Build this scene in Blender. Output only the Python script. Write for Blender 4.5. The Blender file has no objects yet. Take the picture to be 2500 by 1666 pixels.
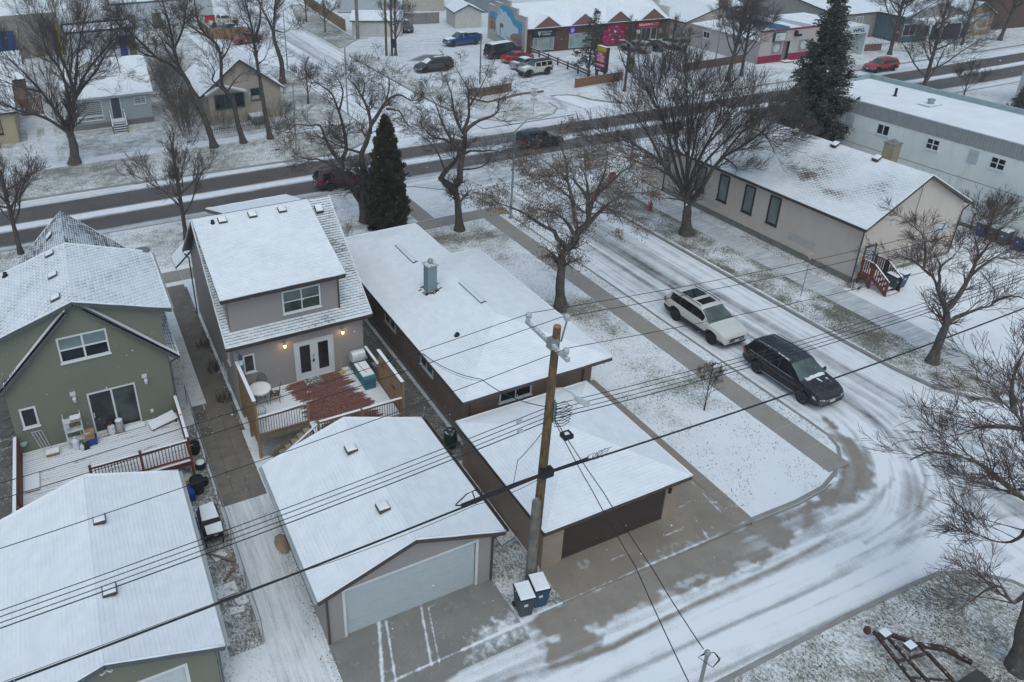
import bpy,bmesh,math,random
import numpy as np
from mathutils import Vector,Matrix
random.seed(7)
RNG=np.random.default_rng(11)
S=bpy.context.scene
COL=S.collection
R=math.radians
# ------------------------------------------------------------------ camera
CAM_H=23.7
def make_camera():
 yaw,pitch,roll=R(23.8288),R(26.2173),R(-0.9756)
 f=Vector((math.sin(yaw)*math.cos(pitch),math.cos(yaw)*math.cos(pitch),-math.sin(pitch)))
 r=f.cross(Vector((0,0,1))).normalized()
 u=r.cross(f)
 r2=r*math.cos(roll)+u*math.sin(roll)
 u2=-r*math.sin(roll)+u*math.cos(roll)
 cd=bpy.data.cameras.new('camera')
 cd.sensor_width=36
 cd.lens=1883.91/2500*36
 cd.shift_x=(1250-985.667)/2500
 cd.shift_y=(605.921-833)/2500
 cd.clip_end=2000
 cd.clip_start=.1
 o=bpy.data.objects.new('camera',cd)
 m=Matrix((r2,u2,-f)).transposed().to_4x4()
 m.translation=(0,0,CAM_H)
 o.matrix_world=m
 COL.objects.link(o)
 S.camera=o
make_camera()
# ------------------------------------------------------------------ world, sun, exposure
W=bpy.data.worlds.new('World')
S.world=W
W.use_nodes=True
SUN_EL,SUN_ROT=R(62),R(200)
def make_world():
 nt=W.node_tree
 nt.nodes.clear()
 sky=nt.nodes.new('ShaderNodeTexSky')
 sky.sky_type='NISHITA'
 sky.sun_disc=False
 sky.sun_elevation=SUN_EL
 sky.sun_rotation=SUN_ROT
 sky.air_density=1.0
 sky.dust_density=4.0
 sky.ozone_density=1.0
 hs=nt.nodes.new('ShaderNodeHueSaturation')
 hs.inputs['Saturation'].default_value=.95
 bg=nt.nodes.new('ShaderNodeBackground')
 bg.inputs[1].default_value=.10
 out=nt.nodes.new('ShaderNodeOutputWorld')
 nt.links.new(sky.outputs[0],hs.inputs['Color'])
 vm=nt.nodes.new('ShaderNodeVectorMath');vm.operation='MULTIPLY';vm.inputs[1].default_value=(1.04,1.19,1.22)
 nt.links.new(hs.outputs[0],vm.inputs[0]);nt.links.new(vm.outputs[0],bg.inputs[0])
 nt.links.new(bg.outputs[0],out.inputs[0])
 ld=bpy.data.lights.new('sun','SUN')
 ld.energy=.58
 ld.angle=R(150)
 ld.color=(.88,.985,1)
 lo=bpy.data.objects.new('sun',ld)
 lo.rotation_euler=(R(90)-SUN_EL,0,math.pi-SUN_ROT)
 lo.location=(0,0,60)
 COL.objects.link(lo)
make_world()
S.view_settings.view_transform='Standard'
S.view_settings.look='None'
S.view_settings.gamma=1
S.view_settings.use_curve_mapping=False
S.view_settings.exposure=0.10
S.render.engine='CYCLES'
S.cycles.max_bounces=6
S.cycles.diffuse_bounces=3
S.cycles.glossy_bounces=2
# ------------------------------------------------------------------ material helpers
MATS={}
class NT:
 def __init__(s,name):
  s.m=bpy.data.materials.new(name)
  s.m.use_nodes=True
  s.t=s.m.node_tree
  s.b=s.t.nodes['Principled BSDF']
  s.b.inputs['Specular IOR Level'].default_value=.3
 def n(s,typ,**kw):
  o=s.t.nodes.new('ShaderNode'+typ)
  for k,v in kw.items():
   setattr(o,k,v)
  return o
 def l(s,a,b):
  s.t.links.new(a,b)
 def pos(s,scale=(1,1,1),rot=(0,0,0),obj=False):
  if obj:
   src=s.n('TexCoord').outputs['Object']
  else:
   src=s.n('NewGeometry').outputs['Position']
  mp=s.n('Mapping')
  mp.inputs['Scale'].default_value=scale
  mp.inputs['Rotation'].default_value=rot
  s.l(src,mp.inputs[0])
  return mp.outputs[0]
 def noise(s,vec,scale,detail=3,rough=.55,dist=0):
  o=s.n('TexNoise')
  o.inputs['Scale'].default_value=scale
  o.inputs['Detail'].default_value=detail
  o.inputs['Roughness'].default_value=rough
  o.inputs['Distortion'].default_value=dist
  s.l(vec,o.inputs['Vector'])
  return o.outputs[0]
 def ramp(s,fac,a,b,ca=0.,cb=1.,smooth=True):
  o=s.n('MapRange')
  o.interpolation_type='SMOOTHSTEP'if smooth else 'LINEAR'
  o.inputs[1].default_value=a
  o.inputs[2].default_value=b
  o.inputs[3].default_value=ca
  o.inputs[4].default_value=cb
  s.l(fac,o.inputs[0])
  return o.outputs[0]
 def math(s,op,a,b=None,c=None):
  o=s.n('Math',operation=op)
  for i,x in enumerate((a,b,c)):
   if x is None:continue
   if isinstance(x,(int,float)):o.inputs[i].default_value=x
   else:s.l(x,o.inputs[i])
  return o.outputs[0]
 def mix(s,fac,a,b):
  o=s.n('Mix',data_type='RGBA')
  if isinstance(fac,(int,float)):o.inputs[0].default_value=fac
  else:s.l(fac,o.inputs[0])
  for i,x in((6,a),(7,b)):
   if isinstance(x,tuple):o.inputs[i].default_value=(*x[:3],1)
   else:s.l(x,o.inputs[i])
  return o.outputs[2]
 def attr(s,name):
  o=s.n('Attribute')
  o.attribute_name=name
  return o.outputs['Fac']
 def rnd(s):
  return s.n('ObjectInfo').outputs['Random']
 def bump(s,h,strength=.3,dist=.02):
  o=s.n('Bump')
  o.inputs['Strength'].default_value=strength
  o.inputs['Distance'].default_value=dist
  s.l(h,o.inputs['Height'])
  s.l(o.outputs[0],s.b.inputs['Normal'])
 def color(s,c):
  if isinstance(c,tuple):s.b.inputs['Base Color'].default_value=(*c[:3],1)
  else:s.l(c,s.b.inputs['Base Color'])
 def rough(s,r):
  if isinstance(r,(int,float)):s.b.inputs['Roughness'].default_value=r
  else:s.l(r,s.b.inputs['Roughness'])
 def done(s,key=None):
  return s.m
SNOW=(.80,.83,.87)
def mat(name,col=None,rough=.6,metal=0.,var=.12,vscale=2.5,bump=0.,spec=.3,snow=0.,dirt=None,emit=None):
 if name in MATS:return MATS[name]
 t=NT(name)
 v=t.pos()
 n1=t.noise(v,vscale,4)
 n2=t.noise(v,vscale*14,3)
 f=t.math('ADD',t.math('MULTIPLY',n1,.65),t.math('MULTIPLY',n2,.35))
 f=t.ramp(f,.25,.75)
 lo=tuple(c*(1-var)for c in col)
 hi=tuple(min(1,c*(1+var))for c in col)
 c=t.mix(f,lo,hi)
 if dirt:
  st=t.noise(t.pos((1.2,1.2,.25)),1.6,5,.65)
  c=t.mix(t.ramp(st,.52,.75,0,dirt[1]),c,dirt[0])
 if snow>0:
  nz=t.n('SeparateXYZ');t.l(t.n('NewGeometry').outputs['Normal'],nz.inputs[0])
  sn=t.noise(v,9,4)
  up=t.ramp(nz.outputs[2],.45,.8)
  sm=t.math('MULTIPLY',up,t.ramp(t.math('ADD',sn,snow-.5),.35,.55))
  c=t.mix(sm,c,SNOW)
 t.color(c);t.rough(rough)
 t.b.inputs['Metallic'].default_value=metal
 t.b.inputs['Specular IOR Level'].default_value=spec
 if bump:t.bump(n2,bump,.02)
 if emit:
  t.b.inputs['Emission Color'].default_value=(*emit[0],1)
  t.b.inputs['Emission Strength'].default_value=emit[1]
 MATS[name]=t.m
 return t.m
def mat_snow(name='snow',dirt=.0):
 if name in MATS:return MATS[name]
 t=NT(name)
 v=t.pos()
 n1=t.noise(v,.7,4);n2=t.noise(v,16,3)
 c=t.mix(t.ramp(n1,.3,.7),(.76,.79,.83),(.84,.865,.90))
 c=t.mix(t.ramp(n2,.60,.80,0,.16+dirt),c,(.42,.43,.45))
 t.color(c);t.rough(.75);t.bump(n2,.25,.015)
 MATS[name]=t.m
 return t.m
def mat_roof(name,base,cover=.9,streak=.5,edgew=.30,tabw=.10):
 if name in MATS:return MATS[name]
 t=NT(name)
 cu,cv=t.attr('cu'),t.attr('cv')
 comb=t.n('CombineXYZ');t.l(cu,comb.inputs[0]);t.l(cv,comb.inputs[1])
 vec=comb.outputs[0]
 k=t.math('DIVIDE',cv,.145)
 fr=t.math('FRACT',k)
 row=t.math('FLOOR',k)
 off=t.math('FRACT',t.math('MULTIPLY',row,.37))
 tab=t.math('FRACT',t.math('ADD',t.math('DIVIDE',cu,.33),off))
 big=t.noise(vec,.35,4,.6)
 mid=t.noise(vec,1.7,4)
 fine=t.noise(vec,22,3)
 tabid=t.math('FLOOR',t.math('ADD',t.math('DIVIDE',cu,.33),off))
 wn=t.n('TexWhiteNoise',noise_dimensions='2D')
 cb2=t.n('CombineXYZ');t.l(tabid,cb2.inputs[0]);t.l(row,cb2.inputs[1]);t.l(cb2.outputs[0],wn.inputs['Vector'])
 edge=t.math('SUBTRACT',1.0,t.ramp(fr,.0,.42))
 gap=t.math('SUBTRACT',1.0,t.ramp(t.math('ABSOLUTE',t.math('SUBTRACT',tab,.5)),.28,.46,1,0))
 thin=t.math('ADD',t.math('MULTIPLY',edge,edgew),t.math('MULTIPLY',gap,tabw))
 thin=t.math('ADD',thin,t.math('MULTIPLY',t.math('SUBTRACT',big,.5),1.1))
 thin=t.math('ADD',thin,t.math('MULTIPLY',t.math('SUBTRACT',mid,.5),streak))
 thin=t.math('ADD',thin,t.math('MULTIPLY',t.math('SUBTRACT',fine,.5),.35))
 thin=t.math('ADD',thin,t.math('MULTIPLY',t.math('SUBTRACT',wn.outputs[0],.5),.25))
 pa=t.attr('bare')
 thin=t.math('ADD',thin,pa)
 m=t.ramp(thin,cover-.28,cover+.12)
 sh=t.mix(wn.outputs[0],tuple(c*.7 for c in base),tuple(c*1.3 for c in base))
 sh=t.mix(t.ramp(fine,.3,.7),sh,base)
 sn=t.mix(t.ramp(mid,.3,.7),(.76,.79,.83),(.83,.86,.895))
 sn=t.mix(t.ramp(thin,cover-.95,cover-.2,0,.55),sn,(.46,.50,.54))
 t.color(t.mix(m,sn,sh));t.rough(.8);t.bump(t.math('ADD',fine,t.math('MULTIPLY',edge,.6)),.3,.012)
 MATS[name]=t.m
 return t.m
def mat_glass(name,col=(.02,.024,.028),rough=.06,var=.5):
 if name in MATS:return MATS[name]
 t=NT(name)
 n1=t.noise(t.pos(),.9,2)
 t.color(t.mix(t.ramp(n1,.35,.65),tuple(c*(1-var)for c in col),tuple(c*(1+var)for c in col)))
 t.rough(rough)
 t.b.inputs['Specular IOR Level'].default_value=.5
 MATS[name]=t.m
 return t.m
 # ------------------------------------------------------------------ mesh builder
WL={}
class MB:
 def __init__(s):
  s.v=[];s.f=[];s.mi=[];s.cur=0;s.at={}
 def add(s,vs,fs):
  b=len(s.v)
  s.v.extend([tuple(p)for p in vs])
  for f in fs:
   s.f.append(tuple(i+b for i in f));s.mi.append(s.cur)
  return s
 def box(s,x0,y0,z0,x1,y1,z1):
  vs=[(x,y,z)for z in(z0,z1)for y in(y0,y1)for x in(x0,x1)]
  return s.add(vs,[(0,2,3,1),(4,5,7,6),(0,1,5,4),(2,6,7,3),(0,4,6,2),(1,3,7,5)])
 def frame_box(s,O,U,Vv,N,u0,u1,v0,v1,n0,n1):
  O,U,Vv,N=map(Vector,(O,U,Vv,N))
  vs=[O+U*u+Vv*v+N*n for n in(n0,n1)for v in(v0,v1)for u in(u0,u1)]
  return s.add(vs,[(0,2,3,1),(4,5,7,6),(0,1,5,4),(2,6,7,3),(0,4,6,2),(1,3,7,5)])
 def beam(s,p,q,w,h,up=(0,0,1)):
  p,q,up=Vector(p),Vector(q),Vector(up)
  d=(q-p).normalized()
  sd=d.cross(up)
  if sd.length<1e-4:sd=d.cross(Vector((1,0,0)))
  sd.normalize();uu=sd.cross(d)
  vs=[]
  for c in(p,q):
   for a,b in((-1,-1),(1,-1),(1,1),(-1,1)):
    vs.append(c+sd*(a*w/2)+uu*(b*h/2))
  return s.add(vs,[(0,1,2,3),(7,6,5,4),(0,4,5,1),(1,5,6,2),(2,6,7,3),(3,7,4,0)])
 def prism(s,pts,z0,z1):
  n=len(pts)
  vs=[(x,y,z0)for x,y in pts]+[(x,y,z1)for x,y in pts]
  fs=[tuple(range(n-1,-1,-1)),tuple(range(n,2*n))]
  fs+=[(i,(i+1)%n,n+(i+1)%n,n+i)for i in range(n)]
  return s.add(vs,fs)
 def slab(s,pts,th,direction=None):
  P=[Vector(p)for p in pts]
  if direction is None:
   nrm=Vector((0,0,0))
   for i in range(len(P)):
    nrm+=P[i].cross(P[(i+1)%len(P)])
   direction=-nrm.normalized()
  d=Vector(direction)*th
  n=len(P)
  vs=P+[p+d for p in P]
  fs=[tuple(range(n)),tuple(range(2*n-1,n-1,-1))]
  fs+=[(i,n+i,n+(i+1)%n,(i+1)%n)for i in range(n)]
  return s.add(vs,fs)
 def quad(s,*pts):
  return s.add(pts,[tuple(range(len(pts)))])
 def tube(s,pts,rad,n=6,cap=True):
  P=[Vector(p)for p in pts]
  if not hasattr(rad,'__len__'):rad=[rad]*len(P)
  vs=[];fs=[]
  ref=Vector((0,0,1))
  d0=(P[-1]-P[0])
  if d0.length>0 and abs(d0.normalized().z)>.9:ref=Vector((1,0,0))
  for i,p in enumerate(P):
   d=(P[min(i+1,len(P)-1)]-P[max(i-1,0)]).normalized()
   a=d.cross(ref)
   if a.length<1e-5:a=d.cross(Vector((0,1,0)))
   a.normalize();b=d.cross(a)
   for k in range(n):
    an=2*math.pi*k/n
    vs.append(p+(a*math.cos(an)+b*math.sin(an))*rad[i])
  for i in range(len(P)-1):
   for k in range(n):
    fs.append((i*n+k,i*n+(k+1)%n,(i+1)*n+(k+1)%n,(i+1)*n+k))
  if cap:
   fs.append(tuple(range(n))[::-1]);fs.append(tuple(range((len(P)-1)*n,len(P)*n)))
  return s.add(vs,fs)
 def lathe(s,c,prof,n=16,axis='z'):
  vs=[];fs=[]
  for r,h in prof:
   for k in range(n):
    a=2*math.pi*k/n
    if axis=='z':vs.append((c[0]+r*math.cos(a),c[1]+r*math.sin(a),c[2]+h))
    elif axis=='y':vs.append((c[0]+r*math.cos(a),c[1]+h,c[2]+r*math.sin(a)))
    else:vs.append((c[0]+h,c[1]+r*math.cos(a),c[2]+r*math.sin(a)))
  m=len(prof)
  for i in range(m-1):
   for k in range(n):
    fs.append((i*n+k,i*n+(k+1)%n,(i+1)*n+(k+1)%n,(i+1)*n+k))
  fs.append(tuple(range(n))[::-1]);fs.append(tuple(range((m-1)*n,m*n)))
  return s.add(vs,fs)
 def lap(s,O,U,Vv,N,poly,course=.11,proud=.012,openings=()):
  O,U,Vv,N=map(Vector,(O,U,Vv,N))
  vmin=min(p[1]for p in poly);vmax=max(p[1]for p in poly)
  cu=s.at.setdefault('cu',{});cvv=s.at.setdefault('cv',{})
  def span(v):
   xs=[]
   for i in range(len(poly)):
    (a,b),(c,d)=poly[i],poly[(i+1)%len(poly)]
    if(b-v)*(d-v)<=0 and abs(b-d)>1e-9:
     xs.append(a+(c-a)*(v-b)/(d-b))
   return(min(xs),max(xs))if len(xs)>=2 else None
  cuts=sorted(set([p[1]for p in poly]+[o[2]for o in openings]+[o[3]for o in openings]))
  nb=int(math.ceil((vmax-vmin)/course))
  for k in range(nb):
   c0=vmin+k*course;c1=min(vmax,c0+course)
   br=[c0]+[c for c in cuts if c0+1e-4<c<c1-1e-4]+[c1]
   for va,vb in zip(br[:-1],br[1:]):
    e=1e-5
    A,B=span(va+e),span(vb-e)
    if not A or not B:continue
    mid=(va+vb)/2
    segs=[[A[0],A[1],B[0],B[1]]]
    for(u0,u1,v0,v1)in openings:
     if v0<mid<v1:
      ns=[]
      for g in segs:
       if u0>min(g[1],g[3])or u1<max(g[0],g[2]):ns.append(g);continue
       if u0>max(g[0],g[2]):ns.append([g[0],u0,g[2],u0])
       if u1<min(g[1],g[3]):ns.append([u1,g[1],u1,g[3]])
      segs=ns
    na=proud*(1-(va-c0)/course);nb_=proud*(1-(vb-c0)/course)
    for g in segs:
     b=len(s.v)
     pts=[(g[0],va,na),(g[1],va,na),(g[3],vb,nb_),(g[2],vb,nb_)]
     if va==c0 and k>0:
      pts+=[(g[0],va,-.001),(g[1],va,-.001)]
     for j,(u,v,n)in enumerate(pts):
      s.v.append(tuple(O+U*u+Vv*v+N*n));cu[b+j]=u;cvv[b+j]=v+(1e-4 if j in(0,1)else-1e-4 if j in(2,3)else 0)
     s.f.append((b,b+1,b+2,b+3));s.mi.append(s.cur)
     if len(pts)==6:
      s.f.append((b+4,b+5,b+1,b));s.mi.append(s.cur)
  return s
 def build(s,name,mats,parent=None,loc=(0,0,0),smooth=False,kind=None,local=False,label=None):
  if not isinstance(mats,(list,tuple)):mats=[mats]
  me=bpy.data.meshes.new(name)
  if local:o=(0,0,0)
  elif parent is not None:o=WL[parent.name]
  else:o=loc
  vs=s.v if o==(0,0,0)else[(p[0]-o[0],p[1]-o[1],p[2]-o[2])for p in s.v]
  me.from_pydata(vs,[],s.f)
  for m in mats:me.materials.append(m)
  if len(mats)>1:me.polygons.foreach_set('material_index',s.mi)
  if smooth:me.polygons.foreach_set('use_smooth',[True]*len(s.f))
  for an,d in s.at.items():
   a=me.attributes.new(an,'FLOAT','POINT')
   arr=np.zeros(len(s.v),dtype=np.float32)
   if isinstance(d,dict):
    for i,x in d.items():arr[i]=x
   else:arr[:]=d
   a.data.foreach_set('value',arr)
  me.update()
  ob=bpy.data.objects.new(name,me)
  COL.objects.link(ob)
  if parent is not None:ob.parent=parent
  else:ob.location=loc
  WL[ob.name]=tuple(o)if not local else(0,0,0)
  if kind:ob['kind']=kind
  if label:ob['label']=label
  return ob
def tag(o,label,cat,group=None,kind=None):
 o['label']=label;o['category']=cat
 if group:o['group']=group
 if kind:o['kind']=kind
 return o
def thing(name,label,cat,loc=(0,0,0),rotz=0,group=None):
 o=bpy.data.objects.new(name,None)
 o.empty_display_size=.2
 COL.objects.link(o)
 o.location=loc;o.rotation_euler=(0,0,rotz)
 WL[o.name]=tuple(loc)
 return tag(o,label,cat,group)
def struct(name,mb,m,**kw):
 o=mb.build(name,m,**kw);o['kind']='structure'
 return o
def inst(src,name,parent,loc,rot=(0,0,0),scale=(1,1,1)):
 o=bpy.data.objects.new(name,src.data if hasattr(src,'data')else src)
 COL.objects.link(o)
 o.parent=parent;o.location=loc;o.rotation_euler=rot;o.scale=scale
 WL[o.name]=WL[parent.name]if parent else(0,0,0)
 return o
def mesh_of(mb,name,mats,smooth=False):
 if not isinstance(mats,(list,tuple)):mats=[mats]
 me=bpy.data.meshes.new(name)
 me.from_pydata(mb.v,[],mb.f)
 for m in mats:me.materials.append(m)
 if len(mats)>1:me.polygons.foreach_set('material_index',mb.mi)
 if smooth:me.polygons.foreach_set('use_smooth',[True]*len(mb.f))
 return me
def copy_tree(o,parent=None):
 c=o.copy();COL.objects.link(c)
 if parent is not None:c.parent=parent
 for ch in list(o.children):copy_tree(ch,c)
 return c
def unit_box():
 if 'unit'not in MESHES:
  m=MB().box(-.5,-.5,-.5,.5,.5,.5)
  MESHES['unit']=m
 return MESHES['unit']
MESHES={}
def box_mesh(key,sx,sy,sz,m,bev=0):
 k=(key,round(sx,3),round(sy,3),round(sz,3))
 if k not in MESHES:
  MESHES[k]=mesh_of(MB().box(-sx/2,-sy/2,-sz/2,sx/2,sy/2,sz/2),key,m)
 return MESHES[k]
def place_box(name,parent,m,x0,y0,z0,x1,y1,z1):
 me=box_mesh(name+m.name,x1-x0,y1-y0,z1-z0,m)
 o=WL[parent.name]if parent else(0,0,0)
 return inst(me,name,parent,((x0+x1)/2-o[0],(y0+y1)/2-o[1],(z0+z1)/2-o[2]))
TXT={}
def text_mesh(name,s,size,m,parent,O,U,Vv,extrude=.01,align='LEFT',fit=None,bold=0.):
 cu=bpy.data.curves.new('t','FONT')
 cu.body=s;cu.size=size;cu.extrude=extrude;cu.offset=bold;cu.resolution_u=2
 ob=bpy.data.objects.new('t',cu);COL.objects.link(ob)
 dg=bpy.context.evaluated_depsgraph_get()
 me=bpy.data.meshes.new_from_object(ob.evaluated_get(dg))
 bpy.data.objects.remove(ob);bpy.data.curves.remove(cu)
 n=len(me.vertices)
 co=np.zeros(n*3);me.vertices.foreach_get('co',co);co=co.reshape(-1,3)
 w=co[:,0].max()-co[:,0].min()
 k=1.0
 if fit:k=fit/w
 co[:,0]=(co[:,0]-co[:,0].min())*k
 if align=='CENTER':co[:,0]-=w*k/2
 U=np.array(Vector(U));Vn=np.array(Vector(Vv));N=np.cross(U,Vn)
 P=np.array(O)+co[:,:1]*U+co[:,1:2]*Vn+co[:,2:3]*N
 P-=np.array(WL[parent.name])
 me.vertices.foreach_set('co',P.ravel())
 me.materials.clear();me.materials.append(m)
 me.update()
 me.name=name
 o=bpy.data.objects.new(name,me);COL.objects.link(o);o.parent=parent
 WL[o.name]=WL[parent.name]
 return o
 # === GROUND
def inpoly(X,Y,poly):
 r=np.zeros(X.shape,bool)
 n=len(poly)
 for i in range(n):
  x1,y1=poly[i];x2,y2=poly[(i+1)%n]
  c=((y1>Y)!=(y2>Y))
  with np.errstate(divide='ignore',invalid='ignore'):
   r^=c&(X<(x2-x1)*(Y-y1)/(y2-y1+1e-12)+x1)
 return r
def dline(X,Y,pl):
 d=np.full(X.shape,1e9)
 for(x1,y1),(x2,y2)in zip(pl[:-1],pl[1:]):
  dx,dy=x2-x1,y2-y1
  t=np.clip(((X-x1)*dx+(Y-y1)*dy)/(dx*dx+dy*dy+1e-9),0,1)
  d=np.minimum(d,np.hypot(X-x1-t*dx,Y-y1-t*dy))
 return d
def sdpoly(X,Y,poly):
 d=dline(X,Y,list(poly)+[poly[0]])
 return np.where(inpoly(X,Y,poly),d,-d)
def sstep(a,b,x):
 t=np.clip((x-a)/(b-a),0,1)
 return t*t*(3-2*t)
def gauss(x,c,w):return np.exp(-((x-c)/w)**2)
_LAT=np.random.default_rng(77).random((256,256))
def vn(a,b):
 i,j=np.floor(a).astype(int),np.floor(b).astype(int);f,g=a-i,b-j;f=f*f*(3-2*f);g=g*g*(3-2*g)
 L=lambda p,q:_LAT[p&255,q&255]
 return(L(i,j)*(1-f)+L(i+1,j)*f)*(1-g)+(L(i,j+1)*(1-f)+L(i+1,j+1)*f)*g
def streak(s,a):
 return(.20*vn(s*1.6,a*.05+9)+.30*vn(s*3.7+50,a*.07)+.30*vn(s*7.3,a*.12+31)+.20*vn(s*11+7,a*.2))-.5
def flow(X,Y):
 r=np.hypot(X-24.8,Y-19.6);th=np.arctan2(Y-19.6,X-24.8)*6
 wc=sstep(24.0,27.0,X)*sstep(20.5,16.5,Y)*sstep(11,8.5,r);ws=sstep(27.5,30.5,X)*(1-wc);wa=np.clip(1-wc-ws,0,1)
 return wc*streak(r,th)+ws*streak(X,Y)+wa*streak(Y+.02*X,X)
def sheet(name,xs,ys,zf,attrs,m,keep=None):
 X,Y=np.meshgrid(xs,ys)
 Z=zf(X,Y)if callable(zf)else np.full(X.shape,zf)
 nx,ny=len(xs),len(ys)
 idx=np.arange(nx*ny).reshape(ny,nx)
 q=np.stack([idx[:-1,:-1],idx[:-1,1:],idx[1:,1:],idx[1:,:-1]],-1).reshape(-1,4)
 if keep is not None:
  k=keep((X[:-1,:-1]+X[1:,1:])/2,(Y[:-1,:-1]+Y[1:,1:])/2).ravel()
  q=q[k]
 me=bpy.data.meshes.new(name)
 me.vertices.add(nx*ny)
 me.vertices.foreach_set('co',np.stack([X,Y,Z],-1).ravel())
 me.loops.add(q.size);me.loops.foreach_set('vertex_index',q.ravel())
 me.polygons.add(len(q));me.polygons.foreach_set('loop_start',np.arange(len(q))*4)
 me.update(calc_edges=True)
 for an,fn in attrs.items():
  a=me.attributes.new(an,'FLOAT','POINT')
  a.data.foreach_set('value',fn(X,Y).astype(np.float32).ravel())
 me.materials.append(m)
 o=bpy.data.objects.new(name,me);COL.objects.link(o);o['kind']='structure'
 WL[o.name]=(0,0,0)
 return o
def mat_lawn(name,cover=.62,grass=(.115,.115,.07),leaf=(.10,.06,.04),scale=1.0):
 t=NT(name)
 v=t.pos()
 big=t.noise(v,.22,4,.6)
 mid=t.noise(v,1.3*scale,4,.6)
 bl=t.noise(t.pos((1,.6,1),(0,0,.5)),10*scale,5,.78)
 fine=t.noise(v,30*scale,3,.6)
 f=t.math('ADD',t.math('MULTIPLY',bl,.62),t.math('MULTIPLY',fine,.38))
 f=t.math('ADD',f,t.math('MULTIPLY',t.math('SUBTRACT',big,.5),.30))
 f=t.math('ADD',f,t.math('MULTIPLY',t.math('SUBTRACT',mid,.5),.24))
 f=t.math('ADD',f,t.math('MULTIPLY',t.attr('bare'),.3))
 g=t.mix(t.ramp(fine,.35,.65),tuple(c*.6 for c in grass),tuple(c*1.25 for c in grass))
 g=t.mix(t.ramp(t.noise(v,5,3),.56,.68),g,leaf)
 thin=t.ramp(f,cover-.16,cover+.015)
 sn=t.mix(t.ramp(f,cover-.22,cover-.04,0,.5),(.80,.825,.865),(.45,.46,.44))
 t.color(t.mix(t.math('MULTIPLY',thin,.93),sn,g))
 t.rough(.85);t.bump(f,.5,.03)
 return t.m
def mat_pave(name,base,axis,cover=.5,soft=.22,streak=1.0,wet=.45,thinc=(.40,.42,.44),conc=None,rag=1.0):
 t=NT(name)
 v=t.pos()
 sc=(1,.035,1)if axis=='y'else(.035,1,1)
 st=t.noise(t.pos(sc),5.0,5,.7)
 st2=t.noise(t.pos(tuple(s*1.0 for s in sc)),20.,4,.65)
 mid=t.noise(v,1.1,5,.65)
 fine=t.noise(v,17,4,.65)
 f=t.math('ADD',t.attr('bare'),t.math('MULTIPLY',t.math('SUBTRACT',st,.5),1.0*streak))
 f=t.math('ADD',f,t.math('MULTIPLY',t.math('SUBTRACT',st2,.5),.65*streak))
 f=t.math('ADD',f,t.math('MULTIPLY',t.math('SUBTRACT',mid,.5),.45*rag))
 f=t.math('ADD',f,t.math('MULTIPLY',t.math('SUBTRACT',fine,.5),.42*rag))
 b=t.mix(t.ramp(t.noise(v,.6,4),.3,.7),tuple(c*.82 for c in base),tuple(c*1.14 for c in base))
 b=t.mix(t.ramp(fine,.35,.75),b,tuple(c*.78 for c in base))
 b=t.mix(t.ramp(t.noise(v,2.3,4),.58,.72,0,.35),b,tuple(c*.6 for c in base))
 if conc:b=t.mix(t.attr('conc'),b,t.mix(t.ramp(mid,.3,.7),tuple(c*.8 for c in conc),conc))
 m=t.ramp(f,cover-soft,cover+soft)
 sn=t.mix(t.ramp(f,cover-.75,cover-.1),(.80,.825,.865),thinc)
 t.color(t.mix(m,sn,b))
 t.rough(t.ramp(f,cover-soft,cover+soft,.8,wet))
 t.bump(fine,.25,.01)
 return t.m
M_lawn=mat_lawn('lawn_snow',.68)
M_lawn2=mat_lawn('boulevard_snow',.575,(.14,.14,.10))
M_lawn3=mat_lawn('far_lawn_snow',.60,(.13,.125,.095))
M_street=mat_pave('street_asphalt',(.105,.105,.108),'y',.62,.24,.22,thinc=(.43,.445,.465),conc=(.30,.268,.235),rag=1.5)
M_road=mat_pave('road_asphalt',(.112,.097,.086),'x',.5,.26,.60)
M_alley=mat_pave('alley_concrete',(.105,.105,.108),'x',.62,.24,.22,thinc=(.43,.445,.465),conc=(.30,.268,.235),rag=1.5)
M_conc=mat_pave('concrete',(.27,.25,.225),'y',.55,.2,.25)
M_conc_grey=mat_pave('pad_concrete',(.25,.245,.23),'y',.5,.2,.3,rag=1.3)
M_lot=mat_pave('lot_snow',(.16,.16,.165),'x',.75,.3,.8)
M_snow=mat_snow()
M_kerb=mat('kerb_concrete',(.27,.265,.255),.85,var=.2,snow=.18,vscale=1.2)
b=MB();b.quad((-700,-300,-.13),(900,-300,-.13),(900,1200,-.13),(-700,1200,-.13))
struct('ground',b,M_snow)
K_SW=[(21.8,15.27),(24.3,15.22),(26.0,15.35),(27.2,15.75),(28.2,16.3),(28.8,16.9),(29.1,17.7),(29.12,19),(29.12,44),(29.1,46.5),(28.6,49.3),(27.2,52.2),(25.0,54.2),(22.0,55.4),(18,55.75),(-70,56.6)]
K_SE=[(120,14.9),(45,15.0),(41,15.25),(39,15.8),(37.8,16.8),(37.0,18.2),(36.7,20),(36.6,24),(36.6,44),(36.8,46.5),(37.6,49.3),(39.3,51.6),(41.5,52.9),(45,53.4),(120,52.2)]
K_S=[(-40,10.75),(21.5,10.75),(24.6,10.68),(26.1,10.6),(27.3,10.1),(28.2,9.2),(28.8,7.8),(29.0,5),(29,-30)]
K_NW=[(-70,66.2),(0.2,65.6),(17,65.0),(21.6,64.9),(23.6,65.4),(25.6,66.8),(27,69),(27.5,72),(27.5,98.5),(26.8,102),(24.8,104.2),(20,105)]
K_NE=[(44.7,65.75),(47,66.6),(48.6,68.2),(49.1,70.5)]
K_NE2=[(53.6,71.6),(53.9,69.6),(55.3,67.4),(57.5,66.2),(60,65.7),(74,65.2),(92,65.1),(160,64.6)]
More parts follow.
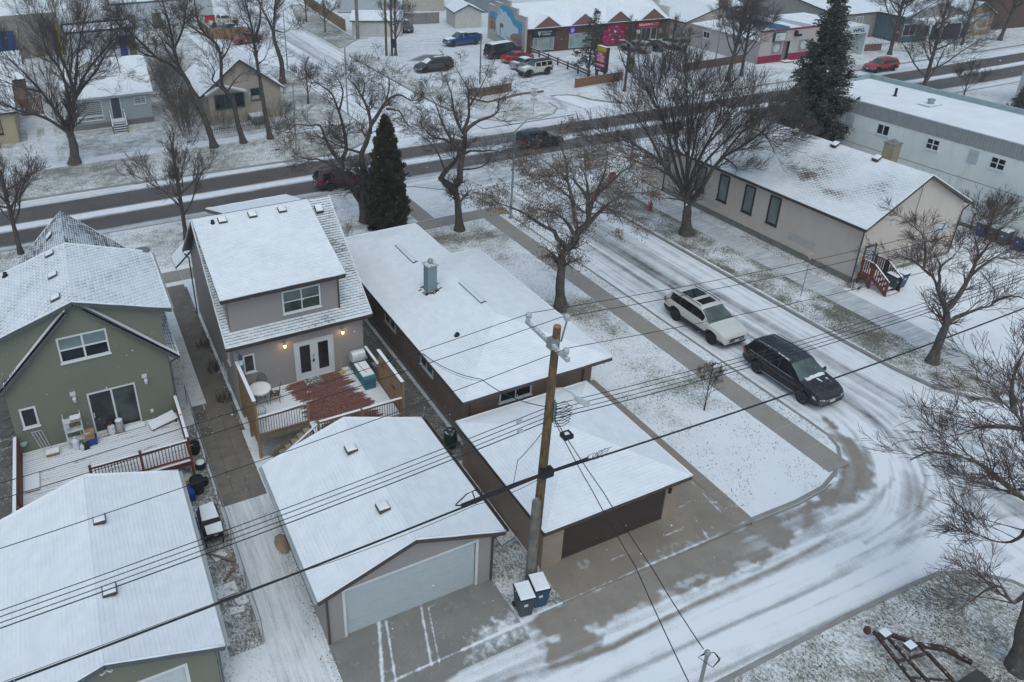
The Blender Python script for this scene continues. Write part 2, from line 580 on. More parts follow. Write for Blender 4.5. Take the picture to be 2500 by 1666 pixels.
def raised(name,outline,m,z=0.0,bare=None,step=.5):
 bb=MB();bb.add([(x,y,z)for x,y in outline],[tuple(range(len(outline)))])
 if bare is not None:bb.at['bare']=bare
 return struct(name,bb,m)
raised('lawn_south_west',K_SW+[(-70,15.3)],M_lawn)
raised('lawn_south_east',K_SE+[(120,52.2)],M_lawn,bare=.1)
raised('lawn_south',K_S+[(-40,-30)],M_lawn2)
raised('lawn_north_west',K_NW+[(20,170),(-120,170),(-120,67)],M_lawn3)
raised('boulevard_east',[(36.78,17.9),(39.55,15.9),(41.5,15.3),(41.6,22),(39.6,24.5),(39.62,44),(39.7,48),(37.2,47.4),(36.78,44)],M_lawn2,.004,.05)
raised('boulevard_west',[(28.28,17.3),(28.7,17.2),(28.95,18.2),(28.95,43.6),(28.28,43.6)],M_lawn2,.004,-.25)
raised('boulevard_road',[(-70,57.0-.55),(18,55.58),(21.9,55.2),(23.3,53.6),(22.4,48.2),(-70,48.2)],M_lawn3,.004,-.05)
raised('boulevard_north',[(-70,66.4),(0.2,65.8),(17,65.2),(21.5,65.1),(25.2,66.9),(26.8,69.6),(27.2,73),(27.2,98),(21.5,98),(21.5,72.2),(-70,73.8)],M_lawn2,.004,.0)
def kerb(name,pl,label_dir=1,w=.18,z0=-.13,z1=.02):
 bb=MB();P=[Vector((x,y,0))for x,y in pl]
 rows=[]
 for i,p in enumerate(P):
  d=(P[min(i+1,len(P)-1)]-P[max(i-1,0)]).normalized()
  nrm=Vector((d.y,-d.x,0))*label_dir
  a=p+nrm*.02;c=p-nrm*w
  rows.append([(a.x,a.y,z0),(a.x-nrm.x*.03,a.y-nrm.y*.03,z1-.02),(a.x-nrm.x*.05,a.y-nrm.y*.05,z1),(c.x,c.y,z1),(c.x,c.y,z0)])
 for i in range(len(rows)-1):
  bb.add(rows[i]+rows[i+1],[(k,k+1,k+6,k+5)if label_dir>0 else(k+5,k+6,k+1,k)for k in range(4)])
 o=bb.build(name,M_kerb);o['kind']='structure'
 return o
kerb('kerb_south_west',K_SW)
kerb('kerb_south_east',K_SE,1)
kerb('kerb_south',K_S,-1)
kerb('kerb_north_west',K_NW,1)
# ---- side street (runs along y)
def bare_street(X,Y):
 b=.26*gauss(X,31.1,.6)+.32*gauss(X,32.7,.9)+.28*gauss(X,34.3,.6)+.08*gauss(X,30.2,.4)
 b+=.22*gauss(X,32.6,1.0)*gauss(Y,38,8)
 b*=1-.25*sstep(26,20,Y)
 b=np.where(Y<24,np.maximum(b,.45*gauss(dline(X,Y,[(32.4,26),(32.0,20),(31.9,15.9),(32.4,11.2),(33.4,5)]),0,.5)),b)
 b=np.maximum(b,.45*gauss(dline(X,Y,[(34.3,30),(34.3,22),(35.1,14),(36,4)]),0,.45))
 ap=sdpoly(X,Y,[(30.0,18.7),(29.1,17.3),(28.5,16.4),(26.9,15.5),(24.3,15.1),(21.9,15.1),(21.9,14.8),(23.3,14.7),(24.6,14.85),(25.5,14.45),(26.9,14.4),(28.5,15.05),(29.7,15.9),(29.95,16.8),(29.75,17.3)])
 nn=vn(X*2.1,Y*2.1)+.5*vn(X*6,Y*6)-.75;b=np.maximum(b,1.0*sstep(-.3,.25,ap+.45*nn))
 for pl,w,a in([(31.98,15.92),(31.2,14.8),(30.48,14.02),(28.72,13.07),(25,12.7)],.10,.5),([(32.6,16.5),(31.6,14.4),(30.2,13.3),(27,12.6)],.12,.42),([(31.3,17),(30.4,15.6),(29.2,14.6),(27,13.9),(24,13.6)],.15,.45),([(30.0,14.4),(29,13.6),(27.6,13.2)],.5,.4),([(34,12),(31,12.4),(27,12.4),(22,12.1)],.2,.35),([(33.5,10.5),(30,11.8),(26,12.2)],.16,.38):
  b=np.maximum(b,a*gauss(dline(X,Y,pl),0,w))
 b+=.18*gauss(np.hypot(X-28.9,Y-13.6),0,.8)+.18*gauss(np.hypot(X-31,Y-12.6),0,.7)
 for pl in([(32.7,40),(32.4,47),(30.5,52.5),(25,56.8)],[(34.3,40),(34.6,48),(37,54),(44,57)],[(31.1,42),(30.4,48),(28,53),(23,57)]):
  b=np.maximum(b,.38*gauss(dline(X,Y,pl),0,.4))
 return np.maximum(b,bare_alley(X,Y)*sstep(26.5,22.5,X)*(Y<15.7))+1.35*flow(X,Y)*(.55+.45*sstep(36.6,35.2,X))
def bare_alley(X,Y):
 A=sdpoly(X,Y,[(12.6,15.5),(11.3,15.0),(11.5,14.35),(12.5,14.15),(14.1,14.17),(16.7,13.98),(19.0,14.02),(20.7,13.86),(21.9,14.04),(24,14.3),(26,14.5),(26,15.8)])
 n=vn(X*1.9,Y*2.6)+.5*vn(X*5.1,Y*6.3)-.75;b=(1.0-.55*sstep(18.5,21.5,X)*sstep(.3,.7,vn(X*.9,Y*2.2)))*sstep(-.35,.25,A+.6*n)
 B=sdpoly(X,Y,[(11.39,14.16),(13.38,13.91),(12.84,13.34),(11.08,13.61)])
 b=np.maximum(b,.85*sstep(-.3,.15,B+.5*n))
 C=sdpoly(X,Y,[(4.4,15.9),(8.6,15.1),(8.2,14.8),(7.5,14.4),(6.4,13.9),(4.2,14.5)])
 b=np.maximum(b,.75*sstep(-.3,.2,C+.4*n))
 b=np.maximum(b,(.75+.5*n)*gauss(dline(X,Y,[(-10,13.9),(9.7,13.57),(13.3,13.13),(16.6,13.28),(21,13.27),(26,13.5)]),0,.12))
 for y,a in((13.75,.22),(12.2,.24)):b=np.maximum(b,a*gauss(Y,y+.12*np.sin(X*.25),.2))
 return b
sheet('side_street',np.linspace(21.5,45,300),np.concatenate([np.linspace(-8,7,60),np.linspace(7.1,22,190),np.linspace(22.2,57,165)]),-.126,{'bare':bare_street,'conc':lambda X,Y:np.maximum(sstep(22,18.5,Y)*sstep(31.5,29.6,X),sstep(27,24,X)*(Y<20))},M_street,keep=lambda X,Y:((X>29.0)&(X<36.7))|(Y<19)&(Y>8)&(X>21.45)|(Y>45)&(X>22))
def bare_north_street(X,Y):
 b=.42*gauss(X,33.6,.9)+.36*gauss(X,31.4,.6)+.34*gauss(X,35.3,.6)
 for pl in([(33.6,76),(33,70),(30,66),(25,63)],[(35.3,78),(36.5,70),(40,66),(46,63.5)],[(53,78),(51,72),(49.5,68),(46,64.5)],[(51,80),(50.6,72),(51.5,66.5),(56,63.5)],[(50,69),(46,64.5),(40,64)]):
  b=np.maximum(b,.36*gauss(dline(X,Y,pl),0,.35))
 return b
sheet('north_street',np.linspace(20,64,240),np.linspace(63,165,300),-.120,{'bare':lambda X,Y:bare_north_street(X,Y)+1.0*streak(X,Y)},M_street)
# ---- main road (runs along x)
def bare_road(X,Y):
 k=np.clip((X-20)/80,0,1)
 c1=62.5-1.9*k;c0=60.2-1.6*k;c2=58.25-2.1*k
 b=1.05*sstep(1.95,1.1,np.abs(Y-c1))+1.05*sstep(1.75+.35*k,.8+.35*k,np.abs(Y-c2))
 j=gauss(X,38,9)
 b*=1-.30*j
 b=np.maximum(b,.30*j*sstep(66,63,Y))
 b=np.maximum(b,.25*gauss(Y,56.3,.4))
 b-=.15*gauss(Y,c0,.5)
 return b+.8*streak(Y+.015*X,X*.6)
sheet('main_road',np.concatenate([np.linspace(-70,-10,30),np.linspace(-9.5,170,420)]),np.linspace(51.5,67,124),-.112,{'bare':bare_road},M_road,keep=lambda X,Y:(Y>55.2+.0*X)|(X>21))
# ---- back alley
zal=lambda X,Y:-.012-.109*sstep(17,21.5,X)
sheet('back_alley',np.concatenate([np.linspace(-40,-6,60),np.linspace(-5.8,21.65,330)]),np.linspace(10.5,15.7,90),zal,{'bare':lambda X,Y:bare_alley(X,Y)+1.35*flow(X,Y),'conc':lambda X,Y:1.0+0*X},M_alley)
# ---- concrete pads and drives
def bare_pad(X,Y):
 b=np.full(X.shape,.95)
 for p,q,w in(((6.48,17.41),(5.67,15.1),.07),((6.71,17.3),(6.1,15.0),.045),((8.14,17.52),(7.42,15.1),.05),((8.29,17.12),(7.68,15.0),.03)):
  b-=1.1*gauss(dline(X,Y,[p,q]),0,w)
 b-=1.0*gauss(dline(X,Y,[(4.4,15.12),(10.9,15.2)]),0,.05)
 b-=.8*sstep(-.3,.5,sdpoly(X,Y,[(8.2,14.6),(9.3,15.75),(10.2,15.9),(11.2,15.7),(11.2,14.4)]))
 return b+.7*(vn(X*6,Y*6)-.5)+.5*(vn(X*14,Y*14)-.5)
sheet('garage_pad',np.linspace(4.55,10.95,130),np.linspace(14.55,17.36,60),.004,{'bare':bare_pad},M_conc_grey)
def bare_drive(X,Y):
 b=np.full(X.shape,1.0)
 for pl,w in(([(12.8,15.33),(19.58,15.34),(21.8,15.4)],.03),([(15.5,16.1),(19.3,16.2)],.02),([(19.2,17.0),(20.4,17.2),(21.4,16.6)],.04),([(19.6,15.4),(19.9,16.5)],.025),([(21.0,15.4),(21.2,18)],.02)):
  b-=.75*gauss(dline(X,Y,pl),0,w)
 return b+.6*(vn(X*7,Y*7)-.5)-.35*sstep(.62,.8,vn(X*.9,Y*1.1))
sheet('garage_driveway',np.linspace(12.75,21.95,170),np.linspace(15.25,25.9,150),.003,{'bare':bare_drive},mat_pave('drive_concrete',(.285,.25,.21),'x',.5,.18,.15),keep=lambda X,Y:(Y<17.0)|(X>19.2)&(X<21.95-.02*(Y-16)))
def bare_lawn(X,Y):
 b=.9*(vn(X*.35,Y*.35)-.5)+.7*(vn(X*.9+30,Y*.9)-.5)
 for x,y,r,a in((24.3,44.5,4,.55),(24.3,32.6,3.2,.6),(22.8,38,2.5,.25),(18.8,51,3,.3)):b+=a*np.exp(-(((X-x)**2+(Y-y)**2)/r**2))
 return .5*(b-.25*sstep(26,18,Y))
sheet('side_lawn',np.linspace(21.95,26.93,30),np.linspace(15.45,45.95,120),.003,{'bare':bare_lawn},M_lawn,keep=lambda X,Y:X<26.93)
sheet('verge_lawn',np.linspace(36.8,39.6,18),np.linspace(18.2,47,120),.008,{'bare':lambda X,Y:(.55*(vn(X*.6,Y*.4)-.35)+.4*(vn(X*1.7,Y*1.3)-.5))},M_lawn2)
def flat_sheet(name,x0,y0,x1,y1,z,m,bare=0,n=2):
 return sheet(name,np.linspace(x0,x1,n),np.linspace(y0,y1,n),z,{'bare':lambda X,Y:np.full(X.shape,float(bare))},m)
 # ---- sidewalk of separate slabs
def slab_walk(root_name,cells,m,z=.018,th=.05,gap=.012,jitter=.004):
 root=bpy.data.objects.new(root_name,None);COL.objects.link(root);root['kind']='structure';WL[root.name]=(0,0,0)
 for(x0,y0,x1,y1)in cells:
  me=slab_mesh(x1-x0-gap,y1-y0-gap,th,m)
  inst(me,'paving_slab',root,((x0+x1)/2,(y0+y1)/2,z-th/2+random.uniform(-jitter,jitter)),(random.uniform(-.003,.003),random.uniform(-.003,.003),0))
 return root
def slab_mesh(w,d,th,m):
 k=('slab',round(w,2),round(d,2),m.name)
 if k not in MESHES:
  bb=MB();e=.008
  lo=[(-w/2,-d/2),(w/2,-d/2),(w/2,d/2),(-w/2,d/2)]
  hi=[(-w/2+e,-d/2+e),(w/2-e,-d/2+e),(w/2-e,d/2-e),(-w/2+e,d/2-e)]
  vs=[(x,y,-th/2)for x,y in lo]+[(x,y,th/2-e)for x,y in lo]+[(x,y,th/2)for x,y in hi]
  fs=[(8,9,10,11)]+[(i,(i+1)%4,4+(i+1)%4,4+i)for i in range(4)]+[(4+i,4+(i+1)%4,8+(i+1)%4,8+i)for i in range(4)]
  bb.add(vs,fs);MESHES[k]=mesh_of(bb,'paving_slab',m)
 return MESHES[k]
M_walk=mat('walk_concrete',(.29,.275,.25),.8,var=.10,vscale=1.2,snow=.22)
M_walkd=mat('path_concrete',(.185,.165,.145),.6,var=.22,vscale=1.6,snow=.16)
slab_walk('sidewalk',[(26.93,y,28.25,min(y+1.52,46.0))for y in np.arange(15.95,45.9,1.52)]+[(x,46.0,x+1.45,47.55)for x in np.arange(-20,28.5,1.45)],M_walk)
slab_walk('front_path',[(22.25,y,23.6,y+1.4)for y in np.arange(47.6,54.5,1.4)],M_walk)
cells=[]
for y in np.arange(25.1,31.9,.61):
 k=int((y-25.1)/.61)
 for x in(2.68,3.3,3.92):
  if y>29.9 and x<3.0 and k%2:continue
  cells.append((x,y,x+.6,y+.6))
cells+=[(3.45,y,4.62-.12*(k%2),y+.9)for k,y in enumerate(np.arange(31.95,44.6,.9))]
slab_walk('side_path',cells,M_walkd,.02)
flat_sheet('path_bed',2.66,25.1,4.55,31.9,.008,mat('bed_dark',(.12,.11,.10),.9,snow=.3))
slab_walk('drive_edging',[(21.35,y,21.95,y+.95)for y in np.arange(16.3,25.6,.95)],mat('edge_concrete',(.27,.235,.2),.8,var=.15,snow=.22),.022)
def patch_mesh(name,pts,z,m,parent=None,n=1,rag=.12):
 P=[]
 for i in range(len(pts)):
  a=Vector((*pts[i],0));c=Vector((*pts[(i+1)%len(pts)],0))
  k=max(1,int((c-a).length/.18))
  for j in range(k):
   p=a.lerp(c,j/k);P.append((p.x+random.uniform(-rag,rag)*.5,p.y+random.uniform(-rag,rag)*.5))
 bb=MB();bb.add([(x,y,z)for x,y in P],[tuple(range(len(P)))])
 return bb
flat_sheet('church_walk',39.62,15.6,41.45,52.8,.009,M_lot,.42)
flat_sheet('church_side_snow',41.45,15.4,70,26.9,.006,M_snow)
flat_sheet('church_rear_snow',52,26.9,57,45,.006,M_snow)
def bare_lot(X,Y):
 b=.30*gauss(np.sin(Y*.8+X*.05),1,.4)*0+.28+0*X
 for pl in([(70,80),(60,82),(50,80),(50,72)],[(40,108),(55,103),(70,100)],[(84,84),(74,81),(64,82),(52,77)],[(38,110),(48,108),(58,107)]):
  for o in(-.8,.8):
   b=np.maximum(b,.5*gauss(dline(X,Y+o,pl),0,.3))
 b=np.maximum(b,1.0*sstep(-.8,.5,sdpoly(X,Y,[(43.8,96.6),(47.5,99.2),(49,98.5),(45.5,95.8)])))
 return b
sheet('parking_lot',np.linspace(37.9,110,220),np.linspace(65.4,135,200),-.02,{'bare':bare_lot},M_lot,keep=lambda X,Y:~inpoly(X,Y,[(49.2,60),(48.9,68.3),(51,73),(53.5,72),(54.2,68.8),(57,66)]))
b=MB();b.add([(x,y,.0)for x,y in[(37.95,103),(38.5,105),(40.2,105.2),(40.3,84),(43.6,76.5),(48.5,71.5),(48.7,68.2),(47,66.7),(44.7,65.95),(41.1,66.7),(38.8,69.5),(37.95,75)]],[tuple(range(12))]);b.at['bare']=-.1
struct('island_lawn',b,M_lawn2)
kerb('kerb_island',[(40.2,105.3),(38.5,105),(37.9,103),(37.85,75),(38.7,69.4),(41,66.5),(44.7,65.8),(47,66.6),(48.6,68.2),(49.0,70.5)],-1)
raised('lawn_north_east',K_NE2+[(160,71),(84,74.2),(56,74)],M_lawn3,.0,-.1)
kerb('kerb_north_east',K_NE2,1)
raised('far_boulevard',[(38.2,108.5),(43.0,113.5),(43.3,121),(46,152),(44,152),(38.4,128)],M_lawn2,.0,.1)
kerb('kerb_far',[(43,113.3),(40.2,111.2),(38.6,112.5),(38.2,128),(43.8,152)],-1)
flat_sheet('wheel_track',-4.2,74,-3.3,91,.006,M_lot,.25)
flat_sheet('wheel_track',-2.6,74,-1.7,91,.006,M_lot,.25)
flat_sheet('far_sidewalk',-40,72.6,27.2,74.2,.009,M_lot,.2)
flat_sheet('side_yard',2.6,14.9,4.5,25.1,.006,mat_pave('yard_snow',(.2,.185,.165),'y',.82,.3,.8),.28)
flat_sheet('gravel_strip',11.75,23.4,13.45,47.5,.006,mat_lawn('gravel_snow',.50,(.11,.10,.09),(.07,.055,.045),1.6))
flat_sheet('pole_patch',10.95,15.35,12.8,23.4,.006,mat_lawn('patch_snow',.56,(.12,.105,.08),(.09,.06,.045)))
flat_sheet('left_strip',-8.5,24,-4.75,43,.006,mat_lawn('stone_strip',.46,(.085,.085,.075),(.07,.06,.05)))
flat_sheet('planting_strip',4.05,29.6,4.72,45,.009,mat_lawn('bark_snow',.50,(.07,.05,.04),(.085,.045,.035)))
flat_sheet('fence_yard',1.4,18.2,2.58,31,.008,mat_lawn('yard_litter',.55,(.13,.12,.10),(.10,.07,.05)))
# === BUILDING HELPERS
X1,Y1,Z1=Vector((1,0,0)),Vector((0,1,0)),Vector((0,0,1))
M_white=mat('white_trim',(.62,.64,.66),.5,var=.06)
M_frame=mat('window_frame',(.66,.68,.70),.45,var=.05)
M_glass=mat_glass('window_glass')
M_glass_c=mat_glass('curtained_glass',(.16,.18,.19),.08,.45)
M_glass_b=mat_glass('blind_glass',(.27,.30,.31),.12,.25)
M_brown=mat('brown_metal',(.075,.055,.05),.45,var=.15)
M_gut=mat('pale_gutter',(.42,.45,.47),.45,var=.1)
M_snowcap=mat_snow('snow_cap')
M_black=mat('black_plastic',(.018,.018,.02),.5)
M_steel=mat('galvanised',(.35,.37,.38),.4,.6,var=.2)
M_ventb=mat('vent_brown',(.07,.06,.055),.6)
M_concw=mat('foundation',(.23,.22,.205),.9,var=.2,bump=.3)
def wall(root,name,O,U,N,poly,m,course=.115,openings=(),proud=.024,parent=None):
 bb=MB();bb.lap(O,U,Z1,N,poly,course,proud,openings)
 return bb.build(name,m,parent or root)
def plain_wall(root,name,O,U,N,poly,m,th=.15):
 O,U,N=Vector(O),Vector(U),Vector(N)
 bb=MB();bb.slab([O+U*u+Z1*v for u,v in poly],th,-N)
 return bb.build(name,m,root)
def window(root,O,U,N,u0,u1,v0,v1,nx=1,nz=1,fw=.07,mf=None,mg=None,depth=.05,mull=.05,sill=True,name='window',tops=None,xm=None):
 mf=mf or M_frame;mg=mg or M_glass
 O,U,N=Vector(O),Vector(U),Vector(N)
 bb=MB()
 A=(O,U,Z1,N)
 bb.frame_box(*A,u0,u1,v0,v0+fw,-.03,depth);bb.frame_box(*A,u0,u1,v1-fw,v1,-.03,depth)
 bb.frame_box(*A,u0,u0+fw,v0+fw,v1-fw,-.03,depth);bb.frame_box(*A,u1-fw,u1,v0+fw,v1-fw,-.03,depth)
 us=[u0+fw+(u1-u0-2*fw)*i/nx for i in range(nx+1)]
 if xm:us=[u0+fw]+[u0+(u1-u0)*k for k in xm]+[u1-fw]
 vs=[v0+fw+(v1-v0-2*fw)*i/nz for i in range(nz+1)]
 for u in us[1:-1]:bb.frame_box(*A,u-mull/2,u+mull/2,v0+fw,v1-fw,-.03,depth-.006)
 for v in vs[1:-1]:bb.frame_box(*A,u0+fw,u1-fw,v-mull*.4,v+mull*.4,-.03,depth-.01)
 if sill:bb.frame_box(*A,u0-.04,u1+.04,v0-.05,v0-.002,-.02,depth+.04)
 w=bb.build(name,mf,root)
 for i in range(len(us)-1):
  for j in range(nz):
   p=MB();p.frame_box(*A,us[i],us[i+1],vs[j],vs[j+1],-.02,.012)
   p.build('pane',tops if(tops is not None and j==nz-1)else mg,w)
 return w
def roof_plane(bb,pts,course=.145,proud=.010,lift=0):
 P=[Vector(p)for p in pts]
 U=(P[1]-P[0]).normalized()
 nrm=Vector((0,0,0))
 for i in range(len(P)):nrm+=(P[i]-P[0]).cross(P[(i+1)%len(P)]-P[0])
 N=nrm.normalized()
 if N.z<0:N=-N
 Vv=N.cross(U)
 if Vv.z<0:Vv=-Vv
 poly=[((p-P[0]).dot(U),(p-P[0]).dot(Vv))for p in P]
 bb.lap(P[0]+N*lift,U,Vv,N,poly,course,proud)
def make_roof(root,planes,m,fascia=None,fm=None,name='roof',th=.1,under=None,snow_lip=True):
 bb=MB()
 for p in planes:roof_plane(bb,p)
 r=bb.build(name,m,root)
 u=MB()
 for p in planes:u.slab([Vector(q)-Vector((0,0,.015))for q in p],th,(0,0,-1))
 u.build('roof_deck',under or M_brown,r)
 if fascia:
  for(a,c)in fascia:
   f=MB();f.beam(Vector(a)-Vector((0,0,.10)),Vector(c)-Vector((0,0,.10)),.035,.20)
   f.build('fascia',fm or M_brown,r)
   if snow_lip:
    s_=MB();a_,c_=Vector(a),Vector(c);n_=max(2,int((c_-a_).length/.5));s_.tube([a_.lerp(c_,k/n_)+Vector((0,0,.008+random.uniform(-.006,.006)))for k in range(n_+1)],[.035+random.uniform(-.008,.008)for k in range(n_+1)],6);s_.build('snow_lip',M_snowcap,r,smooth=True)
 return r
def gutter(root,a,c,m=None,r=.06,name='gutter'):
 bb=MB();a,c=Vector(a),Vector(c)
 d=(c-a).normalized();sd=d.cross(Z1)
 prof=[(-.055,.05),(-.055,-.04),(.055,-.04),(.065,.055),(.055,.055),(.045,-.03),(-.045,-.03),(-.045,.05)]
 rows=[[e+sd*x+Z1*z for x,z in prof]for e in(a,c)]
 n=len(prof)
 bb.add(rows[0]+rows[1],[(i,(i+1)%n,n+(i+1)%n,n+i)for i in range(n)]+[tuple(range(n))[::-1],tuple(range(n,2*n))])
 return bb.build(name,m or M_brown,root)
def downspout(root,pts,m=None,w=.07):
 bb=MB()
 for p,q in zip(pts[:-1],pts[1:]):bb.beam(p,q,w,w*.75,up=(0,.01,1)if abs(Vector(q).z-Vector(p).z)<.2 else(0,1,.01))
 return bb.build('downspout',m or M_brown,root)
def roof_vent(parent,p,U,slope_n,size=.42,h=.17,m=None):
 p,U,N=Vector(p),Vector(U),Vector(slope_n).normalized()
 Vv=N.cross(U)
 bb=MB();s=size/2
 def ring(k,hh):return[p+U*(a*s*k)+Vv*(c*s*k)+Z1*hh for a,c in((-1,-1),(1,-1),(1,1),(-1,1))]
 vs=ring(.8,-.1)+ring(.8,h*.45)+ring(1.08,h*.5)+ring(1.0,h)
 fs=[]
 for k in range(3):fs+=[(4*k+i,4*k+(i+1)%4,4*k+4+(i+1)%4,4*k+4+i)for i in range(4)]
 fs.append((12,13,14,15));bb.add(vs,fs)
 v=bb.build('roof_vent',m or M_ventb,parent)
 sb=MB();vs=ring(.93,h)+ring(.86,h+.035)+ring(.5,h+.05)
 fs=[]
 for k in range(2):fs+=[(4*k+i,4*k+(i+1)%4,4*k+4+(i+1)%4,4*k+4+i)for i in range(4)]
 fs.append((8,9,10,11));sb.add(vs,fs);sb.build('snow_cap',M_snowcap,v)
 return v
def pipe_vent(parent,p,r=.05,h=.35,m=None):
 bb=MB();bb.lathe(p,[(r*1.9,-.05),(r*1.5,.05),(r,.07),(r,h),(r*.8,h),(r*.8,h-.05)],10)
 return bb.build('vent_pipe',m or M_black,parent,smooth=False)
def garage_door(root,O,U,N,u0,u1,z0,z1,m,trim=None,panels=4,name='garage_door',ribs=True):
 A=(Vector(O),Vector(U),Z1,Vector(N))
 bb=MB()
 if trim:
  t=.1
  bb.frame_box(*A,u0-t,u0,z0,z1+t,-.02,.03);bb.frame_box(*A,u1,u1+t,z0,z1+t,-.02,.03);bb.frame_box(*A,u0,u1,z1,z1+t,-.02,.03)
 else:
  bb.frame_box(*A,u0,u1,z1,z1+.02,-.02,.0)
 d=bb.build(name,trim or m,root)
 ph=(z1-z0)/panels
 for k in range(panels):
  p=MB();a,c=z0+k*ph,z0+(k+1)*ph
  p.frame_box(*A,u0,u1,a+.006,c-.006,-.10,-.055)
  if ribs:
   for j in range(1,5):
    zz=a+ph*j/5
    p.frame_box(*A,u0+.02,u1-.02,zz-.012,zz+.012,-.06,-.047)
  p.build('door_panel',m,d)
 return d
def lamp(root,O,N,lit=True,m=None):
 O,N=Vector(O),Vector(N)
 bb=MB()
 bb.frame_box(O,N.cross(Z1),Z1,N,-.06,.06,-.08,.08,0,.03)
 bb.beam(O+N*.02+Z1*.02,O+N*.14+Z1*.05,.025,.025)
 bb.lathe(O+N*.14+Z1*.03,[(.09,0),(.085,.02),(.02,.09),(.005,.13)],10)
 l=bb.build('wall_lamp',m or M_steel,root)
 g=MB();g.lathe(O+N*.14,[(.03,-.16),(.055,-.13),(.07,.0),(.07,.03)],10)
 g.build('lamp_glass',mat('lit_glass',(.9,.7,.4),.3,emit=((1,.62,.3),5.))if lit else M_white,l)
 if lit:
  ld=bpy.data.lights.new('porch_light','POINT');ld.energy=4;ld.color=(1,.52,.2);ld.shadow_soft_size=.06
  lo=bpy.data.objects.new('porch_light',ld);COL.objects.link(lo);lo.parent=root
  lo.location=O+N*.24-Vector(WL[root.name])-Z1*.05
 return l
R_white=mat_roof('roof_snow_full',(.10,.095,.09),.98,.3,.30,.05)
R_grey=mat_roof('roof_snow_grey',(.085,.092,.098),.42,.5,.55,.16)
R_dark=mat_roof('roof_snow_thin',(.045,.048,.055),.22,.5,.42,.18)
R_beige=mat_roof('roof_snow_beige',(.10,.105,.11),.86,.4,.34,.08)
R_green=mat_roof('roof_snow_green',(.05,.052,.06),.64,.55,.20,.40)
S_beige=mat('siding_beige',(.30,.275,.265),.6,var=.05,vscale=.7)
S_beige_side=S_beige
S_green=mat('siding_green',(.172,.180,.140),.6,var=.06,vscale=.7)
T_green=mat('trim_dark',(.085,.095,.10),.5,var=.1)
ST_brown=mat('stucco_brown',(.20,.145,.115),.9,var=.15,bump=.5,vscale=1.5)
ST_tan=mat('stucco_tan',(.33,.26,.21),.9,var=.12,bump=.5,vscale=1.5)
# === GREEN GARAGE (lower left)
def green_garage():
 g=thing('garage','snow-roofed green garage with pale door at the lower left corner','garage',(-2.1,20.9,0))
 ez,rz,xl,xr,rx,y0,y1=2.5,3.58,-5.4,1.22,-2.11,16.75,25.16
 mainr=make_roof(g,[[(xl,y1,ez),(xl,y0,ez),(rx,y0,rz),(rx,y1,rz)],[(xr,y0,ez),(xr,y1,ez),(rx,y1,rz),(rx,y0,rz)]],R_white,[((xl,y0,ez),(rx,y0,rz)),((rx,y0,rz),(xr,y0,ez)),((xl,y1,ez),(rx,y1,rz)),((rx,y1,rz),(xr,y1,ez))],T_green)
 gutter(mainr,(xr+.07,y0,ez-.03),(xr+.07,y1,ez-.03),M_gut)
 n=Vector((.306,0,.952))
 roof_vent(mainr,(-1.75,22.6,3.44),X1,n,.40,.18);roof_vent(mainr,(-1.72,19.36,3.43),X1,n,.42,.18)
 wx0,wx1,wy0,wy1=-5.1,.92,17.05,24.9
 gable=[(0,0),(wx1-wx0,0),(wx1-wx0,ez-.02),(rx-wx0,rz-.12),(0,ez-.02)]
 wall(g,'front_wall',(wx0,wy0,0),X1,-Y1,gable,S_green,openings=[(.75,5.1,-.1,1.95)])
 wall(g,'rear_wall',(wx1,wy1,0),-X1,Y1,gable,S_green)
 wall(g,'side_wall',(wx1,wy0,0),Y1,X1,[(0,0),(wy1-wy0,0),(wy1-wy0,ez),(0,ez)],S_green)
 wall(g,'side_wall',(wx0,wy1,0),-Y1,-X1,[(0,0),(wy1-wy0,0),(wy1-wy0,ez),(0,ez)],S_green)
 garage_door(g,(wx0,wy0,0),X1,-Y1,.8,5.05,0,1.92,mat('door_pale',(.50,.55,.57),.45,var=.04),M_white)
 downspout(g,[(1.2,16.95,2.42),(1.0,17.02,2.2),(1.0,17.02,.05)],T_green)
 bb=MB();bb.frame_box((-2.12,17.0,3.06),X1,Z1,-Y1,-.09,.09,-.05,.05,0,.04);bb.beam((-2.16,16.95,3.05),(-2.27,16.85,3.1),.07,.07);bb.beam((-2.08,16.95,3.05),(-1.97,16.85,3.1),.07,.07)
 bb.build('floodlight',M_white,g)
 return g
green_garage()
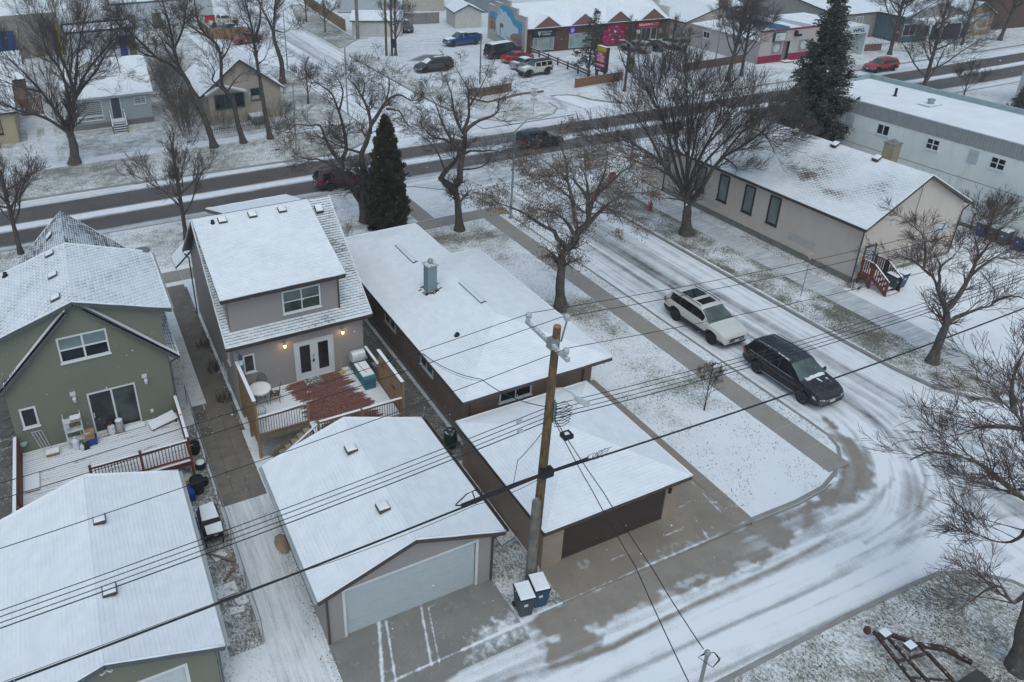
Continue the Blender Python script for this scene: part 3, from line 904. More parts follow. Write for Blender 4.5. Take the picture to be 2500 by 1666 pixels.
# === BEIGE GARAGE
def beige_garage():
 g=thing('garage','beige double garage with wide white door and brown fascia under snow','garage',(7.8,20.5,0))
 ez,rz,xl,xr,rx,y0,y1=2.5,3.69,4.27,11.30,7.80,17.03,24.0
 r=make_roof(g,[[(xl,y1,ez),(xl,y0,ez),(rx,y0,rz),(rx,y1,rz)],[(xr,y0,ez),(xr,y1,ez),(rx,y1,rz),(rx,y0,rz)]],R_white,[((xl,y0,ez),(rx,y0,rz)),((rx,y0,rz),(xr,y0,ez)),((xl,y1,ez),(rx,y1,rz)),((rx,y1,rz),(xr,y1,ez))],M_brown)
 gutter(r,(xl-.07,y0,ez-.03),(xl-.07,y1,ez-.03),M_gut);gutter(r,(xr+.07,y0,ez-.03),(xr+.07,y1,ez-.03),M_brown)
 n=Vector((-.32,0,.947))
 roof_vent(r,(7.42,22.16,3.55),X1,n,.42,.17);roof_vent(r,(7.37,18.87,3.53),X1,n,.42,.17)
 x0,x1,ya,yb=4.6,10.95,17.3,23.7
 gable=[(0,0),(x1-x0,0),(x1-x0,ez-.02),(rx-x0,rz-.12),(0,ez-.02)]
 wall(g,'front_wall',(x0,ya,0),X1,-Y1,gable,S_beige,openings=[(.6,5.72,-.1,2.3)])
 wall(g,'rear_wall',(x1,yb,0),-X1,Y1,gable,S_beige)
 side=[(0,0),(yb-ya,0),(yb-ya,ez),(0,ez)]
 wall(g,'side_wall',(x1,ya,0),Y1,X1,side,S_beige);wall(g,'side_wall',(x0,yb,0),-Y1,-X1,side,S_beige)
 garage_door(g,(x0,ya,0),X1,-Y1,.68,5.65,.02,2.2,mat('door_white',(.44,.485,.51),.42,var=.04),M_white)
 downspout(g,[(4.3,17.1,2.42),(4.62,17.22,2.2),(4.62,17.22,.05)]);downspout(g,[(11.28,17.1,2.42),(10.9,17.22,2.15),(10.9,17.22,.05)])
 bb=MB();bb.add([(4.585,17.9,1.75),(4.585,18.05,1.5),(4.585,18.2,1.75)],[(0,1,2)]);bb.add([(4.57,17.95,1.5),(4.57,18.15,1.5),(4.57,18.05,1.95)],[(0,1,2)])
 bb.build('house_number',M_white,g)
beige_garage()
# === BROWN GARAGE
def brown_garage():
 g=thing('garage','brown hip-roofed garage with dark brown door behind the utility pole','garage',(16,20,0))
 ez,x0,x1,y0,y1=2.25,12.65,19.47,16.57,23.4
 ap=(16.06,19.985,2.25+3.41*.32)
 r=make_roof(g,[[(x0,y0,ez),(x1,y0,ez),ap],[(x1,y0,ez),(x1,y1,ez),ap],[(x1,y1,ez),(x0,y1,ez),ap],[(x0,y1,ez),(x0,y0,ez),ap]],R_white,[((x0,y0,ez),(x1,y0,ez)),((x1,y0,ez),(x1,y1,ez)),((x1,y1,ez),(x0,y1,ez)),((x0,y1,ez),(x0,y0,ez))],M_brown)
 wx0,wx1,wy0,wy1=12.85,19.28,16.87,23.1
 h=ez-.08
 plain_wall(g,'front_wall',(wx0,wy0,0),X1,-Y1,[(0,0),(.9,0),(.9,h),(0,h)],ST_tan)
 plain_wall(g,'front_wall',(wx0,wy0,0),X1,-Y1,[(5.72,0),(6.43,0),(6.43,h),(5.72,h)],ST_tan)
 plain_wall(g,'front_wall',(wx0,wy0,0),X1,-Y1,[(.9,2.06),(5.72,2.06),(5.72,h),(.9,h)],M_brown)
 plain_wall(g,'side_wall',(wx0,wy1,0),-Y1,-X1,[(0,0),(wy1-wy0-.152,0),(wy1-wy0-.152,h),(0,h)],ST_tan)
 plain_wall(g,'side_wall',(wx1,wy0+.152,0),Y1,X1,[(0,0),(wy1-wy0-.152,0),(wy1-wy0-.152,h),(0,h)],ST_tan)
 plain_wall(g,'rear_wall',(wx1-.16,wy1,0),-X1,Y1,[(0,0),(6.1,0),(6.1,h),(0,h)],ST_tan)
 garage_door(g,(wx0,wy0,0),X1,-Y1,.9,5.72,.02,2.06,mat('door_brown',(.060,.042,.038),.45,var=.1),None,4)
 bb=MB();bb.frame_box((18.72,wy0,1.55),X1,Z1,-Y1,-.05,.05,-.12,.12,0,.08);bb.build('wall_lamp',M_black,g)
brown_garage()
# === BROWN BUNGALOW
def brown_house():
 g=thing('house','low brown stucco bungalow with broad snow-covered hip roof and blue-grey chimney','house',(16.9,30,0))
 e=3.2;k=.3214
 z=lambda d:e+k*d
 A,Bv,C,D=(12.98,23.4),(20.82,23.4),(20.82,36.1),(18.97,36.1)
 F1=(16.9,27.32,z(3.92));F2=(16.9,32.18,z(3.92));XA=(15.975,38.0,z(2.995));XB=(15.975,33.1,z(2.995))
 p=lambda a:(a[0],a[1],e)
 E1,E2=(18.97,41.0),(12.98,41.0)
 planes=[[p(A),p(Bv),F1],[p(Bv),p(C),F2,F1],[p(C),p(D),XB,F2],[p(D),p(E1),XA,XB],[p(E1),p(E2),XA],[p(E2),p(A),F1,F2,XB,XA]]
 fas=[(p(A),p(Bv)),(p(Bv),p(C)),(p(C),p(D)),(p(D),p(E1)),(p(E1),p(E2)),(p(E2),p(A))]
 r=make_roof(g,planes,R_white,fas,M_brown)
 for(y0,y1,x,zz)in((34.4,36.9,15.9,4.16),(28.5,30.85,16.85,4.46)):
  v=MB();v.add([(x-.16,y0,zz-.03),(x+.16,y0,zz-.03),(x+.16,y0,zz+.02),(x,y0,zz+.07),(x-.16,y0,zz+.02),(x-.16,y1,zz-.03),(x+.16,y1,zz-.03),(x+.16,y1,zz+.02),(x,y1,zz+.07),(x-.16,y1,zz+.02)],[(0,1,2,3,4),(9,8,7,6,5),(2,7,8,3),(3,8,9,4),(1,6,7,2),(4,9,5,0)])
  v.mi=[1,1,0,0,1,1]
  v.build('ridge_vent',[R_white,M_black],r)
 pipe_vent(r,(14.78,27.35,3.76),.09,.14)
 ch=MB();ch.lap((15.17,31.35,3.9),X1,Z1,-Y1,[(0,0),(.52,0),(.52,1.52),(0,1.52)],.09,.008);ch.lap((15.69,31.35,3.9),Y1,Z1,X1,[(0,0),(.5,0),(.5,1.52),(0,1.52)],.09,.008)
 ch.lap((15.17,31.85,3.9),-Y1,Z1,-X1,[(0,0),(.5,0),(.5,1.52),(0,1.52)],.09,.008);ch.lap((15.69,31.85,3.9),-X1,Z1,Y1,[(0,0),(.52,0),(.52,1.52),(0,1.52)],.09,.008)
 c=ch.build('chimney',mat('chimney_blue',(.20,.255,.285),.7,var=.15,vscale=6),r)
 cc=MB();cc.box(15.11,31.29,5.42,15.75,31.91,5.49);cc.build('chimney_cap',mat('cap_conc',(.38,.37,.35),.9,snow=.45),g)
 cp=MB();cp.lathe((15.43,31.6,5.49),[(.10,0),(.10,.12),(.14,.13),(.14,.22),(.10,.25),(.02,.27)],14);cp.build('flue',M_steel,g)
 bf=MB()
 for q in range(26):
  a=random.uniform(0,6.28);d=random.uniform(.32,.55);x,y=15.43+d*math.cos(a),31.6+d*math.sin(a);zz=3.2+(x-12.98)*k+.012
  bf.add([(x-.09,y-.05,zz-.09*k),(x+.09,y-.05,zz+.09*k),(x+.09,y+.05,zz+.09*k),(x-.09,y+.05,zz-.09*k)],[(0,1,2,3)])
 bf.build('bare_shingle',mat('shingle_brown',(.06,.04,.035),.9),r,kind='stuff')
 wx0,wx1,wy0=13.6,20.2,24.0
 def w(nm,O,U,N,L):return plain_wall(g,nm,O,U,N,[(0,.45),(L,.45),(L,3.08),(0,3.08)],ST_brown)
 w('rear_wall',(wx0,wy0,0),X1,-Y1,wx1-wx0)
 w('side_wall',(wx0,40.4,0),-Y1,-X1,40.4-wy0-.152);w('side_wall',(wx1,wy0+.152,0),Y1,X1,35.5-wy0-.152)
 w('front_wall',(wx1-.16,35.5,0),-X1,Y1,1.6);w('front_wall',(18.35-.16,40.4,0),-X1,Y1,18.35-wx0-.32);w('side_wall',(18.35,35.7,0),Y1,X1,4.7)
 bb=MB();bb.box(13.64,24.05,0,18.3,40.3,.449);bb.box(18.31,24.05,0,20.14,35.4,.449);bb.build('foundation',M_concw,g)
 window(g,(wx0,wy0,0),X1,-Y1,1.55,3.24,2.0,2.6,2,1,.07)
 for u in(7.0,11.5):
  window(g,(wx0,40.4,0),-Y1,-X1,u,u+1.4,1.6,2.7,2,1,.06,mf=M_frame)
 for x in(13.62,19.7):downspout(g,[(x,23.55,3.05),(x,23.95,2.8),(x,23.95,.1)],mat('downpipe_red',(.10,.05,.04),.5))
 rr=MB()
 for q in range(8):rr.beam((19.3+.19*q,41.2,.3),(19.3+.19*q,41.2,1.15),.02,.02)
 for q in range(6):rr.beam((20.7,41.2-.19*q,.3),(20.7,41.2-.19*q,1.15),.02,.02)
 rr.beam((19.2,41.2,1.17),(20.72,41.2,1.17),.04,.03);rr.beam((20.7,41.2,1.17),(20.7,40.1,1.17),.04,.03)
 rr.build('step_railing',M_black,g)
 st=MB();st.box(19.0,36.3,0,20.75,41.3,.3);st.build('entry_step',mat('step_conc',(.3,.29,.27),.9,snow=.6),g)
brown_house()
# === BEIGE HOUSE
def beige_house():
 g=thing('house','beige sided house with lit porch lamps, French doors and wide snowy dormer','house',(8,36,0))
 RX0,RX1=4.46,11.63;ey,ez,ry,rz=30.3,4.2,35.96,8.33;fy=41.6
 r=make_roof(g,[[(RX0,ey,ez),(RX1,ey,ez),(RX1,ry,rz),(RX0,ry,rz)],[(RX1,fy,ez),(RX0,fy,ez),(RX0,ry,rz),(RX1,ry,rz)]],R_grey,[((RX0,ey,ez),(RX1,ey,ez)),((RX1,ey,ez),(RX1,ry,rz)),((RX0,ey,ez),(RX0,ry,rz)),((RX0,fy,ez),(RX0,ry,rz)),((RX1,fy,ez),(RX1,ry,rz))],M_brown)
 gutter(r,(RX0,ey-.06,ez-.05),(RX1,ey-.06,ez-.05))
 DX0,DX1,dey,dez=4.53,10.43,30.5,6.6
 d=make_roof(g,[[(DX0,dey,dez),(DX1,dey,dez),(DX1,ry,rz+.03),(DX0,ry,rz+.03)]],R_beige,[((DX0,dey,dez),(DX1,dey,dez)),((DX1,dey,dez),(DX1,ry,rz)),((DX0,dey,dez),(DX0,ry,rz))],M_brown,name='dormer_roof')
 gutter(d,(DX0,dey-.06,dez-.05),(DX1,dey-.06,dez-.05))
 sn=Vector((0,-.305,.952))
 for x,y in((5.91,35.62),(7.42,35.63),(8.94,35.6)):roof_vent(d,(x,y-.15,8.15),X1,sn,.40,.16)
 roof_vent(r,(10.85,35.3,7.85),X1,Vector((0,-.59,.81)),.40,.18)
 pipe_vent(d,(5.42,35.45,8.15),.08,.2)
 x0,x1,wy,fw=4.85,11.2,30.65,41.25
 wall(g,'rear_wall',(x0,wy,0),X1,-Y1,[(0,.3),(x1-x0,.3),(x1-x0,4.3),(0,4.3)],S_beige,openings=[(2.85,4.78,.6,3.36),(.36,.90,2.4,3.4)])
 dx0,dx1,dy=4.86,10.09,30.9
 wall(g,'dormer_wall',(dx0,dy,0),X1,-Y1,[(0,4.45),(dx1-dx0,4.45),(dx1-dx0,6.62),(0,6.62)],S_beige,openings=[(2.53,4.4,4.95,6.16)])
 slope=(rz-ez)/(ry-ey)
 L=fw-wy
 roofz=lambda y:ez+(y-ey)*slope if y<ry else rz-(y-ry)*slope
 left=[(0,.3),(L,.3),(L,roofz(fw)-.1),(fw-ry,rz-.1),(fw-dy,6.62),(fw-dy,4.5),(fw-wy-.02,4.4),(L,4.35)]
 wall(g,'side_wall',(x0,fw,0),-Y1,-X1,[(0,.3),(L,.3),(L,roofz(wy)-.12),(fw-ry,rz-.12),(0,roofz(fw)-.12)],S_beige)
 wall(g,'dormer_cheek',(dx0-.008,ry,0),-Y1,-X1,[(0,rz-.35),(ry-dy,roofz(dy)-.1),(ry-dy,6.62),(0,rz-.05)],S_beige)
 wall(g,'side_wall',(x1,wy,0),Y1,X1,[(0,.3),(L,.3),(L,roofz(fw)-.12),(ry-wy,rz-.12),(0,roofz(wy)-.12)],S_beige)
 wall(g,'dormer_cheek',(dx1,dy,0),Y1,X1,[(0,roofz(dy)-.1),(ry-dy,rz-.35),(ry-dy,rz-.05),(0,6.62)],S_beige)
 wall(g,'front_wall',(x1,fw,0),-X1,Y1,[(0,.3),(x1-x0,.3),(x1-x0,4.3),(0,4.3)],S_beige)
 bb=MB();bb.box(x0+.03,wy+.03,0,x1-.03,fw-.03,.32);bb.build('foundation',M_concw,g)
 for(x,y,za,zb)in((x1,wy,.3,4.25),(x0,wy,.3,4.25),(dx1,dy,4.4,6.55)):
  t=MB();t.box(x-.05,y-.03,za,x+.03,y+.05,zb);t.build('corner_trim',mat('trim_beige',(.33,.28,.25),.6),g)
 downspout(g,[(10.2,30.55,6.5),(10.16,30.85,6.35),(10.16,30.85,4.55)])
 downspout(g,[(4.5,41.3,4.1),(4.7,41.2,3.8),(4.7,41.2,.1)])
 window(g,(dx0,dy,0),X1,-Y1,2.53,4.4,4.95,6.16,2,2,.07,mg=mat_glass('green_glass',(.05,.065,.062),.08,.6),tops=mat_glass('net_glass',(.11,.13,.13),.1,.5))
 window(g,(x0,wy,0),X1,-Y1,.36,.90,2.4,3.4,1,1,.07)
 for y,z0,z1,wd in((31.9,2.2,3.05,.5),(33.6,.35,.75,.9)):
  window(g,(x0,fw,0),-Y1,-X1,fw-y-wd,fw-y,z0,z1,1,1,.05)
 fd=MB();A=((x0,wy,0),X1,Z1,-Y1);u0,u1,z0,z1=2.82,4.81,1.2,3.38
 for a in((u0,u0+.07,z0,z1),(u1-.07,u1,z0,z1),(u0+.07,u1-.07,z1-.07,z1),(u0+.07,u1-.07,z0,z0+.05)):fd.frame_box(*A,*a,-.05,.05)
 D=fd.build('door',M_white,g)
 for s in(0,1):
  a=u0+.075+s*.925;c=a+.92
  leaf=MB()
  for q in((a,a+.2,z0+.05,z1-.075),(c-.2,c,z0+.05,z1-.075),(a+.2,c-.2,z1-.26,z1-.075),(a+.2,c-.2,z0+.05,z0+.36)):leaf.frame_box(*A,*q,-.04,.025)
  leaf.build('door_leaf',M_white,D)
  p=MB();p.frame_box(*A,a+.2,c-.2,z0+.36,z1-.26,-.03,.005);p.build('pane',M_glass,D)
 hd=MB();hd.frame_box(*A,u0+.90,u0+.98,z0+.9,z0+1.05,.025,.045);hd.frame_box(*A,u0+.92,u0+.96,z0+1.2,z0+1.28,.025,.05);hd.beam(Vector((x0+u0+.94,wy-.07,z0+.95)),Vector((x0+u0+.84,wy-.07,z0+.95)),.02,.02);hd.build('handle',M_black,D)
 lamp(g,(7.22,wy,3.5),-Y1);lamp(g,(10.14,wy,3.47),-Y1)
 fr=make_roof(g,[[(10.9,41.7,6.42),(6.1,41.7,6.42),(6.1,36,8.37),(10.2,36,8.37)]],R_white,[((10.9,41.7,6.42),(6.1,41.7,6.42)),((6.1,41.7,6.42),(6.1,36,8.37))],name='front_dormer_roof')
 pr=make_roof(g,[[(3.95,43.2,3.2),(3.95,41.6,3.2),(5.2,41.6,4.3),(5.2,43.2,4.3)]],R_white,[((3.95,43.2,3.2),(3.95,41.6,3.2))],name='porch_roof')
 ob=MB();ob.frame_box((10.45,wy,1.6),X1,Z1,-Y1,-.05,.05,-.07,.07,0,.03);ob.build('outlet_cover',M_white,g)
beige_house()
# === GREEN HOUSE
def green_house():
 g=thing('house','olive green sided house with sliding patio door and steep snow-dusted roof','house',(-1.4,36,0))
 yb,yf,ym=30.7,41.25,36.8
 RX,RZ,EX,EZ,LX=-1.38,7.96,2.43,6.68,-5.2
 LE=4.2
 r=make_roof(g,[[(EX,yb,LE),(EX,yf,LE),(RX,yf,RZ-.06),(RX,yb,RZ-.06)],[(LX,yf,LE),(LX,yb,LE),(RX,yb,RZ-.06),(RX,yf,RZ-.06)]],R_dark,[((EX,yb,LE),(EX,yf,LE)),((EX,yf,LE),(RX,yf,RZ-.1)),((LX,yf,LE),(RX,yf,RZ-.1))],T_green)
 d=make_roof(g,[[(EX,yb,EZ),(EX,ym,EZ),(RX,ym,RZ),(RX,yb,RZ)],[(LX-.02,ym,EZ),(LX-.02,yb,EZ),(RX,yb,RZ),(RX,ym,RZ)]],R_green,[((EX,yb,EZ),(RX,yb,RZ)),((LX,yb,EZ),(RX,yb,RZ)),((EX,yb,EZ),(EX,ym,EZ)),((EX,ym,EZ),(RX,ym,RZ)),((LX,ym,EZ),(RX,ym,RZ))],T_green,name='dormer_roof')
 gutter(d,(EX+.05,yb,EZ-.04),(EX+.05,ym,EZ-.04),M_gut)
 ln=Vector((-.32,0,.947))
 for x,y,z in((-2.09,36.25,7.70),(-2.03,33.85,7.72),(-2.0,31.6,7.73)):roof_vent(d,(x,y,z),Y1,ln,.40,.15,T_green)
 roof_vent(r,(-2.1,39.6,7.2),Y1,Vector((-.7,0,.71)),.42,.16,T_green)
 pipe_vent(d,(-4.1,36.3,7.05),.09,.2)
 x0,x1,wy,fw=-4.75,1.97,31.0,40.95
 W_,zt=x1-x0,6.55
 wall(g,'rear_wall',(x0,wy,0),X1,-Y1,[(0,.3),(W_,.3),(W_,zt),(RX-x0,RZ-.12),(0,zt)],S_green,.10,openings=[(2.42,4.42,5.0,6.24),(3.10,5.1,.8,3.18),(.36,1.01,2.23,3.25)])
 Ls=ym-wy
 wall(g,'side_wall',(x1,wy,0),Y1,X1,[(0,.3),(fw-wy,.3),(fw-wy,LE+.1),(0,LE+.1)],S_green,.10)
 wall(g,'dormer_cheek',(x1-.02,wy,0),Y1,X1,[(0,4.3),(Ls,4.3),(Ls,zt),(0,zt)],S_green,.10)
 wall(g,'side_wall',(x0,fw,0),-Y1,-X1,[(0,.3),(fw-wy,.3),(fw-wy,LE+.1),(0,LE+.1)],S_green,.10)
 wall(g,'dormer_cheek',(x0+.02,ym,0),-Y1,-X1,[(0,4.3),(Ls,4.3),(Ls,zt),(0,zt)],S_green,.10)
 wall(g,'front_wall',(x1,fw,0),-X1,Y1,[(0,.3),(W_,.3),(W_,LE),(x1-RX,RZ-.3),(0,LE)],S_green,.10)
 bb=MB();bb.box(x0+.03,wy+.03,0,x1-.03,fw-.03,.32);bb.build('foundation',M_concw,g)
 for(a,c)in(((-1.05,7.66),(2.42,4.18)),((-1.72,7.6),(-5.2,4.12))):
  t=MB();t.beam((a[0],wy-.15,a[1]-.12),(c[0],wy-.15,c[1]-.12),.30,.22,up=(0,0,1));t.build('rake_board',T_green,g)
  s_=MB();s_.beam((a[0],wy-.17,a[1]+.02),(c[0],wy-.17,c[1]+.02),.24,.05,up=(0,0,1));s_.build('rake_snow',M_snowcap,g)
 window(g,(x0,wy,0),X1,-Y1,2.42,4.42,5.0,6.24,2,2,.07,mull=.08,tops=mat_glass('shade_glass',(.20,.25,.26),.15,.2))
 window(g,(x0,wy,0),X1,-Y1,.36,1.01,2.23,3.25,1,1,.08)
 A=((x0,wy,0),X1,Z1,-Y1);u0,u1,z0,z1=3.08,5.12,1.0,3.2
 fd=MB()
 for a in((u0,u0+.07,z0,z1),(u1-.07,u1,z0,z1),(u0+.07,u1-.07,z1-.07,z1),(u0+.07,u1-.07,z0,z0+.06),(u0+.97,u0+1.05,z0+.06,z1-.07)):fd.frame_box(*A,*a,-.05,.055)
 D=fd.build('patio_door',M_white,g)
 for a,c in((u0+.07,u0+.97),(u0+1.05,u1-.07)):
  p=MB();p.frame_box(*A,a,c,z0+.06,z1-.07,-.03,.005);p.build('pane',M_glass if c<u0+1 else mat_glass('door_glass',(.035,.045,.045),.07,.6),D)
 hd=MB();hd.frame_box(*A,u0+.1,u0+.14,z0+.9,z0+1.15,.05,.08);hd.build('handle',M_white,D)
 lamp(g,(-2.17,wy,3.15),-Y1,False,M_white);lamp(g,(.85,wy,3.18),-Y1,False,M_white)
 for x,z in((-2.2,3.38),(.82,3.4)):
  ob=MB();ob.frame_box((x,wy,z),X1,Z1,-Y1,-.11,.11,-.1,.1,0,.04);ob.build('lamp_plate',M_white,g)
 ob=MB();ob.frame_box((.86,wy,1.44),X1,Z1,-Y1,-.07,.07,-.09,.09,0,.04);ob.build('outlet_cover',M_white,g)
 ds=MB();ds.lathe((2.0,36.95,6.75),[(.42,.0),(.40,.03),(.30,.07),(.12,.10),(.02,.11)],20);ds.beam((2.0,36.95,6.8),(1.7,36.9,6.5),.05,.05)
 ds.build('satellite_dish',mat('dish_grey',(.16,.175,.17),.5),g)
 downspout(g,[(2.4,30.8,4.05),(2.03,30.95,3.8),(2.03,30.95,.1)],T_green)
green_house()
# === DECKS
W_cedar=mat('wood_cedar',(.29,.185,.105),.75,var=.25,vscale=5)
W_red=mat('wood_red',(.17,.050,.033),.7,var=.22,vscale=5)
W_red2=mat('wood_redbrown',(.150,.050,.038),.65,var=.3,vscale=4)
W_grey=mat('wood_weathered',(.21,.175,.14),.85,var=.25,vscale=5)
M_baluster=mat('baluster_black',(.03,.027,.03),.45)
def mat_plank(name,wood,bare_shape=None,cover=.5):
 t=NT(name)
 v=t.pos()
 n=t.noise(t.pos((.22,2.4,1)),2.6,4,.65);f=t.noise(v,14,3)
 m=t.math('ADD',t.math('MULTIPLY',t.math('SUBTRACT',n,.5),1.1),t.math('MULTIPLY',t.math('SUBTRACT',f,.5),.5))
 m=t.math('ADD',m,t.math('MULTIPLY',t.math('SUBTRACT',t.rnd(),.5),.25))
 sx=t.n('SeparateXYZ');t.l(t.n('NewGeometry').outputs['Position'],sx.inputs[0])
 if bare_shape:
  cx,cy,rx,ry,sk=bare_shape
  dy=t.math('SUBTRACT',sx.outputs[1],cy)
  dx=t.math('SUBTRACT',sx.outputs[0],cx)
  dx=t.math('ADD',dx,t.math('MULTIPLY',dy,sk))
  q=t.math('ADD',t.math('POWER',t.math('ABSOLUTE',t.math('DIVIDE',dx,rx)),4.),t.math('POWER',t.math('ABSOLUTE',t.math('DIVIDE',dy,ry)),4.))
  m=t.math('ADD',t.math('MULTIPLY',m,1.7),t.ramp(q,.0,2.6,.55,-.6,False))
 else:
  m=t.math('SUBTRACT',m,cover)
 nz=t.n('SeparateXYZ');t.l(t.n('NewGeometry').outputs['Normal'],nz.inputs[0])
 sn=t.math('MULTIPLY',t.ramp(m,.12,-.12),t.ramp(nz.outputs[2],.4,.7))
 w=t.mix(t.ramp(t.noise(t.pos((.5,9,9)),3,4),.3,.7),tuple(c*.7 for c in wood),tuple(c*1.25 for c in wood))
 w=t.mix(t.ramp(f,.45,.75,0,.28),w,(.5,.5,.52))
 t.color(t.mix(sn,w,t.mix(f,(.74,.77,.81),(.83,.86,.895))));t.rough(.75);t.bump(f,.2,.01)
 return t.m
def cap_snow(m,name):
 return mat(name,m,.7,snow=.9)
W_cap=mat('rail_cap_snow',(.29,.185,.105),.75,snow=.95,vscale=5)
W_capr=mat('rail_cap_snow_red',(.17,.05,.033),.75,snow=.95,vscale=5)
def railing(root,a,c,z,h,m_rail,m_bal,sp=.11,cap=None,bal=.02,base=.08,mid=True):
 a,c=Vector((*a,0)),Vector((*c,0));d=c-a;L=d.length;d.normalize();sd=Vector((-d.y,d.x,0))
 t=MB();t.beam(a+Z1*(z+h-.05),c+Z1*(z+h-.05),.045,.09);t.build('top_rail',m_rail,root)
 k=MB();k.beam(a+Z1*(z+h+.015),c+Z1*(z+h+.015),.13,.035);k.build('rail_cap',cap or W_cap,root)
 bt=MB();bt.beam(a+Z1*(z+base),c+Z1*(z+base),.04,.08);bt.build('bottom_rail',m_rail,root)
 n=int(L/sp);me=box_mesh('baluster'+m_bal.name,bal,bal,h-base-.1,m_bal)
 o=Vector(WL[root.name])
 for i in range(1,n):
  p=a+d*(L*i/n)+Z1*(z+base+(h-base-.1)/2)
  inst(me,'baluster',root,p-o,(0,0,math.atan2(d.y,d.x)))
def post(root,x,y,z0,z1,m,w=.1,cap=True):
 p=MB();p.box(x-w/2,y-w/2,z0,x+w/2,y+w/2,z1)
 if cap:p.add([(x-w/2,y-w/2,z1),(x+w/2,y-w/2,z1),(x+w/2,y+w/2,z1),(x-w/2,y+w/2,z1),(x,y,z1+.05)],[(0,1,4),(1,2,4),(2,3,4),(3,0,4)])
 return p.build('post',m,root)
def beige_deck():
 g=thing('deck','cedar deck with snow-cleared red boards behind the beige house','deck',(8,28,0))
 Mp=mat_plank('deck_board_red',(.155,.055,.042),(8.75,28.4,1.45,2.55,.12))
 z=1.2
 y=30.6;w=.14
 while y-w>26.0:
  x0=4.95 if y-w>27.42 else 7.25
  place_box('plank',g,Mp,x0,y-w,z-.035,11.25,y-.008,z);y-=w
 for a,c in(((4.92,27.4),(7.25,27.4)),((7.25,26.0),(11.28,26.0)),((7.25,26.0),(7.25,27.4)),((4.92,27.4),(4.92,30.6)),((11.28,26.0),(11.28,30.6))):
  f=MB();f.beam((*a,z-.17),(*c,z-.17),.04,.26);f.build('rim_board',W_grey,g)
 for x,y_ in((4.9,27.35),(4.9,29.0),(7.25,27.38),(7.28,26.0),(9.3,26.0),(11.3,26.0),(11.3,28.8)):post(g,x,y_,0,z+1.02 if(x,y_)not in((4.9,29.0),)else z,W_cedar)
 railing(g,(4.95,27.38),(7.2,27.38),z,1.02,W_cedar,M_baluster,.115)
 railing(g,(7.33,26.0),(9.25,26.0),z,.98,W_cedar,M_baluster,.115);railing(g,(9.35,26.0),(11.25,26.0),z,.98,W_cedar,M_baluster,.115)
 railing(g,(11.3,28.85),(11.3,30.6),z,1.0,W_cedar,M_baluster,.115)
 for i in range(16):
  zz=z+.12+i*.107
  place_box('slat',g,W_cedar,11.28,26.06,zz,11.32,28.78,zz+.055)
 for y_ in(26.0,27.4,28.8):post(g,11.345,y_,z-.3,z+1.84,W_cedar,.085,False)
 k=MB();k.beam((11.3,25.95,z+1.87),(11.3,28.85,z+1.87),.16,.04);k.build('screen_cap',W_cap,g)
 for i in range(24):
  yy=27.42+i*.137
  place_box('screen_board',g,W_cedar,4.86,yy,.75,4.885,yy+.13,z+1.92)
 for y_ in(27.36,29.0,30.55):post(g,4.92,y_,.0,z+1.95,W_cedar,.085,False)
 k=MB();k.beam((4.89,27.3,z+1.97),(4.89,30.62,z+1.97),.16,.04);k.build('screen_cap',W_cap,g)
 lat=MB()
 for i in range(-8,22):
  for s in(1,-1):
   x=4.95+i*.115;a0=Vector((x,27.33+.008*s,.08));a1=Vector((x+s*.9,27.33+.008*s,.98))
   pts=[]
   for p,q in((a0,a1),):
    t0=0;t1=1
    if s>0:
     t0=max(0,(4.95-p.x)/.9);t1=min(1,(7.2-p.x)/.9)
    else:
     t0=max(0,(p.x-7.2)/.9);t1=min(1,(p.x-4.95)/.9)
    if t1-t0>.05:lat.beam(p.lerp(q,t0),p.lerp(q,t1),.006,.022,up=(0,1,0))
 lat.build('lattice',W_grey,g,kind='stuff')
 for i in range(6):
  x1=7.2-i*.3;zz=z-.2*(i+1)
  t=MB();t.box(x1-.3,26.05,zz-.04,x1,27.3,zz);t.build('stair_tread',mat('tread_wood',(.33,.27,.21),.8,snow=.25),g)
 for y_ in(26.02,27.31):
  t=MB();t.beam((7.3,y_,z-.25),(5.3,y_,-.05+.05),.05,.24);t.build('stringer',W_grey,g)
 t=MB();t.beam((7.28,26.0,z+.92),(5.45,26.0,.85),.12,.04);t.build('stair_rail',W_cap,g)
 for i in range(14):
  x=7.15-i*.12;zz=z+.85-(7.28-x)*.695
  place_box('baluster',g,M_baluster,x-.01,25.99,zz-.75,x+.01,26.01,zz)
 post(g,5.4,26.0,0,.9,W_cedar)
 for y_,zz in((28.2,2.55),(26.9,2.2)):
  o=MB()
  for q in range(6):o.tube([(11.25,y_,zz),(11.23,y_+.16*math.cos(q*1.05),zz+.12*math.sin(q*1.05))],.012,4)
  o.build('metal_flower',M_black,g)
beige_deck()
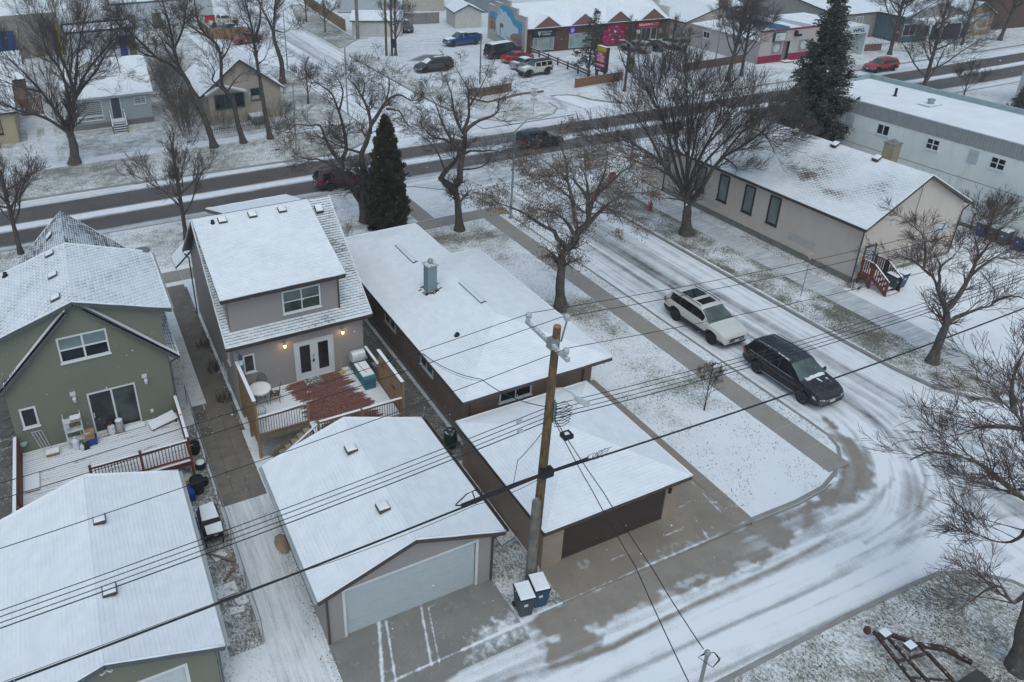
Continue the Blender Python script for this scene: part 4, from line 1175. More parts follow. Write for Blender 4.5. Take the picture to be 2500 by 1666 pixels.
def green_deck():
 g=thing('deck','snowy deck with dark red railing behind the olive green house','deck',(-1.4,29,0))
 Mp=mat_plank('deck_board_snowy',(.14,.07,.055),None,.20)
 z=1.0;y=30.97;w=.14
 while y-w>24.9:
  x1=1.9
  place_box('plank',g,Mp,-4.7,y-w,z-.035,x1 if y>27.4 else-1.95,y-.014,z);y-=w
 for a,c in(((-4.75,24.9),(-4.75,31)),((1.95,27.45),(1.95,31)),((-1.95,27.45),(1.95,27.45)),((-1.95,24.9),(-1.95,27.4))):
  f=MB();f.beam((*a,z-.17),(*c,z-.17),.04,.28);f.build('rim_board',W_red,g)
 for x,y_,zt in((1.95,27.47,2.12),(1.95,29.3,2.02),(-.02,27.47,2.12),(-2.0,27.47,2.1),(-4.8,27.4,2.0),(-4.8,30.9,2.0),(-4.8,25.4,2.0),(1.95,30.9,2.0)):post(g,x,y_,0 if x>1 or x<-4 else .7,zt,W_red,.11)
 railing(g,(-1.95,27.47),(-.07,27.47),z,1.0,W_red,W_red,.125,W_capr,.035);railing(g,(.03,27.47),(1.9,27.47),z,1.0,W_red,W_red,.125,W_capr,.035)
 railing(g,(1.95,27.55),(1.95,30.85),z,1.0,W_red,W_red,.125,W_capr,.035)
 railing(g,(-4.8,25.4),(-4.8,30.85),z,1.0,W_red,W_red,.125,W_capr,.035)
green_deck()
# === THINGS ON THE DECKS AND IN THE YARDS
def patio_table():
 t=thing('patio_table','round patio table under smooth snow on the cedar deck','table',(5.65,29.75,1.2))
 b=MB();b.lathe((5.65,29.75,1.9),[(.50,0),(.54,.015),(.55,.04),(.54,.055)],36);b.build('table_top',M_steel,t)
 b=MB();b.lathe((5.65,29.75,1.955),[(.535,0),(.53,.05),(.50,.075),(.3,.085),(.01,.088)],36);b.build('snow_cap',M_snowcap,t,smooth=True)
 for a in range(4):
  b=MB();c,s=math.cos(a*1.57+.7),math.sin(a*1.57+.7)
  b.tube([(5.65+.4*c,29.75+.4*s,1.9),(5.65+.25*c,29.75+.25*s,1.55),(5.65+.42*c,29.75+.42*s,1.21)],.014,6);b.build('leg',M_black,t)
patio_table()
def chair(x,y,rz,m,label,z=1.2):
 t=thing('patio_chair',label,'chair',(x,y,z),rz,'iron chairs round the patio table')
 b=MB();b.box(-.22,-.22,.42,.22,.22,.45);b.build('seat',m,t,local=True)
 for sx in(-1,1):
  for sy in(-1,1):
   b=MB();b.tube([(sx*.2,sy*.2,.42),(sx*.23,sy*.23,0)],.012,5);b.build('leg',m,t,local=True)
 b=MB()
 b.tube([(-.22,.21,.45),(-.23,.27,.75),(-.12,.30,.98),(0,.31,1.03),(.12,.30,.98),(.23,.27,.75),(.22,.21,.45)],.014,6)
 for i in range(-2,3):b.tube([(i*.08,.215,.45),(i*.08,.29,.95)],.007,4)
 for zz in(.6,.78):b.tube([(-.22,.24,zz),(.22,.24,zz)],.007,4)
 b.build('backrest',m,t,local=True)
M_iron=mat('iron_brown',(.10,.07,.05),.5,var=.2,snow=.3)
M_ironw=mat('iron_snowy',(.35,.35,.36),.5,var=.2,snow=.7)
chair(5.95,30.28,0,M_iron,'wrought iron chair between the patio table and the house wall')
chair(6.3,29.55,-1.9,M_iron,'wrought iron chair on the open side of the round patio table')
chair(5.35,28.55,2.9,M_ironw,'snow-dusted lattice-backed chair in front of the round patio table')
def grill():
 t=thing('barbecue','stainless hooded gas barbecue in the corner of the cedar deck','barbecue',(10.72,30.15,1.2))
 m=mat('grill_steel',(.5,.52,.54),.3,.7,var=.1)
 b=MB();b.box(10.42,29.9,1.3,11.02,30.4,1.95);b.build('cabinet',mat('grill_dark',(.05,.07,.075),.4),t)
 b=MB();n=8;pr=[(math.cos(a)*.27,max(0,math.sin(a))*.34)for a in[math.pi*i/n for i in range(n+1)]]
 vs=[(10.38,30.15-p,2.08+q)for p,q in pr]+[(11.06,30.15-p,2.08+q)for p,q in pr]
 k=n+1;b.add(vs,[(i,i+1,k+i+1,k+i)for i in range(n)]+[tuple(range(k))[::-1],tuple(range(k,2*k))]);b.build('hood',mat('grill_lid',(.62,.65,.67),.35,.3,var=.1,snow=.35),t)
 b=MB();b.box(10.3,29.88,1.97,11.14,30.42,2.07);b.build('side_shelf',m,t)
 b=MB();b.tube([(10.5,29.83,2.14),(10.94,29.83,2.14)],.015,6);b.build('handle',m,t)
 b=MB();b.lathe((10.72,29.86,2.25),[(.05,0),(.05,.02)],12,'y');b.build('gauge',M_white,t)
 for x in(10.45,11.0):
  for y in(29.93,30.37):
   b=MB();b.lathe((x,y,1.2),[(.04,0),(.04,.1)],8);b.build('caster',M_black,t)
grill()
def deck_box():
 t=thing('storage_chest','teal wooden storage chest with snow and a skewer on its lid','chest',(10.72,29.15,1.2))
 m=mat('teal_paint',(.035,.17,.215),.55,var=.18)
 b=MB();b.box(10.44,28.47,1.2,10.99,29.9,1.78);b.build('chest_body',m,t)
 for i in range(3):
  zz=1.28+i*.16;b=MB();b.box(10.47,28.45,zz,10.96,28.468,zz+.13);b.build('slat',m,t)
 b=MB();b.box(10.40,28.43,1.781,11.03,29.94,1.82);b.build('lid',m,t)
 b=MB();b.box(10.42,28.7,1.821,11.02,29.93,1.875);b.build('snow_cap',M_snowcap,t)
 b=MB();b.tube([(10.7,28.9,1.885),(10.62,29.4,1.885),(10.6,29.85,1.885)],.016,5);b.build('skewer',W_grey,t)
deck_box()
def broom(name,label,x,y,z,dx,col,head,L=1.25,cat='broom'):
 t=thing(name,label,cat,(x,y,z))
 b=MB();b.tube([(x,y,z+.12),(x+dx,y+.25,z+L)],.014,6);b.build('handle',mat(name+'_stick',col,.5),t)
 b=MB();b.add([(x-.16,y-.05,z),(x+.16,y-.05,z),(x+.16,y+.05,z),(x-.16,y+.05,z),(x-.06,y-.02,z+.16),(x+.06,y-.02,z+.16),(x+.06,y+.02,z+.16),(x-.06,y+.02,z+.16)],[(3,2,1,0),(4,5,6,7),(0,1,5,4),(1,2,6,5),(2,3,7,6),(3,0,4,7)]);b.build('broom_head',mat(name+'_head',head,.8),t)
broom('broom','yellow push broom leaning by the French doors',9.95,30.3,1.2,-.1,(.55,.42,.04),(.5,.42,.05))
def doormat():
 b=MB();b.box(8.0,30.05,1.202,8.85,30.58,1.222)
 o=b.build('door_mat',mat('mat_grey',(.13,.14,.13),.9,var=.3,snow=.35,bump=.5),loc=(8.4,30.3,1.2));tag(o,'grey door mat before the French doors','doormat')
doormat()
def deck_drift():
 b=MB();b.box(9.98,30.36,1.2,10.35,30.6,1.29);o=b.build('boot_tray',mat('tray_snow',(.5,.52,.54),.7,snow=.95),loc=(10.1,30.5,1.2));tag(o,'low snow-filled tray behind the yellow broom head','tray')
deck_drift()
def wind_sock():
 t=thing('wind_spinner','blue and white wind sock hanging at the left corner of the beige house','wind sock',(5.05,30.2,2.4))
 cols=[(.02,.08,.16),(.6,.62,.64),(.02,.16,.2),(.5,.2,.14),(.02,.08,.2)]
 for i,c in enumerate(cols):
  b=MB();b.lathe((5.02+.02*i,30.2,3.75-i*.28),[(.07+.02*(i==1),0),(.09,-.1),(.08,-.24)],9);b.build('sock_band',mat('sock%d'%i,c,.7),t)
 b=MB();b.tube([(4.86,30.5,3.85),(5.02,30.2,3.85),(5.02,30.2,3.7)],.012,5);b.build('hook',M_black,t)
wind_sock()
# --- things on the green deck
def metal_shelf():
 t=thing('shelving_rack','white metal shelf rack with a snow-topped tray beside the patio door','shelf',(-2.45,30.55,1))
 for x in(-2.8,-2.1):
  for y in(30.35,30.7):
   b=MB();b.box(x-.015,y-.015,1,x+.015,y+.015,2.65);b.build('upright',M_white,t)
 for z in(1.35,1.85,2.35):
  b=MB();b.box(-2.8,30.35,z,-2.1,30.7,z+.02);b.build('shelf_board',M_white,t)
 b=MB();b.box(-2.52,30.33,2.38,-2.08,30.68,2.5);b.build('tray',mat('tray_tan',(.35,.24,.18),.7,snow=.9),t)
 b=MB();b.box(-2.77,30.36,2.1,-2.6,30.6,2.3);b.build('tub',mat('tub_grey',(.5,.53,.55),.6,snow=.8),t)
metal_shelf()
def rect_thing(name,label,cat,x0,y0,z0,x1,y1,z1,m,snowtop=False,lid=None):
 t=thing(name,label,cat,((x0+x1)/2,(y0+y1)/2,z0))
 e=.02
 b=MB();b.add([(x0+e,y0+e,z0),(x1-e,y0+e,z0),(x1-e,y1-e,z0),(x0+e,y1-e,z0),(x0,y0,z1),(x1,y0,z1),(x1,y1,z1),(x0,y1,z1)],[(3,2,1,0),(4,5,6,7),(0,1,5,4),(1,2,6,5),(2,3,7,6),(3,0,4,7)])
 b.build('body',m,t)
 if lid:b=MB();b.box(x0-.015,y0-.015,z1,x1+.015,y1+.015,z1+.03);b.build('lid',lid,t)
 if snowtop:b=MB();zz=z1+(.03 if lid else 0);b.box(x0+.01,y0+.01,zz+.001,x1-.01,y1-.01,zz+.05);b.build('snow_cap',M_snowcap,t)
 return t
M_blue=mat('blue_plastic',(.018,.06,.28),.45,var=.1)
M_card=mat('cardboard',(.33,.20,.12),.85,var=.2,snow=.3)
rect_thing('recycling_box','bright blue recycling box on the snowy deck','box',-2.02,30.15,1,-1.62,30.5,1.38,M_blue)
rect_thing('cardboard_box','cardboard box with printed side stacked on the blue recycling box','box',-2.06,30.12,1.385,-1.68,30.5,1.72,M_card)
def jug(name,label,x,y,z,r,h,m,cat='jug'):
 t=thing(name,label,cat,(x,y,z))
 b=MB();b.lathe((x,y,z),[(r*.95,0),(r,.03),(r,h*.7),(r*.75,h*.82),(r*.35,h*.9),(r*.35,h)],12);b.build('body',m,t,smooth=False)
 b=MB();b.lathe((x,y,z+h),[(r*.4,0),(r*.4,.03)],10);b.build('cap',M_white,t)
jug('water_jug','white plastic pail beside the shelf rack',-2.5,30.25,1,.15,.62,M_white)
jug('water_jug','small white jug in front of the white plastic pail',-2.28,30.08,1,.09,.3,M_white)
def shovel():
 t=thing('snow_shovel','yellow-shafted spade with black blade standing by the blue box','shovel',(-2.12,30.2,1))
 b=MB();b.tube([(-2.12,30.1,1.3),(-2.3,30.6,2.1)],.018,6);b.build('handle',mat('shaft_yellow',(.45,.3,.05),.6),t)
 b=MB();b.add([(-2.26,30.0,1.0),(-1.98,30.0,1.0),(-2.0,30.14,1.32),(-2.24,30.14,1.32),(-2.26,30.03,1.0),(-1.98,30.03,1.0),(-2.0,30.17,1.32),(-2.24,30.17,1.32)],[(0,1,2,3),(7,6,5,4),(0,4,5,1),(1,5,6,2),(2,6,7,3),(3,7,4,0)]);b.build('blade',M_black,t)
 b=MB();b.tube([(-2.36,30.58,2.1),(-2.24,30.62,2.1)],.018,6);b.build('grip',M_black,t)
shovel()
def pot(name,label,x,y,z,r,h,m,lid=True,cat='pot'):
 t=thing(name,label,cat,(x,y,z))
 b=MB();b.lathe((x,y,z),[(r*.75,0),(r*.85,.05),(r,h*.45),(r*.9,h*.85),(r*1.0,h),(r*.85,h),(r*.8,h-.06)],16);b.build('body',m,t,smooth=False)
 if lid:b=MB();b.lathe((x,y,z+h-.05),[(r*.85,0),(r*.8,.07),(.01,.1)],16);b.build('snow_cap',M_snowcap,t)
 return t
pot('ceramic_urn','tall pale ceramic urn with snow in front of the patio door',-.62,30.68,1,.18,.62,mat('urn_grey',(.36,.35,.33),.6,var=.15))
pot('garbage_bag','white full bag leaning against the pale ceramic urn',-.98,30.62,1,.16,.42,mat('bag_white',(.62,.65,.67),.5),False,'bag')
pot('small_planter','small dark red planter behind the white bag',-1.02,30.86,1,.13,.45,mat('planter_red',(.12,.035,.03),.6),False,'planter')
def folded_table():
 t=thing('folding_table','low grey folding table with snow on top by the red railing','table',(1.25,30.35,1))
 b=MB();b.slab([(.68,29.98,1.12),(1.88,30.28,1.20),(1.72,30.84,1.30),(.56,30.5,1.22)],.05);b.build('table_top',mat('table_snow',(.22,.16,.15),.6,snow=.95),t)
 for x,y in((.75,30.05),(1.78,30.3),(.66,30.42),(1.65,30.74)):b=MB();b.box(x-.03,y-.03,1,x+.03,y+.03,1.12);b.build('leg',M_brown,t)
folded_table()
rect_thing('plywood_sheet','flat grey panel lying under snow beside the folding table','panel',-.42,30.5,1,.45,30.8,1.06,mat('panel_grey',(.3,.3,.31),.7,snow=.9))
rect_thing('wooden_panel','snow-covered square panel lying on the left of the deck','panel',-4.62,28.2,1,-4.05,29.35,1.09,mat('panel_tan',(.25,.16,.12),.7,snow=.98))
def wire_rack():
 t=thing('wire_rack','tall white wire rack leaning against the green wall','rack',(-3.9,30.85,1))
 for i in range(4):
  b=MB();b.tube([(-3.98+.11*i+.15,30.6,1.02),(-4.15+.13*i,30.96,1.95)],.012,5);b.build('rod',M_white,t)
 b=MB();b.tube([(-4.15,30.96,1.95),(-3.76,30.96,1.95)],.012,5);b.build('rod',M_white,t)
wire_rack()
rect_thing('cardboard_box','torn cardboard box with snow lying at the foot of the wire rack','box',-3.75,30.15,1,-3.2,30.5,1.16,M_card,True)
b=MB();b.lathe((-4.55,31.0-.08,1.5),[(.0,-.05),(.14,-.04),(.14,.05),(.0,.06)],12);o=b.build('hose_reel',mat('reel_grey',(.42,.46,.47),.6),loc=(-4.55,30.9,1.5));tag(o,'pale hose reel at the left corner of the green wall','hose reel')
# --- yard between the garages
def chainlink():
 t=thing('chain_link_fence','grey chain link fence along the paved side path','fence',(2.6,26,0))
 for y in np.arange(18.3,33,2.42):
  b=MB();b.tube([(2.6,y,0),(2.6,y,1.12)],.025,6);b.build('fence_post',M_steel,t)
 b=MB();b.tube([(2.6,18.3,1.1),(2.6,32.8,1.1)],.02,6);b.build('top_rail',M_steel,t)
 b=MB();b.tube([(1.45,18.3,1.1),(2.6,18.3,1.1)],.02,6);b.build('gate_rail',M_steel,t)
 m=MB()
 for i in range(int(14.5/.09)):
  y=18.3+i*.09
  for s in(1,-1):
   y2=y+s*1.05
   if 18.3<=y2<=32.8:m.add([(2.6,y-.005,.03),(2.6,y+.005,.03),(2.6,y2+.005,1.08),(2.6,y2-.005,1.08)],[(0,1,2,3)])
 m.build('wire_mesh',M_steel,t,kind='stuff')
chainlink()
def black_grill():
 t=thing('covered_smoker','black offset smoker with a snow-covered cover beside the chain link fence','smoker',(1.98,23.6,0))
 b=MB();b.box(1.6,23.2,.35,2.35,24.2,.8);b.build('cabinet',M_black,t)
 b=MB();b.add([(1.55,23.35,.8),(2.38,23.35,.8),(2.38,24.45,.8),(1.55,24.45,.8),(1.65,23.5,1.15),(2.3,23.5,1.12),(2.25,24.3,1.22),(1.7,24.3,1.2)],[(4,5,6,7),(0,1,5,4),(1,2,6,5),(2,3,7,6),(3,0,4,7)]);b.build('cover',mat('cover_snow',(.03,.03,.032),.5,snow=.95),t)
 b=MB();b.slab([(1.72,23.05,.83),(2.32,23.0,.83),(2.35,23.42,.95),(1.7,23.42,.95)],.04);b.build('side_flap',mat('cover_snow2',(.03,.03,.032),.5,snow=.98),t)
 b=MB();b.lathe((2.05,23.18,.62),[(.09,0),(.09,-.03)],12,'y');b.build('vent_disc',mat('disc_grey',(.35,.35,.33),.6),t)
 for x in(1.65,2.3):
  for y in(23.25,24.1):b=MB();b.box(x-.03,y-.03,0,x+.03,y+.03,.35);b.build('leg',M_black,t)
black_grill()
pot('trash_bin','black round garbage bin with open rim between garage and fence',1.92,26.45,0,.30,.72,M_black,False,'bin')
pot('plant_pot','large black plant pot under the corner of the red-railed deck',2.27,29.0,0,.26,.5,M_black,False)
pot('plant_pot','snow-filled black plant pot beside the fence, second from the deck corner',2.31,27.85,0,.24,.35,M_black)
pot('plant_pot','white-rimmed pot at the foot of the red corner post',1.62,27.2,0,.22,.3,mat('pot_pale',(.4,.4,.4),.7),False)
pot('plant_pot','small dark pot to the right of the round garbage bin',2.28,26.75,0,.16,.3,M_black,False)
rect_thing('storage_bin','blue plastic tote beside the round garbage bin','tote',1.38,25.95,0,1.75,26.5,.42,M_blue)
rect_thing('storage_bin','blue tote corner beside the black smoker','tote',1.45,24.25,0,1.56,24.75,.3,M_blue)
rect_thing('terracotta_planter','terracotta planter beside the round garbage bin','planter',1.42,26.75,0,1.62,27.0,.3,mat('terracotta',(.30,.15,.10),.8))
for i,(x,y,w,d,rz,lab)in enumerate(((2.0,22.6,.5,.4,.3,'pale broken slab nearest the black smoker'),(1.9,20.9,.75,.55,.05,'large snow-dusted slab lying inside the fence corner'),(2.3,20.2,.4,.38,.2,'small square slab beside the large snow-dusted slab'),(2.05,19.9,.5,.3,-.1,'narrow slab at the end of the fenced yard'))):
 b=MB();b.box(-w/2,-d/2,0,w/2,d/2,.06);o=b.build('loose_slab',mat('loose_slab',(.34,.33,.31),.9,snow=.55),local=True);o.location=(x,y,.01);o.rotation_euler=(0,0,rz);WL[o.name]=(x,y,0)
 tag(o,lab,'slab','loose slabs in the fenced yard')
for i,(a,c,lab)in enumerate((((1.6,22.9,.05),(2.5,22.0,.12),'weathered board lying across the fenced yard'),((2.35,21.6,.08),(2.5,22.5,.08),'short board against the chain link fence'),((1.9,21.3,.1),(2.35,21.75,.1),'pale log on the slabs of the fenced yard'))):
 b=MB();b.beam(a,c,.1,.05);o=b.build('board',W_grey,loc=a);tag(o,lab,'board')
for i in range(9):
 x,y=-5.6+.1*math.sin(i*2.1),31.9+i*.72
 b=MB();b.lathe((0,0,0),[(.30,0),(.30,.05),(.27,.07)],14);o=b.build('stepping_stone',mat('step_stone',(.12,.125,.115),.9,var=.3,snow=.15),local=True);o.location=(x,y,0);o.scale=(1,.9,1)
 WL[o.name]=(x,y,0);tag(o,'%s round grey stepping stone left of the green house, counted from the deck'%['first','second','third','fourth','fifth','sixth','seventh','eighth','ninth'][i],'stepping stone','stepping stones left of the green house')
rect_thing('storage_bin','blue tote at the foot of the left red railing','tote',-5.35,25.5,0,-4.95,26.3,.45,M_blue)
# --- beside the brown house
def rain_barrel():
 t=thing('rain_barrel','dark green round barrel between garage and brown house','barrel',(13.0,24.2,0))
 m=mat('barrel_green',(.02,.045,.035),.5,var=.15,snow=.35)
 b=MB();b.lathe((12.95,24.45,0),[(.26,0),(.30,.25),(.31,.5),(.29,.8),(.25,.82)],18);b.build('body',m,t)
 b=MB();b.lathe((12.95,24.45,.82),[(.30,0),(.30,.04),(.05,.08)],18);b.build('lid',m,t)
rain_barrel()
for i,(x,y,lab)in enumerate(((12.55,22.4,'grey hollow concrete block beside the brown garage, farther one'),(12.6,21.95,'grey hollow concrete block beside the brown garage, nearer one'))):
 t=thing('concrete_block',lab,'block',(x,y,0))
 m=mat('block_grey',(.30,.30,.29),.9,snow=.4)
 for dx in(-.1,.06):
  b=MB();b.box(x+dx,y-.2,0,x+dx+.04,y+.2,.2);b.build('block_wall',m,t)
 for dy in(-.2,-.02,.16):
  b=MB();b.box(x-.06,y+dy,0,x+.06,y+dy+.04,.2);b.build('block_web',m,t)
b=MB();b.slab([(12.05,18.4,.12),(12.78,18.55,.12),(12.78,20.2,.12),(12.05,20.0,.12)],.12,(0,0,-1));o=b.build('concrete_slab',mat('pad_white',(.36,.37,.37),.8,snow=.5),loc=(12.4,19.3,0));tag(o,'pale concrete slab between the beige and brown garages','slab')
b=MB();b.lathe((4.35,22.1,0),[(.30,0),(.36,.12),(.22,.28),(.02,.32)],9);o=b.build('boulder',mat('rock_tan',(.33,.25,.18),.9,var=.2,bump=.5),loc=(4.35,22.1,0));o.scale=(.8,1.5,.9);tag(o,'tan boulder at the left wall of the beige garage','boulder')
def ac_unit():
 t=thing('air_conditioner','snow-topped outdoor unit in the gap behind the beige deck','air conditioner',(12.3,31.4,0))
 b=MB();b.box(11.95,31.1,0,12.7,31.6,.4);b.build('casing',mat('ac_grey',(.28,.28,.27),.7,snow=.9),t)
 for i in range(3):b=MB();b.tube([(12.7,31.1+.2*i,0),(12.85,31.1+.2*i,.5),(12.95,31.0+.3*i,.8)],.02,5);b.build('dead_stem',M_black,t)
ac_unit()
# --- wheelie bins
def wheelie(label,x,y,rz,body,group,lid_snow=True,lidm=None):
 t=thing('wheelie_bin',label,'bin',(x,y,0),rz,group)
 b=MB();b.add([(-.22,-.27,.06),(.22,-.27,.06),(.22,.25,.06),(-.22,.25,.06),(-.29,-.36,.98),(.29,-.36,.98),(.29,.34,.98),(-.29,.34,.98)],[(3,2,1,0),(4,5,6,7),(0,1,5,4),(1,2,6,5),(2,3,7,6),(3,0,4,7)])
 b.box(-.295,-.365,.9,.295,-.355,.97);b.build('bin_body',body,t,local=True)
 b=MB();b.add([(-.31,-.40,.985),(.31,-.40,.985),(.31,.37,1.02),(-.31,.37,1.02),(-.28,-.36,1.03),(.28,-.36,1.03),(.28,.34,1.08),(-.28,.34,1.08)],[(3,2,1,0),(4,5,6,7),(0,1,5,4),(1,2,6,5),(2,3,7,6),(3,0,4,7)]);b.build('lid',lidm or M_black,t,local=True)
 if lid_snow:
  b=MB();b.add([(-.28,-.37,1.032),(.28,-.37,1.032),(.28,.33,1.082),(-.28,.33,1.082),(-.25,-.33,1.07),(.25,-.33,1.07),(.25,.3,1.12),(-.25,.3,1.12)],[(4,5,6,7),(0,1,5,4),(1,2,6,5),(2,3,7,6),(3,0,4,7)])
  b.add([(-.14,-.2,1.095),(.14,-.2,1.095),(.14,.12,1.12),(-.14,.12,1.12),(-.11,-.16,1.105),(.11,-.16,1.105),(.11,.08,1.125),(-.11,.08,1.125)],[(4,5,6,7),(0,1,5,4),(1,2,6,5),(2,3,7,6),(3,0,4,7)])
  b.build('snow_cap',M_snowcap,t,local=True)
 b=MB();b.tube([(-.2,.38,.98),(.2,.38,.98)],.018,6);b.build('handle',M_black,t,local=True)
 for s in(-1,1):
  b=MB();b.lathe((s*.25-.03,.27,.1),[(.1,0),(.1,.06)],12,'x');b.build('wheel',M_black,t,local=True)
 b=MB();b.box(-.12,-.345,.62,.02,-.32,.72);b.build('sticker',M_white,t,local=True)
 return t
B_grey=mat('bin_grey',(.055,.07,.082),.5,var=.12);B_blue=mat('bin_navy',(.03,.075,.13),.5,var=.12);B_bright=mat('bin_blue',(.02,.075,.26),.5,var=.12);B_slate=mat('bin_slate',(.085,.115,.13),.5,var=.12)
wheelie('dark grey wheelie bin with snowy lid at the foot of the utility pole',11.28,15.62,-.18,B_grey,'wheelie bins')
wheelie('navy blue wheelie bin with snowy lid standing right of the dark grey one',11.95,15.72,-.18,B_blue,'wheelie bins')
wheelie('grey wheelie bin at the foot of the red wooden church steps',44.0,25.65,.05,B_grey,'wheelie bins')
wheelie('blue wheelie bin beside the red church steps, farther from the steps',44.72,25.7,.05,B_blue,'wheelie bins')
for i,(y,m,lab)in enumerate(((28.05,B_bright,'blue bin at the far end of the row along the white building'),(27.3,B_slate,'slate grey bin second from the far end of the row along the white building'),(26.55,B_slate,'slate grey bin third in the row along the white building'),(25.55,B_bright,'bright blue bin fourth in the row along the white building'),(24.75,B_slate,'slate bin at the near end of the row along the white building'))):
 wheelie(lab,56.45,y,-1.57,m,'wheelie bins',True)
 # === CHURCH-LIKE STUCCO HALL
ST_hall=mat('stucco_hall',(.55,.48,.425),.95,var=.07,vscale=.6,bump=.6,dirt=((.40,.36,.33),.3))
M_dkframe=mat('dark_frame',(.035,.033,.032),.5)
def rthing(name,label,cat,loc,rotz=0,group=None):
 t=thing(name,label,cat,loc,rotz,group);WL[t.name]=(0,0,0);return t
def hall():
 g=thing('hall','long tan stucco hall with tall dark windows and patchy snow roof','hall',(47,36,0))
 ez,rz,xl,xr,rx,y0,y1=3.9,6.55,42.1,51.9,47.0,26.9,44.6
 k=(rz-ez)/(rx-xl);sl=math.hypot(rx-xl,rz-ez)
 us=np.linspace(0,y1-y0,178);vs=np.linspace(0,sl,40)
 U,Vg=np.meshgrid(us,vs)
 course=.145;n_=.012*(1-np.mod(Vg,course)/course)
 x=xl+Vg*(rx-xl)/sl;y=y0+U;z=ez+Vg*(rz-ez)/sl+n_
 def blob(cu,cv,ru,rv):return np.exp(-(((U-cu)/ru)**2+((Vg-cv)/rv)**2))
 bare=.55*blob(6.2,2.0,.8,.6)+.5*blob(3.6,1.6,1.2,.45)+.45*blob(5.4,3.0,1.9,1.7)+.45*blob(1.7,3.4,1.3,1.6)+.2*blob(8,2.6,3,1.6)
 idx=np.arange(U.size).reshape(U.shape)
 q=np.stack([idx[:-1,:-1],idx[1:,:-1],idx[1:,1:],idx[:-1,1:]],-1).reshape(-1,4)
 b=MB();b.v=[tuple(p)for p in np.stack([x,y,z],-1).reshape(-1,3)];b.f=[tuple(int(i)for i in f)for f in q];b.mi=[0]*len(b.f)
 b.at={'cu':U.ravel(),'cv':Vg.ravel(),'bare':bare.ravel()-.03}
 r=b.build('roof',mat_roof('hall_roof',(.13,.088,.072),.82,.4,.30,.26),g)
 r2=make_roof(g,[[(xr,y0,ez),(xr,y1,ez),(rx,y1,rz),(rx,y0,rz)]],R_white,[((xl,y0,ez),(rx,y0,rz)),((rx,y0,rz),(xr,y0,ez)),((xl,y0,ez),(xl,y1,ez)),((xr,y0,ez),(xr,y1,ez)),((xl,y1,ez),(rx,y1,rz)),((rx,y1,rz),(xr,y1,ez))],M_brown)
 gutter(r2,(xl-.06,y0,ez-.05),(xl-.06,y1,ez-.05))
 for y_ in(36.67,33.52,30.44):roof_vent(r2,(46.72,y_,6.42),Y1,Vector((-.47,0,.88)),.42,.2)
 wx0,wx1,wy0,wy1=42.4,51.6,27.2,44.3
 L=wy1-wy0
 wins=[(34.15,33.22),(36.33,35.42),(38.7,37.77),(40.95,40.02)]
 b=MB();b.lap((wx0,wy1,0),-Y1,Z1,-X1,[(0,.45),(L,.45),(L,3.85),(0,3.85)],5,0,[(wy1-a,wy1-c,1.42,3.47)for a,c in wins]);b.build('side_wall',ST_hall,g)
 b=MB();b.lap((wx0,wy0,0),X1,Z1,-Y1,[(0,.3),(9.2,.3),(9.2,3.85),(rx-wx0,rz-.1),(0,3.85)],9,0,[(.58,1.53,.8,2.45)]);b.build('gable_wall',ST_hall,g)
 b=MB();b.lap((wx1,wy0,0),Y1,Z1,X1,[(0,0),(L,0),(L,3.85),(0,3.85)],5,0);b.build('side_wall',ST_hall,g)
 b=MB();b.box(wx0+.03,wy0+.03,0,wx1-.03,wy1+2.5,.46);b.build('foundation',mat('hall_base',(.19,.195,.175),.95,var=.25,bump=.4),g)
 b=MB();b.lap((wx1,wy1-.01,0),-X1,Z1,Y1,[(0,0),(9.2,0),(9.2,3.85),(wx1-rx,rz-.1),(0,3.85)],9,0);b.build('gable_wall',ST_hall,g)
 for a,c in wins:
  window(g,(wx0,wy1,0),-Y1,-X1,wy1-a,wy1-c,1.42,3.47,1,1,.11,M_dkframe,mat_glass('frosted_pane',(.16,.185,.18),.35,.2),depth=.05)
 an=MB();an.box(42.36,44.32,.1,50.5,46.9,2.72);an.build('annex_wall',ST_hall,g)
 an=MB();an.slab([(42.0,44.33,3.0),(51,44.33,3.0),(51,47.2,2.8),(42.0,47.2,2.8)],.12,(0,0,-1));an.build('annex_roof',R_white,g)
 window(g,(42.36,46.9,0),-Y1,-X1,1.45,2.25,2.0,2.55,2,1,.07)
 d=MB();A=((wx0,wy0,0),X1,Z1,-Y1)
 for q_ in((.55,.63,.8,2.48),(1.48,1.56,.8,2.48),(.63,1.48,2.4,2.48)):d.frame_box(*A,*q_,-.05,.05)
 d=d.build('door',M_dkframe,g)
 p=MB();p.frame_box(*A,.63,1.48,.8,2.4,-.04,.01);p.build('door_leaf',mat('door_pale2',(.5,.55,.56),.5,dirt=((.4,.43,.45),.3)),d)
 downspout(g,[(42.1,27.0,3.8),(42.3,27.1,3.5),(42.34,27.12,.2)]);downspout(g,[(52.0,27.0,3.7),(51.6,27.12,3.3),(51.55,27.12,1.2),(51.55,27.12,.2)]);downspout(g,[(42.0,44.2,3.7),(42.33,44.23,3.4),(42.33,44.23,.1)])
 m1=mat('wall_patch',(.44,.42,.40),.95);m2=mat('wall_patch_blue',(.50,.54,.56),.8,var=.2)
